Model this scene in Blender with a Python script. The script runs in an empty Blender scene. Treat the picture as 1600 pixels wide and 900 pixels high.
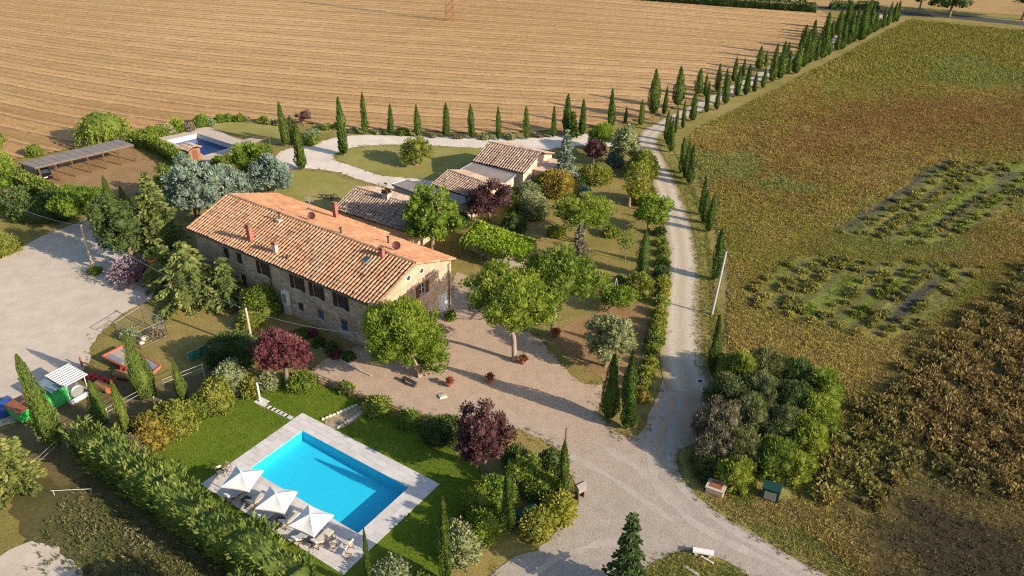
import bpy, math, random
import numpy as np
from mathutils import Matrix, Vector

# ------------------------------------------------------------------ camera, sky, sun, exposure
scene = bpy.context.scene
C = scene.collection
FPX, PITCH, ROLL, CAMH = 1250.0, math.radians(30.27), math.radians(0.34), 46.0
_cx = np.array([1.0, 0, 0]); _f = np.array([0, math.cos(PITCH), -math.sin(PITCH)]); _u = np.array([0, math.sin(PITCH), math.cos(PITCH)])
CX = math.cos(ROLL) * _cx + math.sin(ROLL) * _u
CU = -math.sin(ROLL) * _cx + math.cos(ROLL) * _u
CF = _f
cam = bpy.data.cameras.new("camera"); camo = bpy.data.objects.new("camera", cam); C.objects.link(camo)
cam.sensor_width = 36.0; cam.lens = 36.0 * FPX / 1600.0; cam.clip_start = 0.5; cam.clip_end = 6000
camo.matrix_world = Matrix(((CX[0], CU[0], -CF[0], 0), (CX[1], CU[1], -CF[1], 0), (CX[2], CU[2], -CF[2], CAMH), (0, 0, 0, 1)))
scene.camera = camo

SUN_AZ, SUN_EL = math.radians(-28.5), math.radians(23.5)      # direction towards the sun, measured from +x
world = bpy.data.worlds.new("World"); scene.world = world; world.use_nodes = True
wn = world.node_tree.nodes; wl = world.node_tree.links
sky = wn.new("ShaderNodeTexSky"); sky.sky_type = 'NISHITA'; sky.sun_disc = False
sky.sun_elevation = SUN_EL; sky.sun_rotation = math.radians(90) - SUN_AZ
sky.air_density = 1.0; sky.dust_density = 1.2; sky.ozone_density = 1.2
bg = wn["Background"]; bg.inputs[1].default_value = 0.125
wl.new(sky.outputs[0], bg.inputs[0])
sun = bpy.data.lights.new("sun", 'SUN'); sun.energy = 4.6; sun.angle = math.radians(0.55); sun.color = (1.0, 0.865, 0.68)
suno = bpy.data.objects.new("sun", sun); C.objects.link(suno)
sd = Vector((math.cos(SUN_EL) * math.cos(SUN_AZ), math.cos(SUN_EL) * math.sin(SUN_AZ), math.sin(SUN_EL)))
suno.rotation_euler = sd.to_track_quat('Z', 'Y').to_euler(); suno.location = (60, -40, 90)
scene.view_settings.view_transform = 'Standard'; scene.view_settings.look = 'None'
scene.view_settings.exposure = 0.70; scene.view_settings.gamma = 1.0
scene.render.engine = 'CYCLES'
scene.cycles.max_bounces = 6; scene.cycles.diffuse_bounces = 2; scene.cycles.glossy_bounces = 2
scene.cycles.transmission_bounces = 3; scene.cycles.transparent_max_bounces = 8
scene.cycles.caustics_reflective = False; scene.cycles.caustics_refractive = False
scene.cycles.use_denoising = False
scene.cycles.filter_width = 1.15

# ------------------------------------------------------------------ where a point of the photograph stands in the place
def ray(px, py):
    return CF * FPX + CX * (px - 800.0) - CU * (py - 450.0)
def G(px, py, h=0.0):                       # the point at height h seen at that spot of the photograph
    d = ray(px, py); s = (h - CAMH) / d[2]
    return np.array([d[0] * s, d[1] * s, h])
def hgt(bx, by, ty, tx=None):               # height of an upright whose foot is at (bx, by) and whose top is at row ty
    g = G(bx, by); d = ray(bx if tx is None else tx, ty)
    return CAMH + d[2] * (np.hypot(g[0], g[1]) / np.hypot(d[0], d[1]))
def depth(P):
    return float(np.dot(np.array(P) - np.array([0, 0, CAMH]), CF))
def mpp(P):                                 # metres to a pixel of the photograph at P
    return depth(P) / FPX
def plane_hit(px, py, P0, N):
    d = ray(px, py); o = np.array([0, 0, CAMH]); t = np.dot(np.array(P0) - o, N) / np.dot(d, N)
    return o + d * t

# ------------------------------------------------------------------ noise in plain numpy
def _hash(ix, iy, seed):
    h = (ix.astype(np.int64) * 374761393 + iy.astype(np.int64) * 668265263 + seed * 1442695041) & 0x7fffffff
    h = ((h ^ (h >> 13)) * 1274126177) & 0x7fffffff
    return ((h ^ (h >> 16)) & 0xffff) / 65535.0
def vnoise(x, y, seed=0):
    x = np.asarray(x, float); y = np.asarray(y, float)
    ix = np.floor(x); iy = np.floor(y); fx = x - ix; fy = y - iy
    fx = fx * fx * (3 - 2 * fx); fy = fy * fy * (3 - 2 * fy)
    ix = ix.astype(np.int64); iy = iy.astype(np.int64)
    a = _hash(ix, iy, seed); b = _hash(ix + 1, iy, seed); c = _hash(ix, iy + 1, seed); d = _hash(ix + 1, iy + 1, seed)
    return (a * (1 - fx) + b * fx) * (1 - fy) + (c * (1 - fx) + d * fx) * fy
def fbm(x, y, seed=0, oct=4):
    s = 0; a = 0.5; t = 0
    for o in range(oct):
        s = s + a * vnoise(np.asarray(x) * 2 ** o, np.asarray(y) * 2 ** o, seed + o * 17); t += a; a *= 0.55
    return s / t
def inside(poly, x, y):
    poly = np.asarray(poly)[:, :2]; r = np.zeros(np.shape(x), bool); n = len(poly); j = n - 1
    for i in range(n):
        xi, yi = poly[i]; xj, yj = poly[j]
        if yi != yj:
            r ^= ((yi > y) != (yj > y)) & (x < (xj - xi) * (y - yi) / (yj - yi) + xi)
        j = i
    return r

# ------------------------------------------------------------------ materials
def new_mat(name):
    m = bpy.data.materials.new(name); m.use_nodes = True
    return m, m.node_tree.nodes, m.node_tree.links, m.node_tree.nodes["Principled BSDF"]
def ramp(nodes, stops):
    r = nodes.new("ShaderNodeValToRGB"); e = r.color_ramp.elements
    while len(e) < len(stops): e.new(0.5)
    for k, (p, c) in enumerate(stops):
        e[k].position = p; e[k].color = (c[0], c[1], c[2], 1)
    return r
def noise_node(nodes, links, scale, detail=4, rough=0.6, coord=None, kind='Object', dist=0.0):
    n = nodes.new("ShaderNodeTexNoise"); n.inputs['Scale'].default_value = scale; n.inputs['Detail'].default_value = detail
    n.inputs['Roughness'].default_value = rough; n.inputs['Distortion'].default_value = dist
    if coord is None:
        tc = nodes.new("ShaderNodeTexCoord"); coord = tc.outputs[kind]
    links.new(coord, n.inputs['Vector'])
    return n
def mixc(nodes, links, a, b, fac, mode='MIX'):
    m = nodes.new("ShaderNodeMix"); m.data_type = 'RGBA'; m.blend_type = mode
    for sock, v in ((m.inputs[0], fac), (m.inputs[6], a), (m.inputs[7], b)):
        if hasattr(v, 'links'): links.new(v, sock)
        elif isinstance(v, (int, float)): sock.default_value = v
        else: sock.default_value = (v[0], v[1], v[2], 1)
    return m.outputs[2]
def bump(nodes, links, height, strength, dist, bsdf):
    b = nodes.new("ShaderNodeBump"); b.inputs['Strength'].default_value = strength; b.inputs['Distance'].default_value = dist
    links.new(height, b.inputs['Height']); links.new(b.outputs[0], bsdf.inputs['Normal'])
def ground_mat(name, stops_big, stops_fine, s_big=0.06, s_fine=2.5, fac=0.5, bstr=0.6, bdist=0.08, s_bump=4.0):
    """soil, gravel and grass: a broad tone, a fine grain over it and a fine relief"""
    m, n, l, b = new_mat(name)
    geo = n.new("ShaderNodeNewGeometry"); P = geo.outputs['Position']
    n1 = noise_node(n, l, s_big, 5, 0.62, P, dist=0.6); r1 = ramp(n, stops_big); l.new(n1.outputs[0], r1.inputs[0])
    n2 = noise_node(n, l, s_fine, 6, 0.75, P); r2 = ramp(n, stops_fine); l.new(n2.outputs[0], r2.inputs[0])
    n3 = noise_node(n, l, s_fine * 0.16, 4, 0.65, P); r3 = ramp(n, [(0.3, (0.88, 0.88, 0.88)), (0.7, (1.1, 1.1, 1.1))]); l.new(n3.outputs[0], r3.inputs[0])
    c = mixc(n, l, r1.outputs[0], r2.outputs[0], fac)
    c = mixc(n, l, c, r3.outputs[0], 1.0, 'MULTIPLY')
    l.new(c, b.inputs['Base Color']); b.inputs['Roughness'].default_value = 0.95; b.inputs['Specular IOR Level'].default_value = 0.1
    nb = noise_node(n, l, s_bump, 5, 0.75, P); bump(n, l, nb.outputs[0], bstr, bdist, b)
    return m
def plain(name, col, rough=0.6, metal=0.0, var=0.18, scale=3.0, spec=0.3):
    m, n, l, b = new_mat(name)
    n1 = noise_node(n, l, scale, 5, 0.65)
    r = ramp(n, [(0.25, [c * (1 - var) for c in col]), (0.75, [min(1, c * (1 + var)) for c in col])]); l.new(n1.outputs[0], r.inputs[0])
    l.new(r.outputs[0], b.inputs['Base Color']); b.inputs['Roughness'].default_value = rough; b.inputs['Metallic'].default_value = metal
    b.inputs['Specular IOR Level'].default_value = spec
    return m
def leaf_mat(name, c0, c1, c2, trans=0.28):
    """leaves: the tint of each spray picks a tone of the species"""
    m, n, l, b = new_mat(name)
    a = n.new("ShaderNodeAttribute"); a.attribute_name = 'tint'
    c0, c1, c2 = [tuple(1.42 * v for v in c) for c in (c0, c1, c2)]
    r = ramp(n, [(0.0, c0), (0.5, c1), (1.0, c2)]); l.new(a.outputs['Fac'], r.inputs[0])
    oi = n.new("ShaderNodeObjectInfo"); ro = ramp(n, [(0.0, (.80, .86, .82)), (.5, (1.0, 1.0, 1.0)), (1.0, (1.22, 1.12, 1.0))]); l.new(oi.outputs['Random'], ro.inputs[0])
    tone = mixc(n, l, r.outputs[0], ro.outputs[0], 1.0, 'MULTIPLY')      # no two plants quite the same green
    l.new(tone, b.inputs['Base Color']); b.inputs['Roughness'].default_value = 0.72; b.inputs['Specular IOR Level'].default_value = 0.12
    t = n.new("ShaderNodeBsdfTranslucent")
    tcol = mixc(n, l, tone, (1.25, 1.3, 0.55), 1.0, 'MULTIPLY'); l.new(tcol, t.inputs[0])
    mx = n.new("ShaderNodeMixShader"); mx.inputs[0].default_value = trans
    l.new(b.outputs[0], mx.inputs[1]); l.new(t.outputs[0], mx.inputs[2]); l.new(mx.outputs[0], n["Material Output"].inputs[0])
    return m
def attr_mat(name, attr='col', rough=0.95, trans=0.0, bstr=0.0, grain=0.0, s_grain=3.0):
    m, n, l, b = new_mat(name)
    a = n.new("ShaderNodeAttribute"); a.attribute_name = attr; c = a.outputs['Color']
    geo = n.new("ShaderNodeNewGeometry")
    if grain:
        nn = noise_node(n, l, s_grain, 6, 0.75, geo.outputs['Position']); rr = ramp(n, [(0.3, (1 - grain,) * 3), (0.7, (1 + grain,) * 3)]); l.new(nn.outputs[0], rr.inputs[0])
        c = mixc(n, l, c, rr.outputs[0], 1.0, 'MULTIPLY')
    l.new(c, b.inputs['Base Color']); b.inputs['Roughness'].default_value = rough; b.inputs['Specular IOR Level'].default_value = 0.1
    if bstr:
        nb = noise_node(n, l, 2.2, 6, 0.75, geo.outputs['Position']); bump(n, l, nb.outputs[0], bstr, 0.15, b)
    if trans:
        t = n.new("ShaderNodeBsdfTranslucent"); l.new(c, t.inputs[0]); mx = n.new("ShaderNodeMixShader"); mx.inputs[0].default_value = trans
        l.new(b.outputs[0], mx.inputs[1]); l.new(t.outputs[0], mx.inputs[2]); l.new(mx.outputs[0], n["Material Output"].inputs[0])
    return m

# ------------------------------------------------------------------ objects
def tag(o, label=None, cat=None, group=None, kind=None):
    if label: o["label"] = label
    if cat: o["category"] = cat
    if group: o["group"] = group
    if kind: o["kind"] = kind
    return o
def empty(name, loc, rz=0.0):
    o = bpy.data.objects.new(name, None); C.objects.link(o); o.location = tuple(loc); o.rotation_euler = (0, 0, rz)
    o.empty_display_size = 0.3
    return o
def mesh_np(name, V, F, tint=None, col=None, smooth=False):
    """V (n,3); F (m,k) all of one k, or a list of such arrays"""
    me = bpy.data.meshes.new(name)
    Fs = F if isinstance(F, list) else [F]
    Fs = [np.asarray(f, np.int32) for f in Fs if len(f)]
    V = np.asarray(V, np.float32)
    me.vertices.add(len(V)); me.vertices.foreach_set("co", V.ravel())
    nl = sum(f.size for f in Fs); npoly = sum(len(f) for f in Fs)
    me.loops.add(nl); me.loops.foreach_set("vertex_index", np.concatenate([f.ravel() for f in Fs]))
    me.polygons.add(npoly)
    tot = np.concatenate([np.full(len(f), f.shape[1], np.int32) for f in Fs])
    st = np.concatenate([[0], np.cumsum(tot)[:-1]]).astype(np.int32)
    me.polygons.foreach_set("loop_start", st); me.polygons.foreach_set("loop_total", tot)
    if smooth: me.polygons.foreach_set("use_smooth", np.ones(npoly, bool))
    me.update(calc_edges=True)
    if tint is not None:
        a = me.attributes.new('tint', 'FLOAT', 'POINT'); a.data.foreach_set('value', np.asarray(tint, np.float32))
    if col is not None:
        a = me.attributes.new('col', 'FLOAT_COLOR', 'POINT'); cc = np.ones((len(V), 4), np.float32); cc[:, :3] = col
        a.data.foreach_set('color', cc.ravel())
    return me
def obj(name, me, mat, parent=None):
    o = bpy.data.objects.new(name, me); C.objects.link(o)
    if mat is not None and not me.materials: me.materials.append(mat)
    if parent is not None: o.parent = parent
    return o
class MB:
    """collects shapes, then links them as one mesh object"""
    def __init__(s): s.v = []; s.f = []; s.t = []; s.n = 0; s.ct = 0.5
    def add(s, V, F):
        V = np.asarray(V, float); s.v.append(V)
        for f in F: s.f.append([i + s.n for i in f])
        s.t.append(np.full(len(V), s.ct)); s.n += len(V)
    def box(s, c, d, rz=0.0, taper=1.0, M=None):
        x, y, z = [k / 2 for k in d]
        V = np.array([[sx * x * (taper if sz > 0 else 1), sy * y * (taper if sz > 0 else 1), sz * z] for sz in (-1, 1) for sy in (-1, 1) for sx in (-1, 1)])
        if rz: V = V @ np.array([[math.cos(rz), math.sin(rz), 0], [-math.sin(rz), math.cos(rz), 0], [0, 0, 1]])
        if M is not None: V = V @ np.asarray(M).T
        s.add(V + np.array(c), [[0, 2, 3, 1], [4, 5, 7, 6], [0, 1, 5, 4], [2, 6, 7, 3], [0, 4, 6, 2], [1, 3, 7, 5]])
    def tube(s, pts, rad, k=6, cap=True):
        pts = [np.array(p, float) for p in pts]; n = len(pts)
        rad = rad if hasattr(rad, '__len__') else [rad] * n
        rings = []
        for i in range(n):
            d = pts[min(i + 1, n - 1)] - pts[max(i - 1, 0)]; d /= (np.linalg.norm(d) + 1e-9)
            a = np.cross(d, [0, 0, 1.0]) if abs(d[2]) < 0.95 else np.cross(d, [1.0, 0, 0])
            a /= np.linalg.norm(a); b = np.cross(d, a)
            for q in range(k):
                t = 2 * math.pi * q / k; rings.append(pts[i] + rad[i] * (math.cos(t) * a + math.sin(t) * b))
        F = [[i * k + q, i * k + (q + 1) % k, (i + 1) * k + (q + 1) % k, (i + 1) * k + q] for i in range(n - 1) for q in range(k)]
        if cap: F += [list(range(k))[::-1], [(n - 1) * k + q for q in range(k)]]
        s.add(rings, F)
    def lathe(s, prof, c=(0, 0, 0), k=12):
        V = [[r * math.cos(2 * math.pi * q / k) + c[0], r * math.sin(2 * math.pi * q / k) + c[1], z + c[2]] for r, z in prof for q in range(k)]
        n = len(prof)
        F = [[i * k + q, i * k + (q + 1) % k, (i + 1) * k + (q + 1) % k, (i + 1) * k + q] for i in range(n - 1) for q in range(k)]
        F += [list(range(k))[::-1], [(n - 1) * k + q for q in range(k)]]
        s.add(V, F)
    def quad(s, a, b, c, d): s.add([a, b, c, d], [[0, 1, 2, 3]])
    def slab(s, poly, th):                    # a polygon with thickness, th along -z
        n = len(poly); P = [list(p) for p in poly]; Q = [[p[0], p[1], p[2] - th] for p in poly]
        s.add(P + Q, [list(range(n)), [n + i for i in range(n)][::-1]] + [[i, n + i, n + (i + 1) % n, (i + 1) % n] for i in range(n)])
    def build(s, name, mat, parent=None, smooth=False, tint=False):
        me = bpy.data.meshes.new(name)
        V = np.concatenate(s.v) if s.v else np.zeros((0, 3))
        me.from_pydata(V.tolist(), [], s.f)
        if tint:
            a = me.attributes.new('tint', 'FLOAT', 'POINT'); a.data.foreach_set('value', np.concatenate(s.t).astype(np.float32))
        if smooth: me.polygons.foreach_set("use_smooth", np.ones(len(me.polygons), bool))
        me.update()
        return obj(name, me, mat, parent)
def copy_tree(o, parent=None):
    c = o.copy(); C.objects.link(c); c.parent = parent
    for ch in list(o.children): copy_tree(ch, c)
    return c
ORD = "first second third fourth fifth sixth seventh eighth ninth tenth eleventh twelfth thirteenth fourteenth fifteenth sixteenth seventeenth eighteenth nineteenth twentieth".split()
def ordinal(i):
    if i < 20: return ORD[i]
    return ("twenty-" + ORD[i - 20]) if i < 29 else ("thirtieth" if i == 29 else "thirty-" + ORD[i - 30])
# ------------------------------------------------------------------ the setting: ground, fields, drives, lawns
def smooth_loop(pts, step=0.45, jit=0.16, seed=0, closed=True):
    """a rounded outline through the points, broken up as grass edges are"""
    P = np.array(pts)[:, :2]; n = len(P); out = []
    for i in range(n if closed else n - 1):
        p0, p1, p2, p3 = (P[(i - 1) % n], P[i], P[(i + 1) % n], P[(i + 2) % n]) if closed else (P[max(i - 1, 0)], P[i], P[i + 1], P[min(i + 2, n - 1)])
        m = max(2, int(np.linalg.norm(p2 - p1) / step))
        for k in range(m):
            t = k / m
            out.append(0.5 * (2 * p1 + (p2 - p0) * t + (2 * p0 - 5 * p1 + 4 * p2 - p3) * t * t + (3 * p1 - p0 - 3 * p2 + p3) * t ** 3))
    if not closed: out.append(P[-1])
    Q = np.array(out)
    if jit:
        d = np.roll(Q, -1, 0) - np.roll(Q, 1, 0); d /= np.linalg.norm(d, axis=1)[:, None] + 1e-9
        nn = np.stack([-d[:, 1], d[:, 0]], 1)
        amp = jit * (2.4 * (fbm(Q[:, 0] * 0.45, Q[:, 1] * 0.45, seed + 3) - 0.5) + 2.2 * (fbm(Q[:, 0] * 2.3, Q[:, 1] * 2.3, seed, 2) - 0.5))
        Q = Q + nn * amp[:, None]
    return Q
from mathutils.geometry import delaunay_2d_cdt
def holed(name, Q, holes, z):
    """a flat sheet with real holes where the pools are dug"""
    V = [Vector((float(q[0]), float(q[1]))) for q in Q]; n = len(V); E = [(i, (i + 1) % n) for i in range(n)]
    for h in holes:
        m = len(V); V += [Vector((float(q[0]), float(q[1]))) for q in h]; E += [(m + i, m + (i + 1) % len(h)) for i in range(len(h))]
    vo, eo, fo, _, _, _ = delaunay_2d_cdt(V, E, [], 0, 1e-5)
    vv = np.array([[v.x, v.y] for v in vo]); F = np.array([f for f in fo]); c = vv[F].mean(1)
    ok = inside(np.array(Q), c[:, 0], c[:, 1])
    for h in holes: ok &= ~inside(np.array(h), c[:, 0], c[:, 1])
    return mesh_np(name, np.c_[vv, np.full(len(vv), z)], F[ok])
POOL = np.array([G(471.9, 673.5), G(639, 762.3), G(555.9, 836.1), G(393, 731.1)])
DECK = np.array([G(472.5, 645.9), G(687.9, 756.6), G(537, 897), G(311.4, 757.5)])
def square_up(P):                          # the nearest true rectangle
    c = P.mean(0); u = (P[1] - P[0]) + (P[2] - P[3]); v = (P[2] - P[1]) + (P[3] - P[0])
    L = np.linalg.norm(u) / 2; W = np.linalg.norm(v) / 2; a = math.atan2(u[1], u[0]); b = math.atan2(v[1], v[0]) + math.pi / 2
    a = a + .5 * (((b - a) + math.pi) % (2 * math.pi) - math.pi)
    e = np.array([math.cos(a), math.sin(a), 0]); f = np.array([math.sin(a), -math.cos(a), 0])
    return np.array([c - e * L / 2 - f * W / 2, c + e * L / 2 - f * W / 2, c + e * L / 2 + f * W / 2, c - e * L / 2 + f * W / 2]), a, L, W
DECK, DA, DL, DW = square_up(DECK)
_e = np.array([math.cos(DA), math.sin(DA), 0]); _n = np.array([math.sin(DA), -math.cos(DA), 0])
_pc = POOL.mean(0); PL = (np.linalg.norm(POOL[1] - POOL[0]) + np.linalg.norm(POOL[2] - POOL[3])) / 2; PW = (np.linalg.norm(POOL[2] - POOL[1]) + np.linalg.norm(POOL[3] - POOL[0])) / 2
POOL = np.array([_pc - _e * PL / 2 - _n * PW / 2, _pc + _e * PL / 2 - _n * PW / 2, _pc + _e * PL / 2 + _n * PW / 2, _pc - _e * PL / 2 + _n * PW / 2])
UPOOL = np.array([G(261, 219.5), G(307.5, 208.5), G(369, 228), G(320, 243)])
OUT = {}
def sheet(name, px, mat, z, jit=0.16, seed=0, world=False, parent=None, holes=()):
    pts = px if world else [G(*p) for p in px]
    Q = smooth_loop(pts, jit=jit, seed=seed); OUT[name] = Q
    if holes: me = holed(name, Q, holes, z)
    else:
        me = bpy.data.meshes.new(name)
        me.from_pydata([[q[0], q[1], z] for q in Q], [], [list(range(len(Q)))])
        if me.polygons[0].normal.z < 0: me.flip_normals()
    o = obj(name, me, mat, parent); tag(o, kind='structure') if parent is None else None
    return o
def ribbon(name, px, width, mat, z, jit=0.12, seed=0):
    P = smooth_loop([G(*p) for p in px], step=0.6, jit=0, closed=False)
    d = np.gradient(P, axis=0); d /= np.linalg.norm(d, axis=1)[:, None]; nn = np.stack([-d[:, 1], d[:, 0]], 1)
    w = np.interp(np.linspace(0, 1, len(P)), np.linspace(0, 1, len(width)), width) / 2
    L = P + nn * (w + jit * 3 * (fbm(P[:, 0] * .8, P[:, 1] * .8, seed, 3) - .5))[:, None]
    R_ = P - nn * (w + jit * 3 * (fbm(P[:, 0] * .8, P[:, 1] * .8, seed + 9, 3) - .5))[:, None]
    n = len(P); cols = 9
    V = np.concatenate([np.c_[L * (1 - t) + R_ * t, np.full(n, z)] for t in np.linspace(0, 1, cols)])
    tr = np.concatenate([np.full(n, t) for t in np.linspace(0, 1, cols)])
    F = [[c * n + i, (c + 1) * n + i, (c + 1) * n + i + 1, c * n + i + 1] for c in range(cols - 1) for i in range(n - 1)]
    me = mesh_np(name, V, np.array(F), tint=tr); OUT[name] = np.concatenate([L, R_[::-1]])
    return tag(obj(name, me, mat), kind='structure'), P

M = {}
M['ground'] = ground_mat("dry_grass", [(0.30, (0.14, 0.145, 0.030)), (0.46, (0.22, 0.185, 0.050)), (0.6, (0.33, 0.24, 0.090)), (0.74, (0.18, 0.17, 0.040))],
                         [(0.3, (0.12, 0.12, 0.026)), (0.55, (0.27, 0.215, 0.070)), (0.75, (0.40, 0.30, 0.13))], 0.085, 3.2, 0.45, 0.9, 0.12)
M['yard'] = ground_mat("gravel", [(0.3, (0.40, 0.305, 0.225)), (0.5, (0.43, 0.345, 0.27)), (0.72, (0.37, 0.315, 0.265))],
                       [(0.28, (0.21, 0.165, 0.125)), (0.5, (0.42, 0.34, 0.265)), (0.72, (0.62, 0.52, 0.42))], 0.07, 5.5, 0.55, 0.7, 0.05, 6.5)
M['parking'] = ground_mat("pale_gravel", [(0.3, (0.44, 0.37, 0.295)), (0.52, (0.53, 0.455, 0.375)), (0.72, (0.46, 0.385, 0.30))],
                          [(0.3, (0.40, 0.325, 0.245)), (0.5, (0.54, 0.45, 0.355)), (0.7, (0.65, 0.56, 0.46))], 0.09, 3.5, 0.4, 0.4, 0.03, 5.0)
M['white_gravel'] = ground_mat("white_gravel", [(0.3, (0.58, 0.50, 0.42)), (0.7, (0.69, 0.615, 0.53))],
                               [(0.3, (0.50, 0.42, 0.345)), (0.7, (0.76, 0.68, 0.59))], 0.12, 2.5, 0.4, 0.4, 0.03, 4.0)
M['lawn'] = ground_mat("lawn", [(0.3, (0.095, 0.140, 0.014)), (0.5, (0.120, 0.165, 0.018)), (0.7, (0.165, 0.195, 0.028))],
                       [(0.3, (0.060, 0.105, 0.008)), (0.55, (0.125, 0.180, 0.014)), (0.75, (0.22, 0.26, 0.035))], 0.16, 5.0, 0.5, 0.8, 0.06, 8.0)
M['pale_lawn'] = ground_mat("sunburnt_lawn", [(0.3, (0.20, 0.20, 0.048)), (0.5, (0.29, 0.255, 0.078)), (0.7, (0.38, 0.305, 0.125))],
                            [(0.3, (0.14, 0.155, 0.032)), (0.55, (0.25, 0.235, 0.065)), (0.75, (0.38, 0.31, 0.125))], 0.13, 4.0, 0.4, 0.7, 0.06, 6.0)
M['soil'] = ground_mat("brown_soil", [(0.3, (0.22, 0.125, 0.055)), (0.5, (0.30, 0.18, 0.085)), (0.7, (0.36, 0.24, 0.12))],
                       [(0.3, (0.19, 0.11, 0.05)), (0.7, (0.37, 0.25, 0.13))], 0.14, 2.8, 0.45, 0.8, 0.08)
M['dark_soil'] = ground_mat("dug_soil", [(0.3, (0.045, 0.036, 0.022)), (0.7, (0.11, 0.085, 0.05))],
                            [(0.3, (0.03, 0.026, 0.016)), (0.6, (0.10, 0.08, 0.05)), (0.8, (0.22, 0.17, 0.11))], 0.25, 1.8, 0.6, 1.0, 0.25, 2.2)
M['asphalt'] = ground_mat("asphalt", [(0.3, (0.06, 0.058, 0.055)), (0.7, (0.09, 0.087, 0.08))], [(0.3, (0.05, 0.05, 0.05)), (0.7, (0.11, 0.105, 0.1))], 0.1, 6, 0.4, 0.3, 0.02)

def forecourt():
    """the house side of the yard is laid with pinker gravel than the road side"""
    m = M['yard']; n = m.node_tree.nodes; l = m.node_tree.links; bs = n["Principled BSDF"]; src = bs.inputs['Base Color'].links[0].from_socket
    geo = n.new("ShaderNodeNewGeometry"); sp = n.new("ShaderNodeSeparateXYZ"); l.new(geo.outputs['Position'], sp.inputs[0])
    nz = noise_node(n, l, .12, 3, .6, geo.outputs['Position']); ad = n.new("ShaderNodeMath"); ad.operation = 'MULTIPLY_ADD'; ad.inputs[1].default_value = 8.0; l.new(nz.outputs[0], ad.inputs[0]); l.new(sp.outputs[1], ad.inputs[2])
    mr = n.new("ShaderNodeMapRange"); mr.inputs[1].default_value = 51.0; mr.inputs[2].default_value = 62.0; l.new(ad.outputs[0], mr.inputs[0])
    tint_ = mixc(n, l, (.86, .91, .96), (1.05, .96, .89), mr.outputs[0]); c = mixc(n, l, src, tint_, 1.0, 'MULTIPLY'); l.new(c, bs.inputs['Base Color'])
forecourt()
def drive_mat():
    """a gravel drive: paler wheel tracks, a browner crown and edges"""
    m, n, l, b = new_mat("drive_gravel")
    a = n.new("ShaderNodeAttribute"); a.attribute_name = 'tint'
    geo = n.new("ShaderNodeNewGeometry"); P = geo.outputs['Position']
    nz = noise_node(n, l, 0.6, 3, 0.6, P)
    ad = n.new("ShaderNodeMath"); ad.operation = 'MULTIPLY_ADD'; ad.inputs[1].default_value = 0.14; l.new(nz.outputs[0], ad.inputs[0]); l.new(a.outputs['Fac'], ad.inputs[2])
    sb = n.new("ShaderNodeMath"); sb.operation = 'SUBTRACT'; sb.inputs[1].default_value = 0.07; l.new(ad.outputs[0], sb.inputs[0])
    r = ramp(n, [(0.0, (0.31, 0.235, 0.13)), (0.14, (0.42, 0.34, 0.235)), (0.27, (0.53, 0.46, 0.365)), (0.5, (0.44, 0.36, 0.26)), (0.73, (0.53, 0.46, 0.365)), (0.87, (0.43, 0.35, 0.24)), (1.0, (0.30, 0.235, 0.125))])
    l.new(sb.outputs[0], r.inputs[0])
    n2 = noise_node(n, l, 4.5, 6, 0.75, P); r2 = ramp(n, [(0.3, (0.7, 0.7, 0.7)), (0.7, (1.25, 1.25, 1.25))]); l.new(n2.outputs[0], r2.inputs[0])
    c = mixc(n, l, r.outputs[0], r2.outputs[0], 1.0, 'MULTIPLY'); l.new(c, b.inputs['Base Color'])
    b.inputs['Roughness'].default_value = 0.95; b.inputs['Specular IOR Level'].default_value = 0.1
    nb = noise_node(n, l, 5, 5, 0.75, P); bump(n, l, nb.outputs[0], 0.5, 0.04, b)
    return m
M['drive'] = drive_mat()

# the ground: one sheet out to the horizon, fine near the farm
g = holed("ground", [(-4000, -800), (4000, -800), (4000, 6000), (-4000, 6000)], [POOL, UPOOL], -0.02)
tag(obj("ground", g, M['ground']), kind='structure')

# --- stubble field behind the farm, with its rows as real relief
STUB = [(-260, 262), (-60, 262), (40, 250), (120, 232), (205, 214), (300, 193), (360, 184), (430, 190), (520, 200), (620, 206), (780, 210), (880, 206), (960, 196), (1010, 188), (1080, 158), (1140, 126), (1190, 103), (1245, 78), (1283, 55), (1300, 30), (1285, 17), (1180, 12), (1040, 3), (950, -4), (700, -24), (300, -60), (-200, -90)]
stub_poly = np.array([G(*p)[:2] for p in STUB])
_lines = [[(0, 115), (80, 130), (165, 145), (300, 162), (350, 165)], [(450, 82), (600, 100), (800, 118)], [(950, 30), (1090, 41), (1220, 51)], [(0, 190), (60, 204), (120, 215)], [(500, 150), (700, 163), (900, 170)], [(300, 60), (500, 70), (700, 82)], [(60, 70), (200, 88), (400, 118)]]
def _basis(x, y):
    X = x / 100.0; Y = (y - 180) / 100.0
    return np.stack([X, X * X, X * Y, X * X * Y, X ** 3], -1)
_A = []; _B = []
for ln in _lines:
    Q = np.array([G(*p)[:2] for p in ln])
    bb = _basis(Q[:, 0], Q[:, 1])
    for i in range(1, len(Q)):
        _A.append(bb[i] - bb[0]); _B.append(-(Q[i, 1] - Q[0, 1]))
_coef = np.linalg.solve(np.array(_A).T @ np.array(_A) + 4e-3 * np.eye(5), np.array(_A).T @ np.array(_B))
def row_coord(x, y): return y + _basis(x, y) @ _coef
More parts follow.
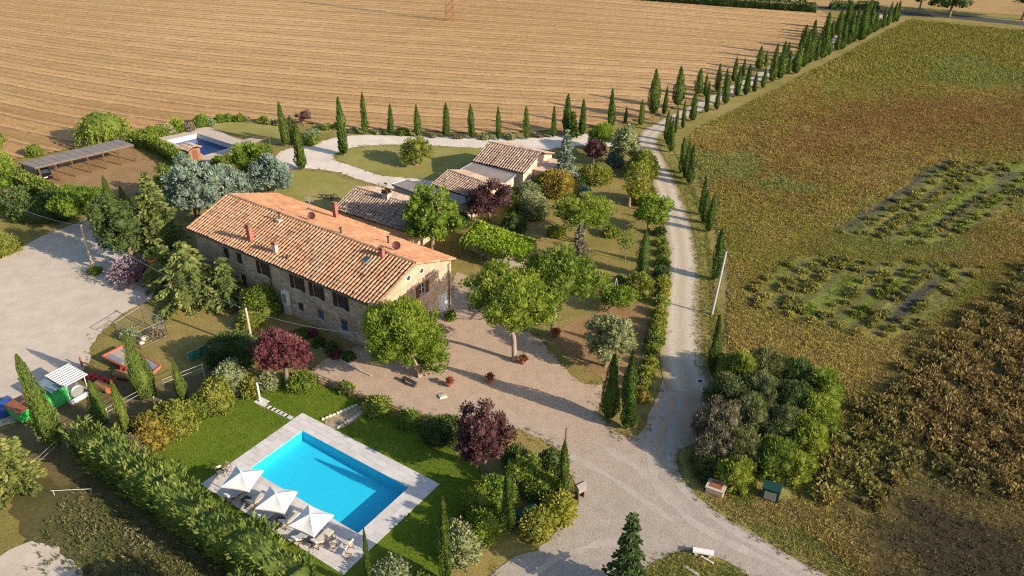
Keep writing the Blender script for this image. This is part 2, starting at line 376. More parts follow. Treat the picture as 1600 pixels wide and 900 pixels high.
def field_grid(poly, step, x0, x1, y0, y1):
    nx = int((x1 - x0) / step) + 1; ny = int((y1 - y0) / step) + 1
    X, Y = np.meshgrid(np.linspace(x0, x1, nx), np.linspace(y0, y1, ny))
    ins = inside(poly, X + 1.2 * (vnoise(X * .5, Y * .5, 5) - .5), Y + 1.2 * (vnoise(X * .5, Y * .5, 6) - .5))
    idx = np.arange(nx * ny).reshape(ny, nx)
    ok = ins[:-1, :-1] & ins[1:, :-1] & ins[:-1, 1:] & ins[1:, 1:]
    F = np.stack([idx[:-1, :-1][ok], idx[:-1, 1:][ok], idx[1:, 1:][ok], idx[1:, :-1][ok]], 1)
    used = np.unique(F); remap = -np.ones(nx * ny, int); remap[used] = np.arange(len(used))
    return X.ravel()[used], Y.ravel()[used], remap[F]
x0, y0 = stub_poly.min(0); x1, y1 = stub_poly.max(0)
X, Y, F = field_grid(stub_poly, 0.72, x0, x1, y0, min(y1, 420))
rc = row_coord(X, Y) + 0.7 * (fbm(X * .12, Y * .12, 21, 3) - .5)
ph = rc / 4.6
saw = ph - np.floor(ph)
rid = np.exp(-((saw - .5) / .16) ** 2)                     # straw left along each pass
strength = 0.35 + 0.9 * fbm(X * .05, Y * .22, 33, 3)
fine = np.sin(rc * 2 * math.pi / 1.35)
Z = 0.03 + 0.10 * rid * strength + 0.025 * (fine + 1) + 0.10 * fbm(X * .9, Y * .9, 41, 3)
bigc = fbm(X * .014, Y * .03, 51, 4)
cA = np.array([0.40, 0.235, 0.10]); cB = np.array([0.49, 0.31, 0.148]); cD = np.array([0.235, 0.125, 0.05])
t = np.clip((bigc - .3) / .4, 0, 1)[:, None]
colr = cA * (1 - t) + cB * t
band = np.clip(0.5 + 0.5 * np.sin(rc * 2 * math.pi / 9.2 + 1.0) + 0.9 * (fbm(X * .06, Y * .2, 58, 3) - .5), 0, 1)[:, None]
colr = colr * (0.86 + 0.22 * band)
gap = np.clip(np.exp(-((saw - .12) / .09) ** 2) * (fbm(X * .35, Y * .35, 61, 3) > .44) * 0.75 + 0.35 * np.exp(-((saw - .75) / .06) ** 2) * (fbm(X * .3, Y * .3, 66, 3) > .5), 0, 1)[:, None]
stub = mesh_np("stubble_field", np.c_[X, Y, Z], F, tint=rc, col=colr, smooth=True)
def stubble_mat():
    """stubble: pale straw in passes, thin soil lines between the drills, broken and uneven"""
    m, n, l, b = new_mat("stubble")
    at = n.new("ShaderNodeAttribute"); at.attribute_name = 'col'; rw = n.new("ShaderNodeAttribute"); rw.attribute_name = 'tint'
    geo = n.new("ShaderNodeNewGeometry"); P = geo.outputs['Position']
    def line(period, lo, hi, off, nscale, thr, namp):
        nz = noise_node(n, l, .35, 3, .6, P); ad = n.new("ShaderNodeMath"); ad.operation = 'MULTIPLY_ADD'; ad.inputs[1].default_value = namp; l.new(nz.outputs[0], ad.inputs[0]); l.new(rw.outputs['Fac'], ad.inputs[2])
        dv = n.new("ShaderNodeMath"); dv.operation = 'MULTIPLY_ADD'; dv.inputs[1].default_value = 1 / period; dv.inputs[2].default_value = off; l.new(ad.outputs[0], dv.inputs[0])
        fr = n.new("ShaderNodeMath"); fr.operation = 'FRACT'; l.new(dv.outputs[0], fr.inputs[0])
        rp = ramp(n, [(lo, (0, 0, 0)), ((lo + hi) / 2, (1, 1, 1)), (hi, (0, 0, 0))]); l.new(fr.outputs[0], rp.inputs[0])
        n2 = noise_node(n, l, nscale, 4, .65, P); r2 = ramp(n, [(thr, (0, 0, 0)), (thr + .12, (1, 1, 1))]); l.new(n2.outputs[0], r2.inputs[0])
        mu = n.new("ShaderNodeMath"); mu.operation = 'MULTIPLY'; l.new(rp.outputs[0], mu.inputs[0]); l.new(r2.outputs[0], mu.inputs[1]); return mu.outputs[0]
    c = mixc(n, l, at.outputs['Color'], (0.57, 0.375, 0.19), line(4.7, .42, .80, .3, .12, .30, .5))
    c = mixc(n, l, c, (0.20, 0.10, 0.04), line(4.7, .18, .36, 0, .18, .30, .5))
    c = mixc(n, l, c, (0.24, 0.13, 0.052), line(2.35, .40, .62, .2, .22, .40, .4))
    nn = noise_node(n, l, 1.3, 6, .75, P); rr = ramp(n, [(.3, (.76, .76, .76)), (.7, (1.22, 1.22, 1.22))]); l.new(nn.outputs[0], rr.inputs[0])
    c = mixc(n, l, c, rr.outputs[0], 1.0, 'MULTIPLY'); l.new(c, b.inputs['Base Color']); b.inputs['Roughness'].default_value = .95; b.inputs['Specular IOR Level'].default_value = .1
    nb = noise_node(n, l, 2.2, 6, .75, P); bump(n, l, nb.outputs[0], .6, .15, b)
    return m
M['stubble'] = stubble_mat()
tag(obj("stubble_field", stub, M['stubble']), kind='structure')

# --- weedy field beside the drive
WEED = [(1424, 31), (1500, 40), (1620, 50), (1900, 90), (2100, 400), (2000, 980), (1420, 990), (1345, 905), (1262, 830), (1235, 790), (1300, 690), (1318, 600), (1250, 580), (1180, 560), (1133, 585), (1136, 520), (1142, 440), (1124, 370), (1106, 318), (1092, 268), (1070, 225), (1092, 200), (1180, 157), (1250, 122), (1310, 92), (1350, 70), (1395, 46)]
weed_poly = np.array([G(*p)[:2] for p in WEED])
def pxpoly(px): return np.array([G(*p)[:2] for p in px])
_green1 = [pxpoly(q) for q in ([(1412, 362), (1428, 368), (1560, 284), (1542, 274)], [(1248, 488), (1272, 498), (1345, 440), (1330, 425)], [(1440, 500), (1452, 505), (1540, 445), (1530, 438)], [(1560, 262), (1600, 275), (1600, 262), (1575, 252)])]
_dark1 = [pxpoly(q) for q in ([(1310, 358), (1322, 362), (1488, 252), (1478, 248)], [(1268, 474), (1280, 482), (1320, 440), (1312, 432)], [(1372, 500), (1398, 505), (1475, 440), (1462, 434)], [(1455, 352), (1462, 356), (1600, 262), (1590, 258)], [(1400, 480), (1410, 485), (1440, 455), (1430, 450)])]
_plots = [pxpoly(q) for q in ([(1310, 365), (1480, 255), (1600, 255), (1620, 300), (1500, 370), (1440, 385), (1380, 375)], [(1170, 455), (1250, 400), (1400, 410), (1540, 420), (1430, 520), (1380, 535), (1250, 500), (1180, 480)])]
_pale1 = pxpoly([(1290, 372), (1420, 372), (1540, 380), (1500, 400), (1380, 395), (1300, 390)])
_rust1 = pxpoly([(1120, 250), (1170, 205), (1270, 160), (1400, 150), (1620, 150), (1620, 235), (1460, 232), (1340, 262), (1260, 300), (1215, 345), (1130, 345)]); _rust2 = pxpoly([(1500, 330), (1620, 300), (1620, 480), (1540, 470)])
_brush = pxpoly([(1330, 640), (1430, 560), (1600, 420), (1900, 400), (2000, 850), (1700, 800), (1560, 780), (1440, 730), (1340, 800), (1250, 780), (1310, 690)])
_brown = pxpoly([(1400, 600), (1520, 500), (1600, 470), (1900, 480), (1900, 800), (1640, 790), (1480, 730), (1400, 690)])
_dug = pxpoly([(1340, 830), (1400, 760), (1440, 740), (1530, 790), (1640, 810), (1800, 1000), (1400, 1000)])
OLIVE = np.array([0.165, 0.150, 0.034]); RUST = np.array([0.165, 0.088, 0.030]); TANW = np.array([0.25, 0.180, 0.058]); PALE = np.array([0.135, 0.150, 0.040]); LIME = np.array([0.128, 0.150, 0.026]); DGREEN = np.array([0.050, 0.062, 0.018]); BRUSH = np.array([0.140, 0.134, 0.040]); BRBROWN = np.array([0.175, 0.115, 0.046])
_rd = G(1480, 250)[:2] - G(1320, 355)[:2]; _rd = _rd / np.linalg.norm(_rd); _rp = np.array([-_rd[1], _rd[0]])
def plot_row(x, y):                         # how far between two planted rows of the crop plots
    q = (x * _rp[0] + y * _rp[1] + .5 * (fbm(x * .2, y * .2, 77, 2) - .5)) / 2.1
    return q - np.floor(q), np.floor(q)
def weed_colour(x, y):
    D = np.hypot(x, y)
    w = 10 * (fbm(x * .05, y * .05, 70, 3) - .5)
    a = np.clip((fbm((x + w) * .03, (y) * .035, 71, 5) - .50) / .2, 0, 1)[:, None] * .55
    b = np.clip((fbm(x * .09, (y + w) * .09, 81, 4) - .50) / .13, 0, 1)[:, None]
    c = OLIVE * (1 - a) + RUST * a
    c = c * (1 - .48 * b) + TANW * .48 * b
    far = np.clip((D - 165) / 50, 0, 1)[:, None]; c = c * (1 - .75 * far) + OLIVE * 0.92 * .75 * far
    def put(poly, col, k, blur=1.6):
        nonlocal c
        m = 0
        for q in range(5):
            jx = x + blur * ((fbm(x * .45, y * .45, 101, 3) - .5) * 1.6 + .5 * math.cos(q * 1.257)); jy = y + blur * ((fbm(x * .45, y * .45, 102, 3) - .5) * 1.6 + .5 * math.sin(q * 1.257))
            m = m + inside(poly, jx, jy) / 5.0
        m = m[:, None] * k; c = c * (1 - m) + col * m
    put(_rust1, RUST, .78, 16); put(_rust2, RUST * .95, .6, 12)
    near = (np.clip((95 - D) / 22, 0, 1) * np.clip((50 - x) / 8, 0, 1))[:, None]; c = c * (1 - .7 * near) + (TANW * .8 + OLIVE * .25) * .7 * near
    p = np.clip((fbm(x * .06, y * .06, 91, 4) - .60) / .05, 0, 1)[:, None]; c = c * (1 - p * .7) + PALE * p * .7
    fr, rn = plot_row(x, y); gapm = ((fr < .24) | (fr > .76))[:, None]; limer = (np.mod(rn, 5) == 2)[:, None]
    rowcol = np.where(gapm, np.array([.078, .078, .030]), np.where(limer, LIME * .9, OLIVE * .85 + DGREEN * .35))
    for q in _plots: put(q, rowcol, .85, 2)
    put(_pale1, PALE, .75, 3)
    put(_brush, BRUSH * .85, .85, 4); put(_brown, BRBROWN, .7, 5)
    for q in _dark1: put(q, np.array([.045, .046, .042]), .95, .8)
    for q in _green1: put(q, LIME, .95, .9)
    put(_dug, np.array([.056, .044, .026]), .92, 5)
    return c
def weed_height(x, y):
    h = 0.12 + 0.35 * np.clip((fbm(x * .25, y * .25, 111, 3) - .35) * 2, 0, 1)
    for q in _plots: h = np.where(inside(q, x, y), h + .25, h)
    h = np.where(inside(_brush, x, y), 0.35 + 1.25 * np.clip((fbm(x * .33, y * .33, 113, 3) - .3) * 2.2, 0, 1), h)
    for q in _dark1 + [_dug]: h = np.where(inside(q, x, y), .06, h)
    for q in _green1: h = np.where(inside(q, x, y), .25, h)
    return h
x0, y0 = weed_poly.min(0); x1, y1 = weed_poly.max(0)
X, Y, F = field_grid(weed_poly, 0.75, max(x0, 5), min(x1, 190), max(y0, 25), y1)
Z = 0.03 + 0.16 * weed_height(X, Y) * (0.5 + fbm(X * .8, Y * .8, 120, 3))
gc = weed_colour(X, Y) * np.where(inside(_brush, X, Y) | inside(_dug, X, Y), .68, 1.32)[:, None]          # ground darkened as shade between the bushes; dug soil darker too
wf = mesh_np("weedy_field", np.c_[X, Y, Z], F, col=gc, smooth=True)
M['weedy'] = attr_mat("weedy_ground", grain=0.4, s_grain=1.6, bstr=1.0)
tag(obj("weedy_field", wf, M['weedy']), kind='structure')

# weeds standing in it: low rounded sprays, denser and finer near the drone
def tufts(pts, h, col, spread, nb, rng, w=0.16, tall=0.0, asp=.30):
    """nb sprays to a plant, each a kite growing outwards from a low dome"""
    P = np.repeat(pts, nb, 0); H = np.repeat(h, nb); S = np.repeat(spread, nb); n = len(P)
    d = rng.normal(size=(n, 3)); d /= np.linalg.norm(d, axis=1)[:, None]; d[:, 2] = np.abs(d[:, 2]) * .9 + .05
    f = (.55 + .5 * rng.random(n))[:, None]
    B = P + d * np.c_[S, S, H] * f
    D = d * np.array([.8, .8, 1]) + np.array([0, 0, tall]) + .5 * rng.normal(size=(n, 3)); D /= np.linalg.norm(D, axis=1)[:, None]
    r = rng.normal(size=(n, 3)); Wv = np.cross(D, r); Wv /= np.linalg.norm(Wv, axis=1)[:, None] + 1e-9
    s = (w * (.6 + .8 * rng.random(n)))[:, None]
    V = np.stack([B - D * s * .9, B + Wv * s * asp, B + D * s * 1.6, B - Wv * s * asp], 1).reshape(-1, 3)
    V[:, 2] = np.maximum(V[:, 2], .012)
    F = np.arange(len(V)).reshape(-1, 4)
    cc = np.repeat(col * (.88 + .24 * rng.random(len(col)))[:, None], nb, 0) * (0.82 + 0.4 * rng.random(n))[:, None]
    return V, F, np.repeat(cc, 4, 0)
rng = np.random.default_rng(5)
Vs, Fs, Cs, n0 = [], [], [], 0
for (n, y_lo, y_hi, nb, w, brush) in ((60000, 30, 95, 5, .10, 0), (3300, 30, 125, 110, .14, 1), (52000, 95, 165, 5, .15, 0), (30000, 165, 262, 5, .24, 0)):
    x = rng.uniform(6, 175, n * 6); y = rng.uniform(y_lo, y_hi, n * 6)
    ok = inside(weed_poly, x, y) & (np.abs(x) < (y * .9 + 25) * .78)
    for q in _dark1: ok &= ~(inside(q, x, y) & (rng.random(len(x)) < .93))
    ok &= ~(inside(_dug, x, y) & (rng.random(len(x)) < .8))
    br = inside(_brush, x + 2 * (fbm(x * .2, y * .2, 7) - .5) * 4, y)
    for q in _plots: br |= inside(q, x, y) & (rng.random(len(x)) < .8)
    for q in _green1 + _dark1: br &= ~inside(q, x, y)
    fr, _rn = plot_row(x, y); inp = inside(_plots[0], x, y) | inside(_plots[1], x, y); ok &= ~(inp & ((fr < .24) | (fr > .76)) & (rng.random(len(x)) < .9))
    ok &= br if brush else (~br | (rng.random(len(x)) < .14))
    x = x[ok][:n]; y = y[ok][:n]; k = rng.random(len(x))
    if brush: inb = inside(_brush, x, y); h = np.where(inb, .45 + .75 * k, .3 + .35 * k); sp = h * (.8 + .4 * rng.random(len(x)))
    else: h = .10 + .28 * np.clip((fbm(x * .25, y * .25, 111, 3) - .35) * 2, 0, 1) * (.5 + k); sp = .22 + .35 * k + (.2 if y_lo > 160 else 0)
    wc = weed_colour(x, y) * (1.45 if brush else 1.55)
    if brush: wc = wc * (.72 + .6 * rng.random(len(x)))[:, None]
    V, F, cc = tufts(np.c_[x, y, np.full(len(x), .04)], h, wc, sp, nb, rng, w, asp=.62 if brush else .32)
    Vs.append(V); Fs.append(F + n0); Cs.append(cc); n0 += len(V)
weeds = mesh_np("weeds", np.concatenate(Vs), np.concatenate(Fs), col=np.concatenate(Cs))
M['weeds'] = attr_mat("weed_stalks", trans=0.25)
tag(obj("weeds", weeds, M['weeds']), "olive and rust brown weeds covering the field beside the drive", "weeds", kind='stuff')

# --- far road and the fields beyond it
sheet("far_field", [(-400, -95), (300, -66), (700, -30), (960, -6), (1180, 6), (1300, 10), (1380, 8), (1500, 17), (1620, 26), (1800, 40), (2200, 20), (2000, -60), (1200, -110), (0, -150)],
      ground_mat("far_stubble", [(0.3, (0.30, 0.19, 0.08)), (0.6, (0.40, 0.26, 0.11)), (0.75, (0.16, 0.15, 0.045))], [(0.3, (0.26, 0.17, 0.07)), (0.7, (0.44, 0.29, 0.13))], 0.03, 0.8, 0.4), 0.012, jit=.3, seed=4)
ribbon("far_road", [(940, -8), (1040, 0), (1180, 8), (1290, 13), (1390, 20), (1480, 25), (1600, 37), (1800, 58)], [5.5, 5.5], M['asphalt'], 0.03, .1, 8)

# --- drives, yards and lawns, each a sheet a little above the one below
_, DRIVE = ribbon("drive", [(1080, 612), (1068, 570), (1064, 530), (1064, 480), (1067, 430), (1063, 375), (1050, 320), (1032, 272), (1016, 240), (1012, 218), (1024, 203), (1050, 188), (1080, 173), (1110, 158), (1150, 138), (1199, 114), (1240, 93), (1290, 68), (1340, 44), (1392, 21)], [4.6, 3.7, 3.4, 3.3, 3.5, 3.6, 3.4, 3.4, 3.4, 3.4], M['drive'], 0.022, .12, 2)
sheet("gravel_yard", [(488, 580), (530, 550), (620, 520), (690, 478), (704, 448), (714, 425), (735, 436), (748, 460), (752, 488), (790, 506), (838, 526), (862, 553), (885, 578), (908, 597), (945, 605), (936, 645), (958, 670), (985, 685), (1003, 672), (1022, 628), (1036, 592), (1046, 577), (1086, 575), (1118, 592), (1130, 602), (1112, 640), (1095, 684), (1062, 703), (1058, 726), (1078, 762), (1112, 794), (1150, 820), (1200, 848), (1292, 900), (1345, 932), (1225, 935), (1165, 895), (1112, 870), (1070, 862), (1032, 874), (1000, 896), (965, 930), (755, 935), (790, 880), (835, 858), (866, 832), (895, 800), (905, 770), (884, 735), (862, 700), (830, 678), (780, 660), (720, 652), (660, 648), (600, 630), (545, 612), (505, 600)],
      M['yard'], 0.014, jit=.14, seed=11)
sheet("parking_yard", [(-150, 560), (-60, 440), (0, 405), (70, 368), (120, 348), (150, 338), (176, 345), (195, 385), (215, 425), (238, 448), (236, 466), (196, 486), (165, 512), (142, 540), (138, 566), (118, 590), (60, 640), (0, 668), (-120, 690)], M['parking'], 0.012, jit=.2, seed=12)
sheet("upper_drive", [(1008, 222), (960, 208), (890, 211), (820, 216), (720, 214), (640, 213), (580, 211), (530, 214), (490, 224), (440, 236), (430, 250), (446, 263), (478, 263), (520, 268), (560, 280), (600, 292), (650, 302), (710, 303), (690, 286), (640, 278), (600, 275), (560, 263), (530, 253), (521, 246), (530, 238), (560, 229), (620, 226), (700, 229), (780, 232), (850, 234), (900, 228), (960, 230), (1006, 240)], M['white_gravel'], 0.016, jit=.15, seed=13)
sheet("island_lawn", [(521, 246), (530, 238), (560, 229), (620, 226), (700, 229), (780, 232), (800, 250), (740, 280), (690, 286), (640, 278), (600, 275), (560, 263), (530, 253)], M['pale_lawn'], 0.010, jit=.1, seed=14)
sheet("back_lawn", [(445, 268), (480, 268), (520, 273), (560, 286), (600, 298), (560, 330), (500, 330), (430, 300), (420, 280)], M['pale_lawn'], 0.008, jit=.2, seed=15)
sheet("upper_pool_lawn", [(330, 197), (352, 190), (400, 190), (440, 196), (450, 215), (430, 226), (400, 222), (370, 212)], M['pale_lawn'], 0.008, jit=.2, seed=16)
sheet("carport_yard", [(28, 268), (60, 282), (92, 294), (140, 303), (190, 306), (240, 297), (268, 278), (262, 262), (240, 248), (212, 236), (190, 222), (120, 238), (60, 258)], M['soil'], 0.012, jit=.3, seed=17)
sheet("pool_lawn", [(205, 725), (290, 662), (380, 612), (425, 588), (500, 598), (565, 630), (640, 664), (712, 694), (748, 735), (742, 785), (700, 850), (680, 935), (500, 935), (440, 885), (330, 800), (240, 742)], M['lawn'], 0.012, jit=.1, seed=18, holes=[POOL])
sheet("corner_verge", [(1090, 650), (1064, 705), (1060, 728), (1080, 762), (1114, 794), (1152, 820), (1202, 848), (1296, 900), (1350, 930), (1330, 860), (1262, 800), (1230, 740), (1180, 700)], M['pale_lawn'], 0.006, jit=.15, seed=19)
sheet("south_verge", [(960, 935), (1000, 897), (1032, 875), (1070, 863), (1112, 871), (1165, 896), (1225, 936), (1100, 990), (1000, 970)], M['pale_lawn'], 0.006, jit=.15, seed=20)
sheet("garden_soil", [(860, 520), (900, 500), (960, 478), (1010, 480), (1005, 560), (985, 610), (940, 590), (890, 560)], M['soil'], 0.004, jit=.6, seed=22)
sheet("shade_toned_ground", [(20, 780), (110, 720), (230, 760), (340, 840), (440, 930), (100, 990), (-60, 930), (40, 860)], ground_mat("painted_shade_ground", [(0.3, (0.06, 0.06, 0.02)), (0.7, (0.13, 0.11, 0.04))], [(0.3, (0.05, 0.05, 0.02)), (0.7, (0.17, 0.14, 0.06))], 0.2, 3, .5), 0.005, jit=.5, seed=23)  # darker sheet: the shade below the hedge is put into its colour
sheet("corner_gravel", [(-80, 900), (0, 868), (60, 845), (100, 860), (135, 900), (150, 960), (-80, 980)], M['parking'], 0.010, jit=.4, seed=24)
sheet("machine_yard", [(120, 588), (150, 580), (230, 600), (290, 592), (330, 575), (340, 590), (260, 650), (180, 700), (100, 760), (40, 700), (0, 680), (60, 640)], ground_mat("trodden_ground", [(0.3, (0.10, 0.085, 0.035)), (0.7, (0.19, 0.14, 0.065))], [(0.3, (0.07, 0.065, 0.025)), (0.7, (0.24, 0.18, 0.09))], 0.3, 3, .5), 0.006, jit=.4, seed=25)
sheet("drive_verge", [(1087, 580), (1087, 530), (1086, 480), (1090, 425), (1085, 365), (1071, 312), (1052, 265), (1034, 238), (1038, 222), (1055, 245), (1072, 285), (1090, 330), (1102, 380), (1108, 440), (1108, 500), (1104, 560), (1100, 592)], M['pale_lawn'], .007, jit=.15, seed=26)
sheet("ditch", [(1106, 560), (1110, 500), (1109, 440), (1103, 380), (1090, 328), (1072, 283), (1055, 244), (1047, 232), (1052, 232), (1062, 248), (1080, 285), (1098, 330), (1110, 378), (1117, 440), (1118, 500), (1113, 560)], ground_mat("ditch_grass", [(0.3, (0.06, 0.085, 0.016)), (0.7, (0.12, 0.13, 0.03))], [(0.3, (0.05, 0.07, 0.015)), (0.7, (0.16, 0.15, 0.04))], 0.3, 3, .5), .009, jit=.25, seed=27)
# worn lanes in the gravel
M['worn'] = ground_mat("worn_gravel", [(0.3, (0.38, 0.325, 0.27)), (0.7, (0.43, 0.375, 0.32))], [(0.3, (0.27, 0.23, 0.19)), (0.7, (0.54, 0.475, 0.40))], 0.3, 4.5, .5, .5, .04, 6)
for i, tr_ in enumerate([[(1300, 912), (1200, 858), (1120, 812), (1070, 765), (1045, 700), (1058, 640), (1070, 590)], [(1270, 912), (1180, 868), (1095, 822), (1035, 768), (1012, 705), (1035, 640), (1052, 585)], [(1080, 800), (1020, 750), (970, 715), (925, 690)], [(1050, 815), (990, 770), (935, 735), (890, 712)], [(1010, 850), (930, 850), (860, 880), (800, 920)]]):
    ribbon("wheel_track", tr_, [.5, .7, .6, .7, .4], M['worn'], .0185 + .0006 * i, .3, 60 + i)
# grass and weeds creeping over the edges of gravel and lawn
rng = np.random.default_rng(17); pe = []
for nm, dens, wd in (("gravel_yard", 5, .35), ("drive", 3.5, .35), ("parking_yard", 4, .45), ("upper_drive", 2, .3), ("island_lawn", 2, .3), ("carport_yard", 2, .5), ("corner_verge", 3, .5), ("south_verge", 4, .5), ("pool_lawn", 3, .3), ("drive_verge", 3, .4), ("ditch", 4, .4)):
    Q = OUT[nm]; n = int(len(Q) * .45 * dens * 1.6); i = rng.integers(0, len(Q), n); p = Q[i] + rng.normal(size=(n, 2)) * wd
    for o_ in ('gravel_yard', 'drive', 'upper_drive'):
        if o_ != nm: p = p[~inside(OUT[o_], p[:, 0], p[:, 1])]
    keep = fbm(p[:, 0] * .4, p[:, 1] * .4, 19, 3) > .42; pe.append(p[keep])
pe = np.concatenate(pe); cc0 = np.array([[.15, .17, .035], [.22, .205, .055], [.32, .25, .095]])[rng.integers(0, 3, len(pe))]
V, F, cc = tufts(np.c_[pe, np.full(len(pe), .02)], .06 + .10 * rng.random(len(pe)), cc0, .12 + .15 * rng.random(len(pe)), 6, rng, .085)
tag(obj("edge_grass", mesh_np("edge_grass", V, F, col=cc), M['weeds']), "thin grass creeping over the edges of the gravel", "grass", kind='stuff')
# ------------------------------------------------------------------ plants
M['bark'] = plain("bark", (0.20, 0.15, 0.105), 0.9, 0, .35, 5)
M['pine_bark'] = plain("pine_bark", (0.30, 0.235, 0.175), 0.9, 0, .35, 5)
LEAF = {
 'cypress': leaf_mat("cypress_leaf", (0.032, 0.056, 0.012), (0.060, 0.094, 0.019), (0.125, 0.150, 0.034), .12),
 'cypress_pale': leaf_mat("pale_cypress_leaf", (0.050, 0.078, 0.016), (0.090, 0.125, 0.026), (0.16, 0.175, 0.045), .15),
 'pine': leaf_mat("pine_needle", (0.062, 0.098, 0.014), (0.125, 0.170, 0.024), (0.21, 0.24, 0.045), .25),
 'stone_pine': leaf_mat("stone_pine_needle", (0.058, 0.098, 0.014), (0.112, 0.160, 0.020), (0.20, 0.245, 0.040), .3),
 'broad': leaf_mat("broad_leaf", (0.060, 0.100, 0.016), (0.110, 0.160, 0.024), (0.19, 0.24, 0.045), .3),
 'dark': leaf_mat("dark_leaf", (0.030, 0.050, 0.018), (0.052, 0.080, 0.024), (0.095, 0.125, 0.035), .2),
 'olive': leaf_mat("olive_leaf", (0.085, 0.105, 0.050), (0.160, 0.180, 0.085), (0.28, 0.29, 0.165), .2),
 'blue': leaf_mat("blue_cedar_needle", (0.060, 0.095, 0.072), (0.125, 0.165, 0.130), (0.24, 0.285, 0.235), .15),
 'cedar': leaf_mat("cedar_needle", (0.055, 0.078, 0.022), (0.120, 0.145, 0.040), (0.23, 0.23, 0.075), .2),
 'purple': leaf_mat("purple_plum_leaf", (0.034, 0.015, 0.018), (0.072, 0.034, 0.038), (0.15, 0.088, 0.080), .25),
 'red': leaf_mat("red_plum_leaf", (0.046, 0.014, 0.018), (0.105, 0.034, 0.042), (0.20, 0.090, 0.085), .25),
 'yellow': leaf_mat("yellow_green_leaf", (0.085, 0.105, 0.020), (0.150, 0.162, 0.030), (0.24, 0.235, 0.055), .3),
 'gold': leaf_mat("golden_leaf", (0.110, 0.095, 0.020), (0.190, 0.150, 0.032), (0.29, 0.22, 0.06), .3),
 'hedge': leaf_mat("hedge_leaf", (0.060, 0.090, 0.016), (0.125, 0.160, 0.026), (0.24, 0.26, 0.055), .28),
 'vine': leaf_mat("vine_leaf", (0.080, 0.140, 0.012), (0.165, 0.240, 0.020), (0.30, 0.32, 0.04), .35),
 'lilac': leaf_mat("lilac_leaf", (0.10, 0.075, 0.085), (0.17, 0.125, 0.15), (0.30, 0.23, 0.28), .25),
 'dry': leaf_mat("dry_leaf", (0.085, 0.072, 0.045), (0.135, 0.118, 0.076), (0.22, 0.19, 0.125), .2),
 'reed': leaf_mat("reed_leaf", (0.055, 0.066, 0.028), (0.095, 0.108, 0.044), (0.17, 0.175, 0.075), .25),
}
def nrm(a): return a / (np.linalg.norm(a, axis=-1, keepdims=True) + 1e-9)
def rsph(rng, n): return nrm(rng.normal(size=(n, 3)))
def leaf_quads(P, D, s, asp, tint, rng):
    """kite-shaped sprays growing from P along D"""
    n = len(P); s = np.broadcast_to(s, (n,))[:, None]
    W = nrm(np.cross(D, rsph(rng, n))) * s * asp
    V = np.stack([P - D * s * .25, P + D * s * .35 + W, P + D * s * .9, P + D * s * .35 - W], 1).reshape(-1, 3)
    return V, np.arange(4 * n).reshape(-1, 4), np.repeat(tint, 4)
_ico = None
def ico():
    global _ico
    if _ico is None:
        import bmesh
        b = bmesh.new(); bmesh.ops.create_icosphere(b, subdivisions=2, radius=1.0)
        b.verts.index_update()
        _ico = (np.array([v.co[:] for v in b.verts]), np.array([[v.index for v in f.verts] for f in b.faces])); b.free()
    return _ico
def cores(cent, rad, rng, k=.72):
    """the dense twiggy heart of each clump"""
    V0, F0 = ico(); Vs, Fs = [], []
    for i in range(len(cent)):
        r = 1 + .35 * (rng.random(len(V0)) - .5)
        Vs.append(cent[i] + V0 * r[:, None] * rad[i] * k); Fs.append(F0 + i * len(V0))
    return np.concatenate(Vs), np.concatenate(Fs)
def clump_crown(cent, rad, leaf, cover, rng, up=.35, out=1.0, wild=.5, asp=.34, core=.72, tvar=.22, droop=0.0, low=-.55):
    """leaves spread through ellipsoid clumps; cent (k,3), rad (k,3)"""
    Vs, Fs, Ts, n0 = [], [], [], 0
    k = len(cent); leaf = leaf * .74; cover = cover * .85
    base = np.clip(.5 + tvar * rng.normal(size=k), .05, .95)
    for i in range(k):
        r = rad[i]; area = 4 * math.pi * ((r[0] * r[1]) ** 1.6 / 3 + (r[0] * r[2]) ** 1.6 / 3 + (r[1] * r[2]) ** 1.6 / 3) ** (1 / 1.6)
        n = int(cover * area / (leaf * leaf * asp)) + 6
        d = rsph(rng, int(n * 1.6)); d = d[d[:, 2] > low][:n]
        f = .68 + .40 * rng.random(len(d)) ** .7 + .28 * (rng.random(len(d)) < .18) * rng.random(len(d))
        P = cent[i] + d * r * f[:, None]
        q = np.full(len(P), 9.0)
        for j in range(k):
            if j != i: q = np.minimum(q, (((P - cent[j]) / rad[j]) ** 2).sum(1))
        keep = q > .42; P = P[keep]; d = d[keep]
        D = nrm(d / r * out * r.mean() + np.array([0, 0, up - droop]) + wild * rsph(rng, len(P)))
        t = np.clip(base[i] + .20 * rng.normal(size=len(P)), 0, 1)
        V, F, T = leaf_quads(P, D, leaf * (.65 + .7 * rng.random(len(P))), asp, t, rng)
        Vs.append(V); Fs.append(F + n0); Ts.append(T); n0 += len(V)
    V = np.concatenate(Vs); F = np.concatenate(Fs); T = np.concatenate(Ts)
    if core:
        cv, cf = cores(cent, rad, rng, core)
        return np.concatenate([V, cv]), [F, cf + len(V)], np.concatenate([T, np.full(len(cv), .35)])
    return V, [F], T
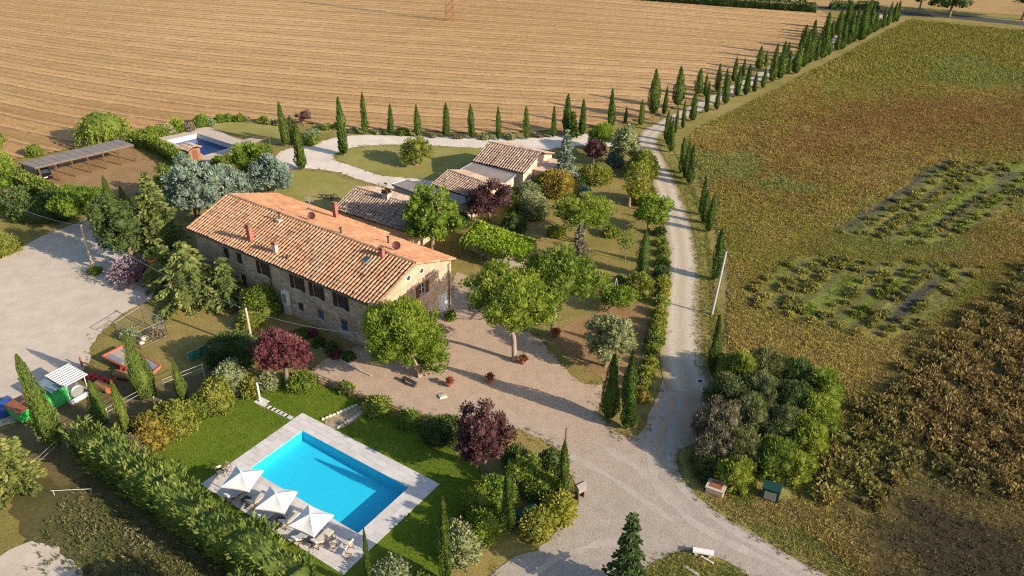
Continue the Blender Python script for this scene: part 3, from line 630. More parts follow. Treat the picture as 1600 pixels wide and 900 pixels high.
def dome_clumps(a, b, k, cr, rng, low=-.35, inner=.62, flat=1.0):
    """clump centres over an ellipsoid of half width a, half height b"""
    g = math.pi * (3 - math.sqrt(5)); c = []; lob = rsph(rng, 5); amp = np.array([.30, .24, -.28, -.24, .18])
    for i in range(k):
        z = 1 - (1 - low) * (i + .5) / k; r = math.sqrt(max(0, 1 - z * z)); t = i * g + rng.random() * .6
        f = inner * (.62 + .56 * rng.random())
        f *= 1 + float((amp * np.maximum(0, lob @ np.array([math.cos(t) * r, math.sin(t) * r, z])) ** 2).sum())
        c.append([math.cos(t) * r * a * f, math.sin(t) * r * a * f, z * b * f])
    c = np.array(c); s = cr * a * (.55 + .85 * rng.random(k) ** 1.3); 
    rad = np.stack([s, s, s * flat * min(1.0, max(.55, b / a))], 1)
    return c, rad
def limbs(mb, foot, top, r0, targets, rng, fork=.45, lean=None):
    """a tapered trunk that bends a little, and limbs into the clumps"""
    foot = np.array(foot, float); top = np.array(top, float)
    m1 = foot + (top - foot) * .35 + np.array([rng.normal() * .04, rng.normal() * .04, 0]) * np.linalg.norm(top - foot)
    m2 = foot + (top - foot) * .7 + np.array([rng.normal() * .05, rng.normal() * .05, 0]) * np.linalg.norm(top - foot)
    mb.tube([foot, foot + (m1 - foot) * .12, m1, m2, top], [r0 * 1.45, r0 * 1.05, r0 * .9, r0 * .72, r0 * .4], 8)
    for t in targets:
        f = fork + (1 - fork) * rng.random() * .85
        s = m1 + (m2 - m1) * ((f - .35) / .35) if f < .7 else m2 + (top - m2) * ((f - .7) / .3)
        mid = s * .5 + np.array(t) * .5 + np.array([0, 0, -.10 * np.linalg.norm(np.array(t) - s)]) + rng.normal(size=3) * .06 * np.linalg.norm(np.array(t) - s)
        mb.tube([s, mid, t], [r0 * .42, r0 * .28, r0 * .10], 5, cap=False)
PLANTN = [0]
def finish(name, root, crown, leaf, trunk=None, bark='bark'):
    V, F, T = crown
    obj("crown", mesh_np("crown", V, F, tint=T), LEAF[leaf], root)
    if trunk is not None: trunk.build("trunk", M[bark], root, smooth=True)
def tree(name, bx, by, cx, cy, w, h, leaf, label, group=None, k=18, cr=.40, cover=.55, ls=.30, up=.3, wild=.5, asp=.36, flat=1.0, low=-.8, r0=None, bark='bark', inner=.74, nl=7, fork=.45, droop=0, stems=1, cat='tree', tvar=.22, core=.70):
    """a tree: foot at (bx,by), crown centred at (cx,cy), w by h pixels across in the photograph"""
    PLANTN[0] += 1; rng = np.random.default_rng(1000 + PLANTN[0])
    foot = G(bx, by); s = mpp(foot); p = math.asin(min(.99, CAMH / math.hypot(CAMH, math.hypot(foot[0], foot[1]))))
    hc = max(.6, hgt(bx, by, cy)); cpt = foot + np.array([(cx - bx) * s, 0, hc])
    s = mpp(cpt); a = w / 2 * s; hp = h / 2 * s
    b = math.sqrt(max(hp * hp - (a * math.sin(p)) ** 2, (.38 * a) ** 2)) / math.cos(p)
    b = min(b, hc * .97)
    root = empty(name, foot); tag(root, label, cat, group)
    c, rad = dome_clumps(a, b, k, cr, rng, low, inner, flat)
    off = np.array([(cx - bx) * s, 0, hc])
    mb = MB(); r0 = r0 or max(.07, .035 * (hc + b))
    top = off + np.array([0, 0, b * .25]); tg = [c[i] + off for i in rng.choice(k, min(nl, k), replace=False)]
    if stems == 1: limbs(mb, (0, 0, -.1), top, r0, tg, rng, fork)
    else:
        for q in range(stems):
            a_ = q * 2 * math.pi / stems + .5
            limbs(mb, (math.cos(a_) * .15, math.sin(a_) * .15, -.1), top * .85 + np.array([math.cos(a_) * a * .35, math.sin(a_) * a * .35, 0]), r0 * .7, tg[q::stems], rng, fork)
    finish(name, root, clump_crown(c + off, rad, ls, cover, rng, up, 1.0, wild, asp, core, tvar, droop), leaf, mb, bark)
    return root
def shrub(name, cx, cy, w, leaf, label, flat=.8, group=None, k=9, cover=.6, ls=.24, up=.35, wild=.55, asp=.38, cr=.52, tvar=.2, sx=1.0, core=.74, cat='shrub', stem=True):
    PLANTN[0] += 1; rng = np.random.default_rng(3000 + PLANTN[0])
    P = G(cx, cy, 0.6); a = w / 2 * mpp(P); b = a * flat
    P = G(cx, cy, b * .75); root = empty(name, (P[0], P[1], 0)); tag(root, label, cat, group)
    c, rad = dome_clumps(a, b, k, cr, rng, -.25, .58)
    off = np.array([0, 0, b * .8])
    c = c + off; q_ = np.arange(7) * .8976 + rng.random(); sk = cr * a * (.8 + .4 * rng.random(7))
    c = np.concatenate([c, np.c_[np.cos(q_) * a * .66, np.sin(q_) * a * .66, sk * .55]]); rad = np.concatenate([rad, np.c_[sk, sk, sk * .9]])
    c = c; c[:, 2] = np.maximum(c[:, 2], rad[:, 2] * .75)
    mb = MB()
    for q in range(4): mb.tube([(0, 0, -.05), c[q % k] * .5 + np.array([0, 0, .05]), c[q % k]], [.05 + .012 * a, .04, .015], 5)
    finish(name, root, clump_crown(c, rad, ls, cover, rng, up, 1.0, wild, asp, core, tvar, 0, -.75), leaf, mb)
    for o in root.children:
        if o.name.startswith('trunk'): o.name = 'stem'
        else: o.name = 'foliage'
    return root
# --- cypresses: six spindles of different slenderness, shared between the trees
def cypress_mesh(asp, seed, n, leaf=.30):
    """height 8 m, width 8/asp"""
    rng = np.random.default_rng(seed); Hh = 8.0; R = Hh / asp / 2
    wob = rng.random(6) * 6
    def prof(t):
        t = np.asarray(t); lo = np.clip(t / .13, 0, 1) ** .5 * .75 + .25; hi = np.clip(1 - np.clip((t - .22) / .78, 0, 1) ** 2.3, 0, 1) ** .9
        return lo * hi * (1 + .11 * np.sin(t * 9 + wob[0]) + .08 * np.sin(t * 23 + wob[1]))
    t = rng.random(n) ** 1.18 * .985 + .01; a = rng.random(n) * 2 * math.pi
    lob = 1 + .22 * np.sin(a * 3 + wob[2] + t * 5) + .10 * np.sin(a * 5 + wob[3] - t * 9)
    r = prof(t) * R * lob * (.80 + .26 * rng.random(n)) + .02
    P = np.c_[np.cos(a) * r, np.sin(a) * r, .25 + t * (Hh - .3)]
    D = nrm(np.c_[np.cos(a) * .36, np.sin(a) * .36, np.full(n, 1.0)] + .30 * rsph(rng, n))
    tn = np.clip(.45 + .25 * (vnoise(a * 2, t * 14, seed) - .5) * 2 + .17 * rng.normal(size=n), 0, 1)
    V, F, T = leaf_quads(P, D, leaf * (.6 + .75 * rng.random(n)) * (1 - .45 * t), .24, tn, rng)
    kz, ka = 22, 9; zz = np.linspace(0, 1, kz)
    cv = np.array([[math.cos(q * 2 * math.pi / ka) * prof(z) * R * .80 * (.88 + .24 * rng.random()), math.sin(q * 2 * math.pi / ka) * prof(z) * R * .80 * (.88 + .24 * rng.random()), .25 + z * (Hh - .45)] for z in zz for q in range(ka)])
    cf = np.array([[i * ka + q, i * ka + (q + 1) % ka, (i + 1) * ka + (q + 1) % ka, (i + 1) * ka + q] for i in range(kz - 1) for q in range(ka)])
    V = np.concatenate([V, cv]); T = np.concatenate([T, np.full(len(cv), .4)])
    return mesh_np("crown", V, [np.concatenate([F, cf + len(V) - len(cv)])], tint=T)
CYP = {}
for asp_ in (3.2, 4.2, 5.2, 6.5, 8.0):
    CYP[asp_] = [cypress_mesh(asp_, int(asp_ * 100) + q, int(6800 / asp_ ** .5)) for q in range(3)]
_tm = MB(); _tm.tube([(0, 0, -.1), (0, 0, 1.2), (0, 0, 5.5)], [.13, .11, .03], 7)
_to = _tm.build("trunk", M['bark']); TRUNKME = _to.data; bpy.data.objects.remove(_to)
def cypress(bx, by, ty, w, label, group=None, leaf='cypress', hi=False, clear=0.0):
    PLANTN[0] += 1; rnd = random.Random(PLANTN[0] * 7)
    foot = G(bx, by); Hh = hgt(bx, by, ty); W = w * mpp(foot + np.array([0, 0, Hh * .4])); asp_ = Hh / W
    root = empty("cypress_tree", foot, rnd.random() * 6.28); tag(root, label, "cypress", group)
    if hi: me = cypress_mesh(min(asp_, 9), PLANTN[0], 5200, .22)
    else:
        key = min(CYP, key=lambda q: abs(math.log(q / asp_))); me = CYP[key][rnd.randrange(3)]
    wk = min(asp_, 9) if hi else key
    kz = (Hh - clear) / 8.0; kx = .86 * W / (8.0 / wk)
    lf = LEAF[leaf]
    o = bpy.data.objects.new("crown", me); C.objects.link(o); o.parent = root; o.scale = (kx * rnd.uniform(.84, 1.16), kx * rnd.uniform(.84, 1.16), kz); o.location = (0, 0, clear)
    root.rotation_euler = (rnd.gauss(0, .018), rnd.gauss(0, .018), root.rotation_euler[2])
    if not me.materials: me.materials.append(LEAF['cypress'])
    if leaf != 'cypress':
        o.material_slots[0].link = 'OBJECT'; o.material_slots[0].material = lf
    t = bpy.data.objects.new("trunk", TRUNKME); C.objects.link(t); t.parent = root; t.scale = (max(.5, kx), max(.5, kx), Hh / 8)
    return root
def conifer(name, bx, by, ty, w, leaf, label, group=None, tiers=13, droop=.25, n=34, ls=.34, asp=.30, clear=.06, sparse=1.0, bend=.0, cat='tree', shape=1.0, asw=.30, tvar=.18):
    """a conifer: whorls of boughs, each a fan of drooping sprays"""
    PLANTN[0] += 1; rng = np.random.default_rng(5000 + PLANTN[0])
    foot = G(bx, by); Hh = hgt(bx, by, ty); W = w * mpp(foot + np.array([0, 0, Hh * .4])); R = W / 2
    root = empty(name, foot); tag(root, label, cat, group)
    mb = MB(); mb.tube([(0, 0, -.1), (0, 0, Hh * .5), (0, 0, Hh * .97)], [.03 * Hh, .018 * Hh, .02], 7)
    P, D, T = [], [], []
    for i in range(tiers):
        t = (i + .5 * rng.random()) / tiers; z = Hh * (clear + (1 - clear) * t); rr = R * (1 - t ** shape) * (.85 + .3 * rng.random()) + .10
        nb = max(4, int(9 - 4 * t)); a0 = rng.random() * 6.28
        for q in range(nb):
            a = a0 + q * 2 * math.pi / nb + .25 * rng.normal(); L = rr * (.75 + .4 * rng.random())
            rise = .25 - droop; tip = np.array([math.cos(a) * L, math.sin(a) * L, z + L * (rise - .1)])
            st = np.array([0, 0, z]); mid = (st + tip) / 2 + np.array([0, 0, L * .13])
            mb.tube([st, mid, tip], [.012 * Hh * (1 - t) + .02, .02, .008], 4, cap=False)
            m = max(6, int(n * sparse * (L / R + .12)))
            u = rng.random(m) ** .75
            cpt = ((1 - u) ** 2)[:, None] * st + (2 * u * (1 - u))[:, None] * mid + (u ** 2)[:, None] * tip
            side = np.array([-math.sin(a), math.cos(a), 0]); sp = asw * L * (1.15 - u * .8)
            off = (rng.random(m) * 2 - 1) * sp
            pts = cpt + side * off[:, None] + np.c_[np.zeros(m), np.zeros(m), -droop * .5 * np.abs(off) + .06 * rng.normal(size=m)]
            dd = nrm(np.array([math.cos(a), math.sin(a), rise * .5]) + side * (np.sign(off) * .7)[:, None] + .3 * rsph(rng, m) + np.array([0, 0, -.12]))
            P.append(pts); D.append(dd); T.append(np.clip(.5 + tvar * rng.normal() + .15 * rng.normal(size=m), 0, 1))
    P = np.concatenate(P); D = np.concatenate(D); T = np.concatenate(T)
    V, F, T = leaf_quads(P, D, ls * (.7 + .6 * rng.random(len(P))), asp, T, rng)
    # inner body of packed twigs, its shade put in as a darker tint
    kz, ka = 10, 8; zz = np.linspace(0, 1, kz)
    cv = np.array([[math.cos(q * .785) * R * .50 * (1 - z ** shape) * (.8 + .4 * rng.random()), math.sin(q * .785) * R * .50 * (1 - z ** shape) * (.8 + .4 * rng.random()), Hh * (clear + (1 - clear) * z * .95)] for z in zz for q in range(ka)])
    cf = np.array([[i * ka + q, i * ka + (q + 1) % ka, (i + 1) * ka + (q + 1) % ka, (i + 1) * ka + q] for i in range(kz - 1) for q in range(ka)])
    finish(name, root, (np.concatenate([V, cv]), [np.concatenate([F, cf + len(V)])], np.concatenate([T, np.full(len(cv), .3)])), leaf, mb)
    return root
def hedge(name, px, width, height, leaf, label, ls=.26, cover=.9, wild=.55, lump=.18, seed=1, up=.35, asp=.36, world=None, tvar=.5, cat='hedge'):
    """foliage over a long box that follows the points"""
    rng = np.random.default_rng(7000 + seed)
    P = smooth_loop([G(*p) for p in px], step=.4, jit=0, closed=False)
    d = np.gradient(P, axis=0); d /= np.linalg.norm(d, axis=1)[:, None] + 1e-9; nn = np.stack([-d[:, 1], d[:, 0]], 1)
    seg = np.r_[0, np.cumsum(np.linalg.norm(np.diff(P, axis=0), axis=1))]; L = seg[-1]
    per = width + 2 * height; n = int(cover * L * per / (ls * ls * asp))
    u = rng.random(n) * L; v = rng.random(n) * per
    def at(u):
        return np.c_[np.interp(u, seg, P[:, 0]), np.interp(u, seg, P[:, 1])], np.c_[np.interp(u, seg, nn[:, 0]), np.interp(u, seg, nn[:, 1])]
    def surf(u, v, k=1.0):
        c, q = at(u)
        hh = height * (1 + 2 * lump * (fbm(u * .55, v * 0 + seed, seed, 3) - .5)) * np.minimum(1, .55 + np.minimum(u, L - u) / (.5 * width))
        ww = width * (1 + 2 * lump * (fbm(u * .7, v * 0 + 9 + seed, seed + 5, 3) - .5))
        s1 = v < height; s3 = v > height + width; s2 = ~s1 & ~s3
        off = np.where(s1, -ww / 2 * (.82 + .18 * np.sin(v / height * 2.6)), np.where(s3, ww / 2 * (.82 + .18 * np.sin((per - v) / height * 2.6)), (v - height) / width * ww - ww / 2))
        z = np.where(s1, v / height * hh, np.where(s3, (per - v) / height * hh, hh * (1 + .06 * np.cos((v - height) / width * 6.28 - 3.14))))
        lum = 1 + lump * 1.4 * (vnoise(u * 1.1, v * 1.1, seed + 2) - .5)
        X_ = c + q * (off * k * lum)[:, None]
        N_ = np.c_[q * np.where(s1, -1, np.where(s3, 1, 0))[:, None], np.where(s2, 1.0, .15)]
        return np.c_[X_, z * (k if k < 1 else 1) * (.97 + .06 * lum)], N_
    S, N = surf(u, v)
    S = S - N * (rng.random(n) ** 1.5 * .25)[:, None]
    D = nrm(N + np.array([0, 0, up]) + wild * rsph(rng, n))
    t = np.clip(.5 + tvar * (fbm(u * .8, v * .8, seed + 8, 3) - .5) * 2 + .18 * rng.normal(size=n), 0, 1)
    V, F, T = leaf_quads(S, D, ls * (.6 + .8 * rng.random(n)), asp, t, rng)
    nu = max(4, int(L / .5)); nv = 14; uu, vv = np.meshgrid(np.linspace(0, L, nu), np.linspace(.02, per - .02, nv), indexing='ij')
    cvx, _ = surf(uu.ravel(), vv.ravel(), .80); cvx[:, 2] *= .95
    cf = np.array([[i * nv + j, i * nv + j + 1, (i + 1) * nv + j + 1, (i + 1) * nv + j] for i in range(nu - 1) for j in range(nv - 1)])
    Vc = np.concatenate([V, cvx]); Tc = np.concatenate([T, np.full(len(cvx), .3)])
    o0 = np.array([P[0][0], P[0][1], 0])
    root = empty(name, o0); tag(root, label, cat)
    obj("foliage", mesh_np("foliage", Vc - o0, [np.concatenate([F, cf + len(V)])], tint=Tc), LEAF[leaf], root)
    mb = MB()
    for i in range(int(L / 1.2) + 1):
        c, _ = at(np.array([min(L, .3 + i * 1.2)])); x_, y_ = c[0] - o0[:2]
        mb.tube([(x_, y_, -.05), (x_ + .1, y_, height * .5), (x_, y_ + .08, height * .85)], [.06, .045, .02], 5)
    tag(mb.build("stems", M["bark"], root), kind="stuff")
    return root

# --- the row behind the upper drive, counted from the upper pool
GB = "cypresses standing behind the upper drive"
for i, (bx, by, ty, w) in enumerate([(571, 210, 143, 12), (611, 212, 162, 9), (653, 214, 162, 12), (697, 215, 160, 11), (738, 217, 161, 10), (779, 219, 166, 9), (823, 218, 165, 10), (864, 215, 165, 10), (885, 210, 146, 13), (909, 212, 154, 10), (954, 203, 138, 13), (977, 192, 167, 6), (1001, 196, 155, 8)]):
    cypress(bx, by, ty, w, f"{ordinal(i)} dark cypress in the row between upper drive and stubble, counting from the upper pool", GB)
cypress(447, 228, 157, 16, "stout cypress at the corner of the upper pool lawn, farthest of three", "cypresses beside the upper pool")
cypress(459, 226, 178, 11, "small cypress squeezed between two taller ones beside the upper pool", "cypresses beside the upper pool")
cypress(472, 265, 190, 16, "cypress on the grass edge where the upper drive bends, nearest the blue cedars", "cypresses beside the upper pool")
cypress(538, 243, 151, 13, "tall slim cypress at the tip of the island lawn")
# --- the avenue
GL = "cypresses on the stubble side of the drive"
for i, (bx, by, ty, w, cl) in enumerate([(1021, 188, 107, 19, 1.0), (1037, 180, 134, 8, 0), (1058, 171, 103, 21, .6), (1090, 151, 106, 13, .4), (1102, 151, 115, 8, 0), (1120, 143, 99, 10, 0), (1133, 137, 105, 7, 0), (1146, 128, 88, 7, 0), (1160, 121, 90, 7, 0), (1185, 111, 71, 13, .4), (1196, 105, 79, 8, 0), (1230, 91, 64, 7, 0), (1254, 76, 38, 13, 0), (1297, 62, 30, 10, 0), (1308, 56, 14, 13, 0), (1322, 48, 0, 13, 0), (1356, 33, -4, 12, 0)]):
    cypress(bx, by, ty, w, f"{ordinal(i)} cypress on the stubble side of the drive, counting from the bend", GL, clear=cl)
GR = "cypresses on the weedy side of the drive"
for i, (x, y, tx, ty, w) in enumerate([(440, 630, 453, 480, 40), (510, 590, 520, 420, 26), (565, 573, 578, 440, 28), (610, 545, 637, 385, 38), (670, 505, 690, 340, 38), (715, 500, 740, 330, 33), (760, 480, 772, 375, 24), (805, 460, 820, 350, 22), (850, 432, 868, 225, 38), (893, 415, 925, 210, 40), (935, 390, 965, 260, 26), (975, 385, 990, 225, 58), (1015, 355, 1050, 145, 34), (1045, 335, 1085, 100, 42), (1080, 320, 1105, 190, 32), (1115, 310, 1135, 60, 56), (1150, 290, 1165, 205, 20), (1190, 265, 1205, 150, 32), (1215, 260, 1245, 100, 34), (1250, 238, 1275, 45, 42), (1275, 225, 1305, 30, 34), (1310, 215, 1335, 15, 58), (1350, 190, 1380, 5, 40), (1385, 170, 1405, 60, 34), (1410, 150, 1420, 90, 18), (1430, 148, 1455, 30, 30), (1455, 138, 1485, 5, 26), (1485, 120, 1497, 5, 26), (1503, 115, 1530, 0, 22)]):
    cypress(950 + x * .3, y * .3, ty * .3, w * .3, f"{ordinal(i)} cypress on the weedy side of the straight drive, counting from the bend", GR)
GC = "cypresses on the outer side of the drive's bend"
for i, (bx, by, ty, w) in enumerate([(1055, 209, 167, 6), (1067, 201, 155, 7), (1040, 220, 172, 7), (1044, 229, 180, 8), (1048, 238, 184, 10), (1065, 271, 214, 11), (1071, 280, 222, 11), (1077, 289, 226, 12), (1095.5, 336, 275, 11), (1100, 349, 298, 11), (1106, 363, 303, 12), (1117, 438, 356, 15)]):
    lb = ["slim cypress, second beyond the far trio on the outer side of the bend", "slim cypress where the bend meets the straight, beside the straight row", "farthest cypress of the far trio outside the bend", "middle cypress of the far trio outside the bend", "nearest cypress of the far trio outside the bend", "farthest cypress of the middle trio on the weedy verge", "middle cypress of the middle trio on the weedy verge", "nearest cypress of the middle trio on the weedy verge", "farthest cypress of the trio just beyond the grey pole", "middle cypress of the trio just beyond the grey pole", "nearest cypress of the trio just beyond the grey pole", "cypress standing alone right behind the top of the grey pole"][i]
    cypress(bx, by, ty, w, lb, GC)
cypress(1113, 586, 488, 19, "cypress on the verge at the foot of the grey pole, beside the shrub plot", hi=True)
cypress(951, 656, 548, 23, "shorter of two cypresses at the gravel yard corner", "two cypresses at the yard corner", hi=True)
cypress(980, 670, 545, 24, "taller cypress at the gravel yard corner, beside the shaded drive", "two cypresses at the yard corner", hi=True)
# --- left yard
GY = "cypresses between the machines and the pool hedge"
cypress(90, 703, 533, 34, "tallest cypress, leaning over the green bins in the machine yard", GY, 'cypress_pale', True)
cypress(230, 626, 512, 31, "broad cypress in front of the flatbed trailer", GY, 'cypress_pale', True)
cypress(240, 620, 545, 17, "narrow dark cypress tucked behind the broad one by the trailer", GY, 'cypress', True)
cypress(160, 664, 590, 32, "squat cypress beside the striped tank canopy", GY, 'cypress_pale', True)
cypress(203, 692, 585, 20, "slim cypress rising from the lawn shrubs, between squat and broad ones", GY, 'cypress_pale', True)
cypress(290, 634, 553, 15, "thin cypress nearest the green netting", GY, 'cypress_pale', True)
cypress(795, 832, 718, 20, "dark cypress among the laurels in the roadside shrubbery", None, 'cypress', True)
cypress(880, 782, 685, 18, "cypress beside the thin post at the shrubbery's road edge", None, 'cypress', True)
cypress(696, 910, 775, 21, "slim cypress at the bottom edge in front of the grey green bush", None, 'cypress', True)
cypress(578, 930, 820, 10, "very thin young cypress at the pool deck's near corner", None, 'cypress', True)
cypress(1003, 432, 358, 24, "dark cypress in the garden beside the golden bush", None, 'cypress', True)
cypress(190, 385, 268, 25, "dark cypress with twin tips behind the pale fir", None, 'cypress', True)
cypress(212, 380, 285, 24, "dark cypress leaning against the pale fir", None, 'cypress', True)
# --- conifers
conifer("fir_tree", 975, 935, 795, 72, 'dark', "spiky dark fir standing beside the road junction at the bottom edge", tiers=16, droop=.2, n=50, ls=.30)
conifer("fir_tree", 255, 395, 262, 84, 'cedar', "tall pale green fir beside the parking, left of the blue cedars", tiers=17, droop=.25, n=95, ls=.36, shape=1.5)
conifer("cedar_tree", 300, 468, 372, 120, 'cedar', "wide drooping cedar in front of the farmhouse's far corner", tiers=9, droop=.40, n=85, ls=.46, shape=1.9, asw=.22)
conifer("cedar_tree", 262, 448, 368, 70, 'cedar', "smaller cedar behind the wide one, next to the parking", tiers=9, droop=.36, n=60, ls=.42, shape=1.5, asw=.22)
conifer("cedar_tree", 357, 472, 397, 82, 'cedar', "yellowish young cedar with a bare leader against the farmhouse wall", tiers=9, droop=.40, n=55, ls=.38, shape=1.2, asw=.2)
conifer("cedar_tree", 883, 290, 200, 36, 'blue', "weeping grey green cedar beside the gabled barn", tiers=15, droop=.42, n=50, ls=.34, shape=1.5)
conifer("spruce_tree", 903, 425, 345, 52, 'dry', "half bare grey spruce behind the big twin pines", tiers=13, droop=.2, n=42, ls=.28, sparse=.9)
conifer("cedar_tree", 18, 768, 655, 96, 'cedar', "full conifer cut by the left edge beside the green bin", tiers=15, droop=.15, n=95, ls=.32, shape=1.8)
conifer("cedar_tree", 895, 215, 172, 16, 'cypress', "narrow conifer hidden behind the weeping cedar", tiers=12, droop=.1, n=36, ls=.32)
GBC = "blue cedars behind the farmhouse"
tree("blue_cedar", 308, 345, 312, 290, 95, 95, 'blue', "large blue grey cedar behind the farmhouse gable, nearest the fir", GBC, k=54, cr=.20, asp=.24, ls=.42, cover=.5, up=.6, stems=3, low=-.7)
tree("blue_cedar", 365, 320, 362, 288, 78, 74, 'blue', "middle blue cedar behind the farmhouse ridge", GBC, k=46, cr=.21, asp=.24, ls=.42, cover=.5, up=.6, stems=3, low=-.7)
tree("blue_cedar", 425, 305, 427, 276, 72, 66, 'blue', "blue cedar nearest the back lawn, behind the orange roof slope", GBC, k=46, cr=.21, asp=.24, ls=.42, cover=.5, up=.6, stems=3, low=-.7)
# --- pines and broadleaf trees
tree("umbrella_pine", 655, 588, 634, 525, 128, 108, 'stone_pine', "bright green umbrella pine hiding the farmhouse's near corner", k=64, cr=.22, ls=.44, asp=.15, cover=.6, up=1.0, wild=.35, stems=3, r0=.22, bark='pine_bark', nl=12)
tree("umbrella_pine", 668, 586, 676, 562, 52, 42, 'stone_pine', "low side pine beside the umbrella pine, over the gravel", k=14, cr=.34, ls=.40, asp=.17, cover=.55, up=.9, wild=.35, stems=2, r0=.12, bark='pine_bark')
tree("twin_pine", 804, 563, 806, 470, 150, 112, 'pine', "nearer of the twin big pines, its pale trunk rising from the gravel", k=84, cr=.19, ls=.40, asp=.17, cover=.5, core=.6, up=.8, wild=.4, r0=.26, bark='pine_bark', nl=16, fork=.55)
tree("twin_pine", 862, 522, 868, 432, 128, 104, 'pine', "farther of the twin big pines, bare limbs showing towards the drive", k=70, cr=.19, ls=.40, asp=.17, cover=.42, core=.5, up=.8, wild=.4, r0=.26, bark='pine_bark', nl=18, fork=.4, low=-.55)
tree("umbrella_pine", 142, 358, 136, 314, 78, 46, 'stone_pine', "umbrella pine at the parking edge below the carport", k=26, cr=.30, ls=.42, asp=.2, cover=.55, up=.9, r0=.2, bark='pine_bark', fork=.6)
tree("spreading_pine", 905, 378, 914, 335, 108, 62, 'pine', "low spreading pine with grey inner branches in the garden", k=56, cr=.19, ls=.38, asp=.17, cover=.42, core=.5, up=.7, stems=3, r0=.18, bark='pine_bark', nl=15, low=-.4)
tree("garden_tree", 675, 392, 673, 340, 82, 96, 'broad', "bright broadleaf tree between farmhouse and vine pergola", k=60, cr=.22, ls=.34, asp=.40, cover=.5, low=-.7)
tree("purple_plum", 765, 352, 763, 314, 66, 56, 'purple', "dark purple plum beside the low barn's flat roof", "purple plums", k=26, cr=.32, ls=.32, cover=.5, low=-.7)
tree("purple_plum", 926, 262, 926, 236, 38, 42, 'purple', "purple plum in front of the round pine by the drive's bend", "purple plums", k=18, cr=.36, ls=.32, cover=.5, low=-.7)
tree("purple_plum", 476, 196, 476, 182, 22, 19, 'purple', "small purple plum on the stubble edge beside the upper pool cypresses", "purple plums", k=10, cr=.42, ls=.34, cover=.5)
tree("purple_plum", 450, 606, 447, 545, 86, 84, 'red', "reddish plum in front of the farmhouse wall, at the lawn's top corner", "purple plums", k=64, cr=.20, ls=.34, asp=.20, cover=.5, up=.9, low=-.75, wild=.4)
tree("purple_plum", 758, 738, 754, 686, 98, 96, 'purple', "purple brown plum at the pool lawn's corner beside the road", "purple plums", k=74, cr=.19, ls=.28, asp=.26, cover=.5, low=-.75, up=.6)
tree("round_pine", 935, 238, 938, 214, 52, 42, 'stone_pine', "round bright pine behind the purple plum by the bend", k=22, cr=.34, ls=.38, asp=.22, cover=.55, up=.8, low=-.6)
tree("flowering_ash", 972, 262, 975, 224, 48, 66, 'olive', "pale greyish tree on the inside of the drive's bend", k=26, cr=.32, ls=.34, cover=.5, low=-.8)
tree("olive_tree", 945, 572, 951, 531, 82, 90, 'olive', "silvery olive tree on the garden corner above the yard cypresses", k=58, cr=.20, ls=.32, asp=.22, cover=.5, low=-.7)
tree("birch_tree", 983, 322, 992, 284, 44, 72, 'yellow', "thin birch with a white trunk on the inside of the drive", k=26, cr=.30, ls=.30, cover=.34, low=-.85, core=.45, bark='bark')
tree("garden_tree", 1014, 362, 1014, 330, 54, 52, 'broad', "round leafy tree close to the drive, below the birch", k=24, cr=.34, ls=.32, cover=.5, low=-.7)
tree("sapling", 976, 408, 976, 378, 30, 34, 'broad', "thin young tree on dry grass beside the dark garden cypress", k=9, cr=.34, ls=.30, cover=.25, core=.3, low=-.6, r0=.06, nl=9)
tree("low_pine", 945, 486, 962, 466, 60, 36, 'stone_pine', "low feathery pine bush beside the swing frame", k=18, cr=.32, ls=.36, asp=.2, cover=.5, up=.6, stems=3)
tree("island_tree", 650, 258, 650, 236, 46, 42, 'yellow', "small leafy tree standing on the island lawn", k=18, cr=.34, ls=.36, cover=.45, low=-.7, stems=3)
tree("dark_oak", 205, 420, 200, 352, 72, 110, 'dark', "dense dark tree over the shaded parking, behind the lilac bush", k=30, cr=.32, ls=.34, cover=.55, low=-.85)
tree("green_tree", 401, 288, 400, 246, 62, 56, 'stone_pine', "bright upright bushy tree between the upper pool and the blue cedars", k=26, cr=.32, ls=.42, asp=.2, cover=.55, up=1.1, wild=.3, stems=4, low=-.8)
tree("pale_tree", 268, 312, 270, 285, 52, 52, 'hedge', "yellow green tree between the carport yard and the blue cedars", k=20, cr=.33, ls=.34, cover=.5, low=-.8)
tree("leafy_tree", 8, 300, 2, 262, 52, 62, 'broad', "broadleaf tree cut by the left edge beside the carport", k=24, cr=.33, ls=.34, cover=.5, low=-.8)
tree("leafy_tree", -8, 262, -6, 222, 40, 50, 'yellow', "yellowish tree top at the left edge in front of the stubble", k=16, cr=.36, ls=.34, cover=.45, low=-.7)
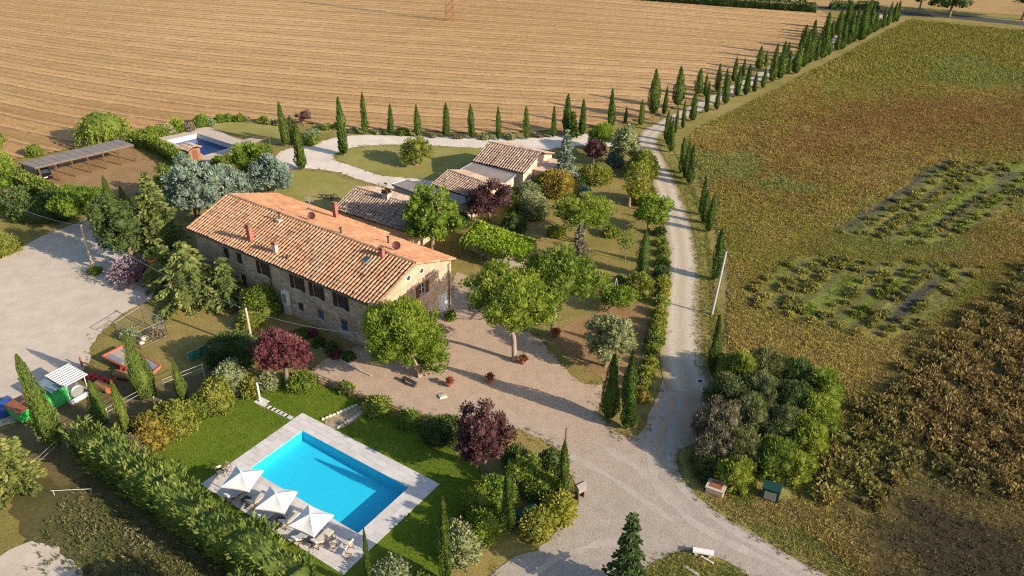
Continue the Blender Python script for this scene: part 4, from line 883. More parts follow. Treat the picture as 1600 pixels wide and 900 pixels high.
# willow: strands hanging from a broad crown
def willow():
    rng = np.random.default_rng(77); foot = G(166, 226); root = empty("willow_tree", foot); tag(root, "bright weeping willow behind the carport, in front of the stubble", "tree")
    s = mpp(foot); a = 40 * s; Hh = hgt(166, 226, 172); P, D, T = [], [], []
    for q in range(260):
        an = rng.random() * 6.283; r = a * math.sqrt(rng.random()) * .95; z0 = Hh * (1 - .45 * (r / a) ** 2) * (.82 + .2 * rng.random())
        L = (z0 - .4) * (.45 + .5 * rng.random()); m = max(8, int(L * 4.2)); u = np.linspace(0, 1, m)
        x = math.cos(an) * (r + .5 * np.sin(u * 1.5)); y = math.sin(an) * (r + .5 * np.sin(u * 1.5)); z = z0 - u * L
        P.append(np.c_[x, y, z] + .1 * rng.normal(size=(m, 3))); D.append(nrm(np.c_[np.full(m, math.cos(an) * .3), np.full(m, math.sin(an) * .3), -1 + .8 * (u < .15)] + .35 * rsph(rng, m)))
        T.append(np.clip(.55 + .2 * rng.normal() + .12 * rng.normal(size=m), 0, 1))
    P = np.concatenate(P); V, F, T = leaf_quads(P, np.concatenate(D), .42 * (.7 + .6 * rng.random(len(P))), .26, np.concatenate(T), rng)
    cv, cf = cores(np.array([[0, 0, Hh * .52]]), np.array([[a, a, Hh * .55]]), rng, .72)
    mb = MB(); limbs(mb, (0, 0, -.1), (0, 0, Hh * .75), .3, [P[i] for i in rng.choice(len(P), 8)], rng)
    finish("willow", root, (np.concatenate([V, cv]), [F, cf + len(V)], np.concatenate([T, np.full(len(cv), .4)])), 'hedge', mb)
willow()
# trees along the far road; their crowns rise above the frame
for i, (bx, by, cy, w, h, lb) in enumerate([(1436, 18, -8, 38, 44, "smaller far roadside tree, just past the end of the avenue"), (1483, 26, -8, 52, 60, "broad far roadside tree in the middle of the far road"), (1597, 31, -12, 52, 66, "far roadside tree at the photo's top corner"), (1255, 14, -14, 44, 40, "far roadside tree behind the avenue's end"), (1140, 8, -22, 40, 40, "far roadside tree above the stubble, left of the avenue's end")]):
    tree("roadside_tree", bx, by, bx + 2, cy, w, h, 'dark', lb, "trees along the far road", k=18, cr=.34, ls=.55, cover=.5, low=-.6)
hedge("hedge", [(985, -1), (1060, 4), (1140, 10), (1215, 15), (1275, 19)], 3.0, 2.2, 'dark', "dark hedge along the far road at the end of the stubble", ls=.5, seed=31, cover=.7)
hedge("hedge", [(1296, 14), (1340, 14), (1372, 14)], 2.4, 1.8, 'dark', "short dark hedge beyond the far road behind the avenue's tips", ls=.5, seed=32, cover=.7)
# --- hedges
hedge("conifer_hedge", [(128, 706), (170, 738), (235, 782), (300, 830), (360, 872), (430, 918), (480, 950)], 2.3, 3.7, 'cypress_pale', "long shaggy conifer hedge running past the pool lawn to the bottom edge", ls=.42, cover=.62, wild=.6, lump=.36, seed=1, up=.9, asp=.2, tvar=.8)
hedge("clipped_hedge", [(203, 226), (232, 232), (258, 243), (280, 258), (292, 268)], 1.6, 2.0, 'hedge', "curved clipped hedge between the carport yard and the upper pool", ls=.3, seed=2, lump=.08)
hedge("clipped_hedge", [(22, 284), (50, 297), (78, 310), (92, 318)], 2.0, 2.0, 'hedge', "clipped hedge below the parked car, left of the umbrella pine", ls=.3, seed=3, lump=.12)
hedge("shrub_bank", [(12, 318), (40, 338), (70, 344), (98, 338)], 4.0, 2.2, 'dark', "dark shady shrub bank beside the parking's entrance", ls=.32, seed=4, lump=.4)
# a pair of unseen trees added below the frame to shade the ground cover
tree("added_shade_tree", 372, 1035, 378, 965, 120, 120, 'dark', "unseen dark tree added for shade below the bottom edge, left of the pool hedge", "added shade trees below the bottom edge", k=34, cr=.3, ls=.4)
tree("added_shade_tree", 262, 1010, 262, 955, 100, 96, 'dark', "second unseen tree added for shade below the bottom edge, nearer the left corner", "added shade trees below the bottom edge", k=30, cr=.3, ls=.4)
# --- shrubs, one by one
S = shrub
GS = "shrubs bordering the pool lawn on the machine yard side"
for a in [(178, 706, 44, 'hedge', "green bush at the hedge corner below the slim cypress", .95), (188, 690, 34, 'olive', "small grey green bush behind the lawn border's first bush", .9), (208, 702, 40, 'dry', "brownish bush in the lawn border, at the foot of the slim cypress", .9), (236, 678, 52, 'gold', "rusty leaved bush in the lawn border, below the squat cypress", .95), (275, 655, 54, 'yellow', "yellowish bush in the middle of the lawn border", .95), (312, 633, 40, 'hedge', "green bush in the lawn border beyond the thin cypress", 1.0), (338, 620, 50, 'yellow', "yellow green bush in the lawn border before the grey one", .95), (357, 592, 50, 'olive', "tall silvery bush at the head of the lawn border", 1.15), (388, 606, 32, 'yellow', "small yellow bush behind the white shower post", .9)]:
    S("border_shrub", a[0], a[1], a[2], a[3], a[4], a[5], GS, k=12, ls=.26, tvar=.3)
S("border_shrub", 418, 598, 34, 'olive', "low variegated bush beside the white shower post", .6, k=9)
S("border_shrub", 470, 596, 38, 'hedge', "green bush under the reddish plum", .7, k=9)
S("bush", 362, 548, 66, 'dark', "big dark round bush near the wire cage", .72, k=14, ls=.3)
S("bush", 408, 472, 52, 'hedge', "upright green bush against the farmhouse wall", .95, k=14, ls=.28, up=.8)
S("bush", 388, 500, 34, 'yellow', "yellowish bush at the foot of the pole by the farmhouse", .9)
S("lilac_bush", 200, 424, 54, 'lilac', "mauve flowering bush at the parking edge beside the red car", .85, k=16, ls=.26, cover=.26, core=.3)
S("bush", 148, 424, 18, 'hedge', "little tuft at the foot of the wooden utility pole", .5, k=5)
S("bush", 0, 382, 44, 'yellow', "bright bush at the left edge beside the parking", .8, k=9)
S("bush", 54, 236, 24, 'hedge', "round bush behind the carport's low end", .75, k=7)
S("bush", 90, 322, 58, 'dark', "dark bush between the clipped hedge and the umbrella pine", .7, k=12, ls=.3)
# round the upper pool
GU = "round bushes edging the upper pool garden"
for i, (x, y, w, lf, lb) in enumerate([(216, 211, 20, 'broad', "beside the willow"), (234, 209, 22, 'hedge', "second from the willow"), (250, 205, 20, 'hedge', "third from the willow"), (264, 202, 20, 'olive', "fourth from the willow"), (279, 197, 22, 'broad', "tall and bright, fifth from the willow"), (295, 199, 16, 'dry', "dull, just before the largest one"), (314, 189, 22, 'broad', "the largest, at the deck's far corner"), (328, 191, 14, 'olive', "small and grey, just past the largest one"), (346, 186, 14, 'broad', "first on the upper lawn's stubble edge"), (357, 184, 15, 'broad', "second on the upper lawn's stubble edge"), (374, 185, 14, 'hedge', "third on the upper lawn's stubble edge"), (386, 187, 9, 'dry', "small and brown on the upper lawn's edge"), (412, 188, 14, 'hedge', "first of the pair left of the corner cypress"), (420, 190, 11, 'olive', "second of the pair left of the corner cypress"), (434, 192, 10, 'dry', "right behind the corner cypress")]):
    S("round_bush", x, y, w, lf, f"round bush {lb}", .85, GU, k=7, ls=.32)
S("round_bush", 341, 252, 19, 'hedge', "clipped ball bush beside the upper pool hut, nearer the hut", .8, k=7)
S("round_bush", 357, 248, 19, 'hedge', "clipped ball bush at the upper pool's near end", .8, k=7)
S("round_bush", 311, 262, 22, 'dark', "dark bush at the foot of the brick hut", .8, k=7)
GD = "low bushes at the foot of the cypress row"
for x, y, w, lf, lb in [(508, 198, 15, 'hedge', "beside the island's tall cypress, two steps left"), (528, 197, 14, 'broad', "bright, touching the tall island cypress"), (552, 204, 12, 'olive', "left of the first cypress in the row"), (592, 206, 12, 'olive', "grey, between the first and second cypress"), (630, 206, 18, 'hedge', "boxy green, between the second and third cypress"), (676, 211, 13, 'dry', "between the third and fourth cypress"), (716, 213, 14, 'dry', "between the fourth and fifth cypress"), (757, 214, 15, 'olive', "between the fifth and sixth cypress"), (798, 213, 17, 'olive', "silver, between the sixth and seventh cypress"), (842, 211, 12, 'dry', "between the seventh and eighth cypress"), (488, 210, 22, 'olive', "spreading, by the upper drive's bend"), (486, 220, 22, 'hedge', "at the stone edge of the upper drive's bend")]:
    S("low_bush", x, y, w, lf, f"low bush {lb}", .6, GD, k=6, ls=.3)
# the garden
for x, y, w, lf, fl, lb in [
    (820, 305, 40, 'olive', .9, "pale feathery bush beside the flat roof between the barns"), (832, 325, 42, 'olive', .85, "silvery bush in the garden below the gabled barn"), (805, 322, 24, 'yellow', 1.2, "bright yellow upright bush beside the purple plum"), (797, 310, 20, 'olive', 1.5, "pale column bush between the purple plum and the yellow one"),
    (852, 290, 34, 'broad', .9, "green bush below the gabled barn's near corner"), (874, 288, 52, 'gold', .75, "orange tinged bush spreading before the weeping cedar"), (902, 282, 24, 'dark', .8, "small dark bush under the weeping cedar"), (930, 272, 44, 'yellow', .7, "yellow green bush in front of the purple plum by the bend"),
    (963, 250, 26, 'blue', .9, "silver blue bush inside the bend, beside the pale tree"), (912, 300, 22, 'blue', .6, "small silver bush on the open garden lawn"), (803, 350, 34, 'dark', .95, "dark round bush at the vine pergola's far end"), (1000, 446, 40, 'yellow', .85, "golden green bush beside the dark garden cypress"),
    (955, 362, 22, 'hedge', .7, "small bush beside the spreading pine"), (870, 362, 26, 'yellow', .6, "low yellowish bush left of the grey spruce"), (970, 435, 16, 'hedge', .6, "tiny bush behind the swing frame"), (1003, 258, 46, 'yellow', 1.0, "leafy bush between the pale tree and the birch"), (1005, 305, 34, 'yellow', .95, "yellowish bush between birch and drive"), (720, 345, 28, 'dark', .8, "dark bush between the bright tree and the pergola")]:
    S("garden_bush", x, y, w, lf, lb, fl, None, k=11, ls=.28)
GH = "low hedge plants along the inner edge of the drive"
hp = [(1031, 362, 'dark'), (1034, 378, 'hedge'), (1036, 393, 'yellow'), (1036, 410, 'hedge'), (1035, 426, 'dark'), (1036, 441, 'yellow'), (1036, 456, 'yellow'), (1035, 471, 'hedge'), (1032, 488, 'yellow'), (1029, 503, 'yellow'), (1026, 517, 'yellow'), (1023, 531, 'hedge'), (1019, 545, 'hedge'), (1015, 566, 'yellow'), (1010, 582, 'yellow'), (1003, 598, 'yellow'), (1001, 616, 'gold')]
for i, (x, y, lf) in enumerate(hp):
    S("drive_shrub", x, y, 17 + (i * 7) % 6 + i * .35, lf, f"{ordinal(i)} low shrub on the garden edge of the drive, counting from the bend", .85, GH, k=7, ls=.24)
# beside the pool lawn and the road
for x, y, w, lf, fl, lb in [
    (720, 850, 62, 'olive', .95, "grey green bush at the lawn corner behind the bottom slim cypress"), (752, 822, 52, 'broad', .95, "light green bush with pale flowers left of the laurel"), (750, 785, 56, 'hedge', 1.0, "leafy laurel between the plum and the dark cypress"), (775, 775, 58, 'broad', 1.05, "tall leafy laurel behind the dark shrubbery cypress"), (822, 742, 54, 'hedge', .95, "green bush right of the plum, at the gravel edge"), (862, 722, 42, 'dark', 1.1, "dark upright bush beside the thin post"), (846, 762, 46, 'hedge', .9, "bush in the middle of the roadside shrubbery"), (872, 795, 52, 'yellow', .75, "feathery yellow green bush at the shrubbery's road edge"), (838, 820, 48, 'yellow', .8, "feathery olive bush beside the buried green tank"), (805, 715, 34, 'dark', .8, "dark bush behind the plum at the gravel edge"),
    (612, 898, 56, 'olive', .6, "pale bush cut by the bottom edge, beside the thin young cypress"), (662, 905, 22, 'hedge', .9, "small bush at the bottom edge left of the slim cypress"), (540, 606, 22, 'hedge', .8, "small bush behind the fence beside the gate"), (590, 635, 40, 'hedge', .6, "bush on the lawn side of the fence, next to the gate"), (640, 655, 34, 'hedge', .7, "bush halfway along the lawn fence"), (690, 672, 56, 'dark', .6, "long dark bush at the fence end beside the purple brown plum"), (705, 494, 16, 'hedge', 1.0, "small bush at the farmhouse corner by the pale door")]:
    S("yard_bush", x, y, w, lf, lb, fl, None, k=12, ls=.25)
for x, y, w, lf, lb in [(470, 522, 22, 'dark', "dark plant under the white cabinet"), (497, 535, 20, 'dark', "dark climber bush below the first blue window"), (516, 542, 20, 'dark', "round dark bush left of the second blue window"), (526, 553, 18, 'red', "dark red rose bush in the wall border"), (545, 556, 18, 'dark', "small dark bush in the wall border nearest the umbrella pine"), (488, 520, 16, 'red', "small reddish bush behind the reddish plum")]:
    S("border_plant", x, y, w, lf, lb, .75, "plants in the border under the farmhouse wall", k=6, ls=.22)
# the fenced plot of overgrown plants beside the junction: rows of tall soft shrubs
GP = "overgrown shrubs in the plot beside the junction"
plot = [(1155, 585, 58, 'hedge', "far corner, by the cypress at the pole"), (1200, 580, 58, 'reed', "far side, second from the pole cypress"), (1245, 592, 54, 'dark', "far side, third from the pole cypress"), (1285, 610, 52, 'hedge', "far right corner facing the weeds"), (1140, 622, 60, 'reed', "grey, on the drive side behind the front corner"), (1188, 618, 60, 'reed', "olive, in the middle of the far half"), (1235, 632, 58, 'dark', "dark, in the middle of the right half"), (1280, 650, 54, 'hedge', "bright, on the weed side, second from the far corner"), (1125, 662, 62, 'dry', "greyish brown, where the plot bulges onto the drive"), (1175, 660, 64, 'reed', "olive, at the plot's very centre"), (1222, 675, 60, 'reed', "olive, one right of the plot's centre"), (1262, 692, 54, 'hedge', "bright, on the weed side near the front"), (1118, 700, 58, 'dry', "pale grey, nearest the junction's shade"), (1162, 705, 60, 'reed', "olive, behind the white well box"), (1208, 718, 58, 'hedge', "green, behind the dark green cabinet"), (1240, 732, 46, 'hedge', "bright, at the front right corner by the cabinet"), (1150, 742, 50, 'hedge', "leafy, right behind the white well box"), (1110, 735, 36, 'dark', "dark and low, at the front left corner")]
for i, (x, y, w, lf, lb) in enumerate(plot):
    S("plot_shrub", x, y - 4, w * 1.36, lf, f"overgrown plot shrub, {lb}", .88, GP, k=34, ls=.38, asp=.13, wild=.7, tvar=.25, cr=.27, up=.9)
# shaded ground cover below the shaggy hedge, and grass tufts along the verges
def cover(name, px, n, h, cols, label, seed, w=.10, nb=5, cat='plants', fuzz=.3):
    rng = np.random.default_rng(seed); poly = pxpoly(px); lo = poly.min(0); hi = poly.max(0)
    x = rng.uniform(lo[0], hi[0], n * 3); y = rng.uniform(lo[1], hi[1], n * 3)
    ok = inside(poly, x + rng.normal(size=len(x)) * fuzz, y + rng.normal(size=len(x)) * fuzz); x = x[ok][:n]; y = y[ok][:n]
    t = fbm(x * .5, y * .5, seed, 3); hh = h * (.4 + 1.2 * np.clip((t - .25) * 1.6, 0, 1))
    cols = np.array(cols); c = cols[np.minimum((np.clip(t + .12 * rng.normal(size=len(x)), 0, .999) * len(cols)).astype(int), len(cols) - 1)]
    V, F, cc = tufts(np.c_[x, y, np.full(len(x), .01)], hh, c, .15 + .25 * hh, nb, rng, w)
    return tag(obj(name, mesh_np(name, V, F, col=cc * 1.55), M['weeds']), label, cat, kind='stuff')
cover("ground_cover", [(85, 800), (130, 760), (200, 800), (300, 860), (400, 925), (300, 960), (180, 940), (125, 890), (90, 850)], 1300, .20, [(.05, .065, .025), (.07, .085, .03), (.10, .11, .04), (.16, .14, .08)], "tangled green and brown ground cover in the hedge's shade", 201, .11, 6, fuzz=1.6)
cover("verge_grass", [(1087, 580), (1087, 530), (1086, 480), (1090, 425), (1085, 365), (1071, 312), (1052, 265), (1040, 240), (1055, 245), (1072, 285), (1090, 330), (1108, 380), (1118, 440), (1120, 500), (1118, 560), (1104, 592)], 5000, .12, [(.12, .13, .03), (.16, .15, .04), (.24, .19, .07)], "rough verge grass on the outer side of the drive", 202, .07, 4, 'grass')
cover("corner_grass", [(1064, 700), (1090, 760), (1150, 812), (1300, 895), (1360, 935), (1340, 860), (1240, 790), (1180, 760), (1100, 740)], 6000, .15, [(.10, .12, .025), (.15, .15, .035), (.25, .19, .07), (.28, .19, .07)], "mixed green and straw grass on the junction corner", 203, .07, 4, 'grass')
cover("south_grass", [(985, 915), (1032, 876), (1070, 864), (1112, 872), (1165, 897), (1215, 930), (1100, 960)], 2600, .13, [(.09, .12, .025), (.15, .15, .035), (.26, .19, .07)], "tufty grass on the verge across the junction", 205, .07, 4, 'grass')
cover("lawn_grass", [(205, 725), (290, 662), (380, 612), (425, 588), (500, 598), (565, 630), (640, 664), (712, 694), (748, 735), (742, 785), (700, 850), (680, 935), (540, 935), (690, 757), (472, 646), (311, 757), (535, 900), (530, 935), (440, 885), (330, 800), (240, 742)], 9000, .05, [(.06, .10, .01), (.085, .13, .012), (.12, .16, .02)], "short mown blades over the pool lawn", 207, .05, 3, 'grass')
# ------------------------------------------------------------------ buildings
def stone_mat(name, cols, scale=2.2, mortar=(0.42, 0.345, 0.26), brick=False):
    m, n, l, b = new_mat(name)
    tc = n.new("ShaderNodeTexCoord"); mp = n.new("ShaderNodeMapping"); l.new(tc.outputs['Object'], mp.inputs[0]); mp.inputs['Scale'].default_value = (1, 1, 1.7)
    v = n.new("ShaderNodeTexVoronoi"); v.inputs['Scale'].default_value = scale; l.new(mp.outputs[0], v.inputs['Vector'])
    e = n.new("ShaderNodeTexVoronoi"); e.feature = 'DISTANCE_TO_EDGE'; e.inputs['Scale'].default_value = scale; l.new(mp.outputs[0], e.inputs['Vector'])
    sep = n.new("ShaderNodeSeparateColor"); l.new(v.outputs['Color'], sep.inputs[0])
    r = ramp(n, [(k / (len(cols) - 1), c) for k, c in enumerate(cols)]); l.new(sep.outputs[0], r.inputs[0])
    er = ramp(n, [(0.0, (1, 1, 1)), (0.09, (0, 0, 0))]); l.new(e.outputs[0], er.inputs[0])
    c = mixc(n, l, r.outputs[0], mortar, er.outputs[0])
    n2 = noise_node(n, l, .5, 5, .7, tc.outputs['Object']); r2 = ramp(n, [(0.3, (.68, .66, .64)), (0.7, (1.22, 1.2, 1.15))]); l.new(n2.outputs[0], r2.inputs[0])
    c = mixc(n, l, c, r2.outputs[0], 1.0, 'MULTIPLY')
    l.new(c, b.inputs['Base Color']); b.inputs['Roughness'].default_value = .92; b.inputs['Specular IOR Level'].default_value = .15
    n3 = noise_node(n, l, 6, 5, .7, tc.outputs['Object'])
    sm = n.new("ShaderNodeMath"); sm.operation = 'MULTIPLY_ADD'; sm.inputs[1].default_value = -1.0; l.new(er.outputs[0], sm.inputs[0]); l.new(n3.outputs[0], sm.inputs[2])
    bump(n, l, sm.outputs[0], .6, .05, b)
    return m
def tile_mat(name, c0, c1, c2, c3):
    m, n, l, b = new_mat(name)
    a = n.new("ShaderNodeAttribute"); a.attribute_name = 'tint'
    r = ramp(n, [(0, c0), (.35, c1), (.7, c2), (1, c3)]); l.new(a.outputs['Fac'], r.inputs[0])
    n2 = noise_node(n, l, .5, 5, .7); r2 = ramp(n, [(0.28, (.74, .71, .68)), (0.62, (1.08, 1.08, 1.08))]); l.new(n2.outputs[0], r2.inputs[0])
    n4 = noise_node(n, l, 9, 3, .7); r4 = ramp(n, [(0.3, (.8, .8, .8)), (0.7, (1.15, 1.15, 1.15))]); l.new(n4.outputs[0], r4.inputs[0])
    c = mixc(n, l, r.outputs[0], r2.outputs[0], 1.0, 'MULTIPLY'); c = mixc(n, l, c, r4.outputs[0], 1.0, 'MULTIPLY')
    l.new(c, b.inputs['Base Color']); b.inputs['Roughness'].default_value = .88; b.inputs['Specular IOR Level'].default_value = .2
    return m
M['stone'] = stone_mat("rubble_stone", [(.30, .22, .155), (.42, .315, .22), (.50, .40, .29), (.38, .28, .20), (.58, .48, .37)])
M['gable_stone'] = stone_mat("warm_stone", [(.50, .355, .25), (.58, .43, .31), (.64, .49, .37), (.54, .39, .275)], 2.8, (.56, .43, .33))
M['brick'] = stone_mat("small_brick", [(.30, .13, .08), (.38, .18, .11), (.33, .15, .095)], 5, (.36, .27, .2))
M['tile'] = tile_mat("old_tile", (.25, .13, .075), (.41, .235, .135), (.50, .305, .185), (.57, .395, .275))
M['tile_new'] = tile_mat("orange_tile", (.31, .14, .075), (.42, .20, .108), (.49, .255, .145), (.56, .35, .225))
M['tile_grey'] = tile_mat("weathered_tile", (.20, .14, .11), (.33, .235, .18), (.45, .345, .27), (.56, .46, .38))
M['tile_gap'] = plain("tile_gap", (.10, .05, .03), .95, 0, .3, 2)
M['shutter'] = plain("brown_shutter", (.045, .022, .014), .7)
M['shutter_lit'] = plain("sunlit_red_brown", (.20, .075, .035), .7)  # lighter copy of the shutter brown, sunlight put in; also the hut door
M['glass'] = plain("window_glass", (.045, .06, .07), .12, 0, .2, 1, .6)
M['white'] = plain("white_paint", (.72, .70, .67), .6, 0, .06)
M['bluewin'] = plain("blue_window_frame", (.10, .22, .38), .6)
M['redbrick'] = plain("red_chimney", (.40, .12, .095), .85, 0, .22, 4)
M['rustdish'] = plain('maroon_dish', (.09, .03, .028), .5)
M['plaster'] = plain("old_plaster", (.50, .42, .33), .9, 0, .16, 2)
M['pinkplaster'] = plain("pink_plaster", (.60, .44, .33), .9, 0, .10, 2)
M['metal'] = plain("grey_metal", (.42, .42, .42), .45, .6, .12)
M['darkmetal'] = plain("dark_metal", (.07, .065, .06), .5, .4, .2)
M['wood'] = plain("brown_wood", (.16, .10, .06), .8, 0, .3, 5)
M['oldwood'] = plain("weathered_wood", (.42, .34, .27), .85, 0, .22, 5)
M['flatroof'] = ground_mat("grey_roofing", [(0.3, (.235, .195, .175)), (0.7, (.29, .245, .22))], [(0.3, (.21, .175, .155)), (0.7, (.31, .265, .24))], .3, 2.5, .4, .3, .02)
AX = math.radians(-35.0)
ca, sa = math.cos(AX), math.sin(AX)
def loc2(root, P):                         # world point into a building's own frame
    d = np.array(P) - np.array(root.location); a = root.rotation_euler[2]
    return np.array([d[0] * math.cos(a) + d[1] * math.sin(a), -d[0] * math.sin(a) + d[1] * math.cos(a), d[2]])
def wall(name, L, H, opens, mat, parent, M4, depth=.22, gable=None):
    """a wall in its own plane (x along, z up, facing -y) with real openings; M4 maps (x,y,z) into the parent"""
    xs = sorted({0, L, *[o[0] for o in opens], *[o[1] for o in opens]}); zs = sorted({-.1, H, *[o[2] for o in opens], *[o[3] for o in opens]})
    mb = MB()
    for i in range(len(xs) - 1):
        for j in range(len(zs) - 1):
            cx, cz = (xs[i] + xs[i + 1]) / 2, (zs[j] + zs[j + 1]) / 2
            if any(o[0] < cx < o[1] and o[2] < cz < o[3] for o in opens): continue
            mb.quad(M4(xs[i], 0, zs[j]), M4(xs[i + 1], 0, zs[j]), M4(xs[i + 1], 0, zs[j + 1]), M4(xs[i], 0, zs[j + 1]))
    for a, b, c, d in opens:
        for p, q in (((a, c), (b, c)), ((b, c), (b, d)), ((b, d), (a, d)), ((a, d), (a, c))):
            mb.quad(M4(p[0], 0, p[1]), M4(q[0], 0, q[1]), M4(q[0], depth, q[1]), M4(p[0], depth, p[1]))
    if gable: mb.add([M4(0, 0, H), M4(L, 0, H), M4(gable[0], 0, gable[1])], [[0, 1, 2]])
    return mb.build(name, mat, parent)
def bx_in(mb, M4, x0, x1, y0, y1, z0, z1):
    V = [M4(x, y, z) for z in (z0, z1) for y in (y0, y1) for x in (x0, x1)]
    mb.add(V, [[0, 2, 3, 1], [4, 5, 7, 6], [0, 1, 5, 4], [2, 6, 7, 3], [0, 4, 6, 2], [1, 3, 7, 5]])
def window(parent, M4, a, b, c, d, shutters=None, frame='white', depth=.18, name="window", sill=True):
    mb = MB(); bx_in(mb, M4, a + .002, b - .002, depth, depth + .03, c + .002, d - .002); w = mb.build(name, M['glass'], parent)
    f = MB(); t = .07
    bx_in(f, M4, a, a + t, depth - .05, depth - .005, c, d); bx_in(f, M4, b - t, b, depth - .05, depth - .005, c, d)
    bx_in(f, M4, a + t, b - t, depth - .05, depth - .005, c, c + t); bx_in(f, M4, a + t, b - t, depth - .05, depth - .005, d - t, d)
    m = (a + b) / 2; bx_in(f, M4, m - .03, m + .03, depth - .048, depth - .006, c + t, d - t)
    z = (c + d) / 2; bx_in(f, M4, a + t, m - .03, depth - .046, depth - .008, z - .025, z + .025); bx_in(f, M4, m + .03, b - t, depth - .046, depth - .008, z - .025, z + .025)
    f.build("frame", M[frame], w)
    if sill:
        s = MB(); bx_in(s, M4, a - .1, b + .1, -.07, .10, c - .1, c - .004); s.build("sill", M['plaster'], w)
    if shutters:
        hw = (b - a) / 2
        for x in (a - hw - .03, b + .03):
            s = MB(); bx_in(s, M4, x, x + hw, -.06, -.01, c - .02, d + .02)
            for q in range(7):
                zz = c + (d - c) * (q + .5) / 7; bx_in(s, M4, x + .06, x + hw - .06, -.08, -.062, zz - .05, zz + .05)
            s.build("shutter", M[shutters], w)
    return w
def tile_slope(parent, A, B, Dn, pitch, mat, rng, row=.55, arch=.33, name="roof_tiles", lift=.02, jit=.03, gap=True, tv=.075):
    """courses of barrel tiles from ridge line A-B running down by Dn; real arches, laid one over the next"""
    A, B, Dn = np.array(A, float), np.array(B, float), np.array(Dn, float)
    L = np.linalg.norm(B - A); S = np.linalg.norm(Dn); u = (B - A) / L; d = Dn / S; nn = np.cross(u, d); nn = nn if nn[2] > 0 else -nn
    if gap:
        g_ = MB(); th = .10
        P = [A, B, B + Dn, A + Dn]; g_.add(P + [p - nn * th for p in P], [[0, 1, 2, 3], [7, 6, 5, 4], [0, 4, 5, 1], [1, 5, 6, 2], [2, 6, 7, 3], [3, 7, 4, 0]])
        deck = g_.build("roof_deck", M['tile_gap'], parent)
    nc = int(L / pitch); nr = int(S / row); pitch = L / nc; row = S / nr
    V, F, T = [], [], []; n0 = 0
    ang = np.linspace(0, math.pi, 5)
    for i in range(nc):
        base = np.clip(.5 + tv * .6 * rng.normal(), 0, 1); wob = jit * rng.normal() * .5
        for j in range(nr):
            r0 = arch * pitch * (1.0 + .05 * rng.normal()); x0 = (i + .5) * pitch + wob + jit * .5 * rng.normal()
            s0 = j * row - .06; s1 = (j + 1) * row + .03 * rng.normal(); z0 = lift; z1 = lift + .018 + .008 * rng.normal()
            if s0 < 0: s0 = 0
            ring = []
            for s_, z_, rr in ((s0, z0, r0 * .88), (s1, z1, r0 * 1.06)):
                for t in ang: ring.append(A + u * (x0 - math.cos(t) * rr) + d * s_ + nn * (z_ + math.sin(t) * rr * 1.0))
            V += ring; F += [[n0 + q, n0 + q + 1, n0 + 6 + q, n0 + 5 + q] for q in range(4)]; n0 += 10
            T += [np.clip(base + tv * rng.normal() + (.30 * (rng.random() < .04) - .35 * (rng.random() < .05)), 0, 1)] * 10
    me = mesh_np(name, np.array(V), np.array(F), tint=np.array(T), smooth=False)
    return tag(obj(name, me, M[mat], parent), kind='stuff')
def ridge_caps(parent, A, B, mat, rng, r=.17):
    A, B = np.array(A, float), np.array(B, float); L = np.linalg.norm(B - A); n = int(L / .45); mb = MB()
    for i in range(n):
        mb.ct = min(1, max(0, .5 + .2 * rng.normal()))
        p = A + (B - A) * (i / n); q = A + (B - A) * ((i + 1.1) / n); mb.tube([p, q], [r * .92, r * 1.05], 8)
    return tag(mb.build("ridge_tiles", M[mat], parent, tint=True), kind='stuff')

def chimney(parent, x, y, z, w, h, mat, cap=True, name="chimney", cap_mat='tile'):
    mb = MB(); mb.box((x, y, z + h / 2 - .3), (w, w * .8, h + .6)); c = mb.build(name, M[mat], parent)
    if cap:
        t = MB(); t.box((x, y, z + h + .05), (w * 1.25, w * 1.05, .08))
        for sx in (-1, 1):
            t.box((x + sx * w * .42, y, z + h + .19), (w * .18, w * .7, .2))
        t.box((x, y, z + h + .33), (w * 1.3, w * 1.05, .07), taper=.85); t.build("chimney_cap", M[cap_mat], c)
    return c
rngb = np.random.default_rng(42)
# --- the farmhouse: 29 m long, 12 m deep, eaves at 6 m
NL = np.array([-37.0, 81.2]); NR = np.array([-12.8, 65.1]); mid = (NL + NR) / 2; LH = 29.1; DH = 12.0; EH = 6.0; RH = 8.05; OV = .5
org = mid - np.array([ca, sa]) * LH / 2
house = empty("farmhouse", (org[0], org[1], 0), AX); tag(house, "long two storey stone farmhouse with a striped terracotta tile roof and brown shutters", "farmhouse")
front = lambda x, y, z: (OV + x, OV + y, z)
WL = LH - 2 * OV; WD = DH - 2 * OV
Pn = np.array([org[0], org[1], 0]) + np.array([ca * OV - sa * OV, sa * OV + ca * OV, 0]); Nn = np.array([sa, -ca, 0])
def on_front(px, py): q = loc2(house, plane_hit(px, py, Pn, Nn)); return q[0] - OV, q[2]
Pg = np.array([org[0] + ca * (LH - OV), org[1] + sa * (LH - OV), 0]); Ng = np.array([ca, sa, 0])
def on_gable(px, py): q = loc2(house, plane_hit(px, py, Pg, Ng)); return q[1] - OV, q[2]
fo = []; fw = []
for px, py, w, h, sh in [(352, 390, 1.0, 1.35, None), (373, 402, 1.0, 1.35, None), (411, 416, 1.05, 1.55, 'shutter'), (464, 439, 1.05, 1.55, 'shutter'), (494, 450, 1.05, 1.55, 'shutter'), (532, 466, 1.05, 1.55, 'shutter')]:
    x, z = on_front(px, py); z = 4.45; fo.append((x - w / 2, x + w / 2, z - h / 2, z + h / 2)); fw.append((sh, 'shutter'))
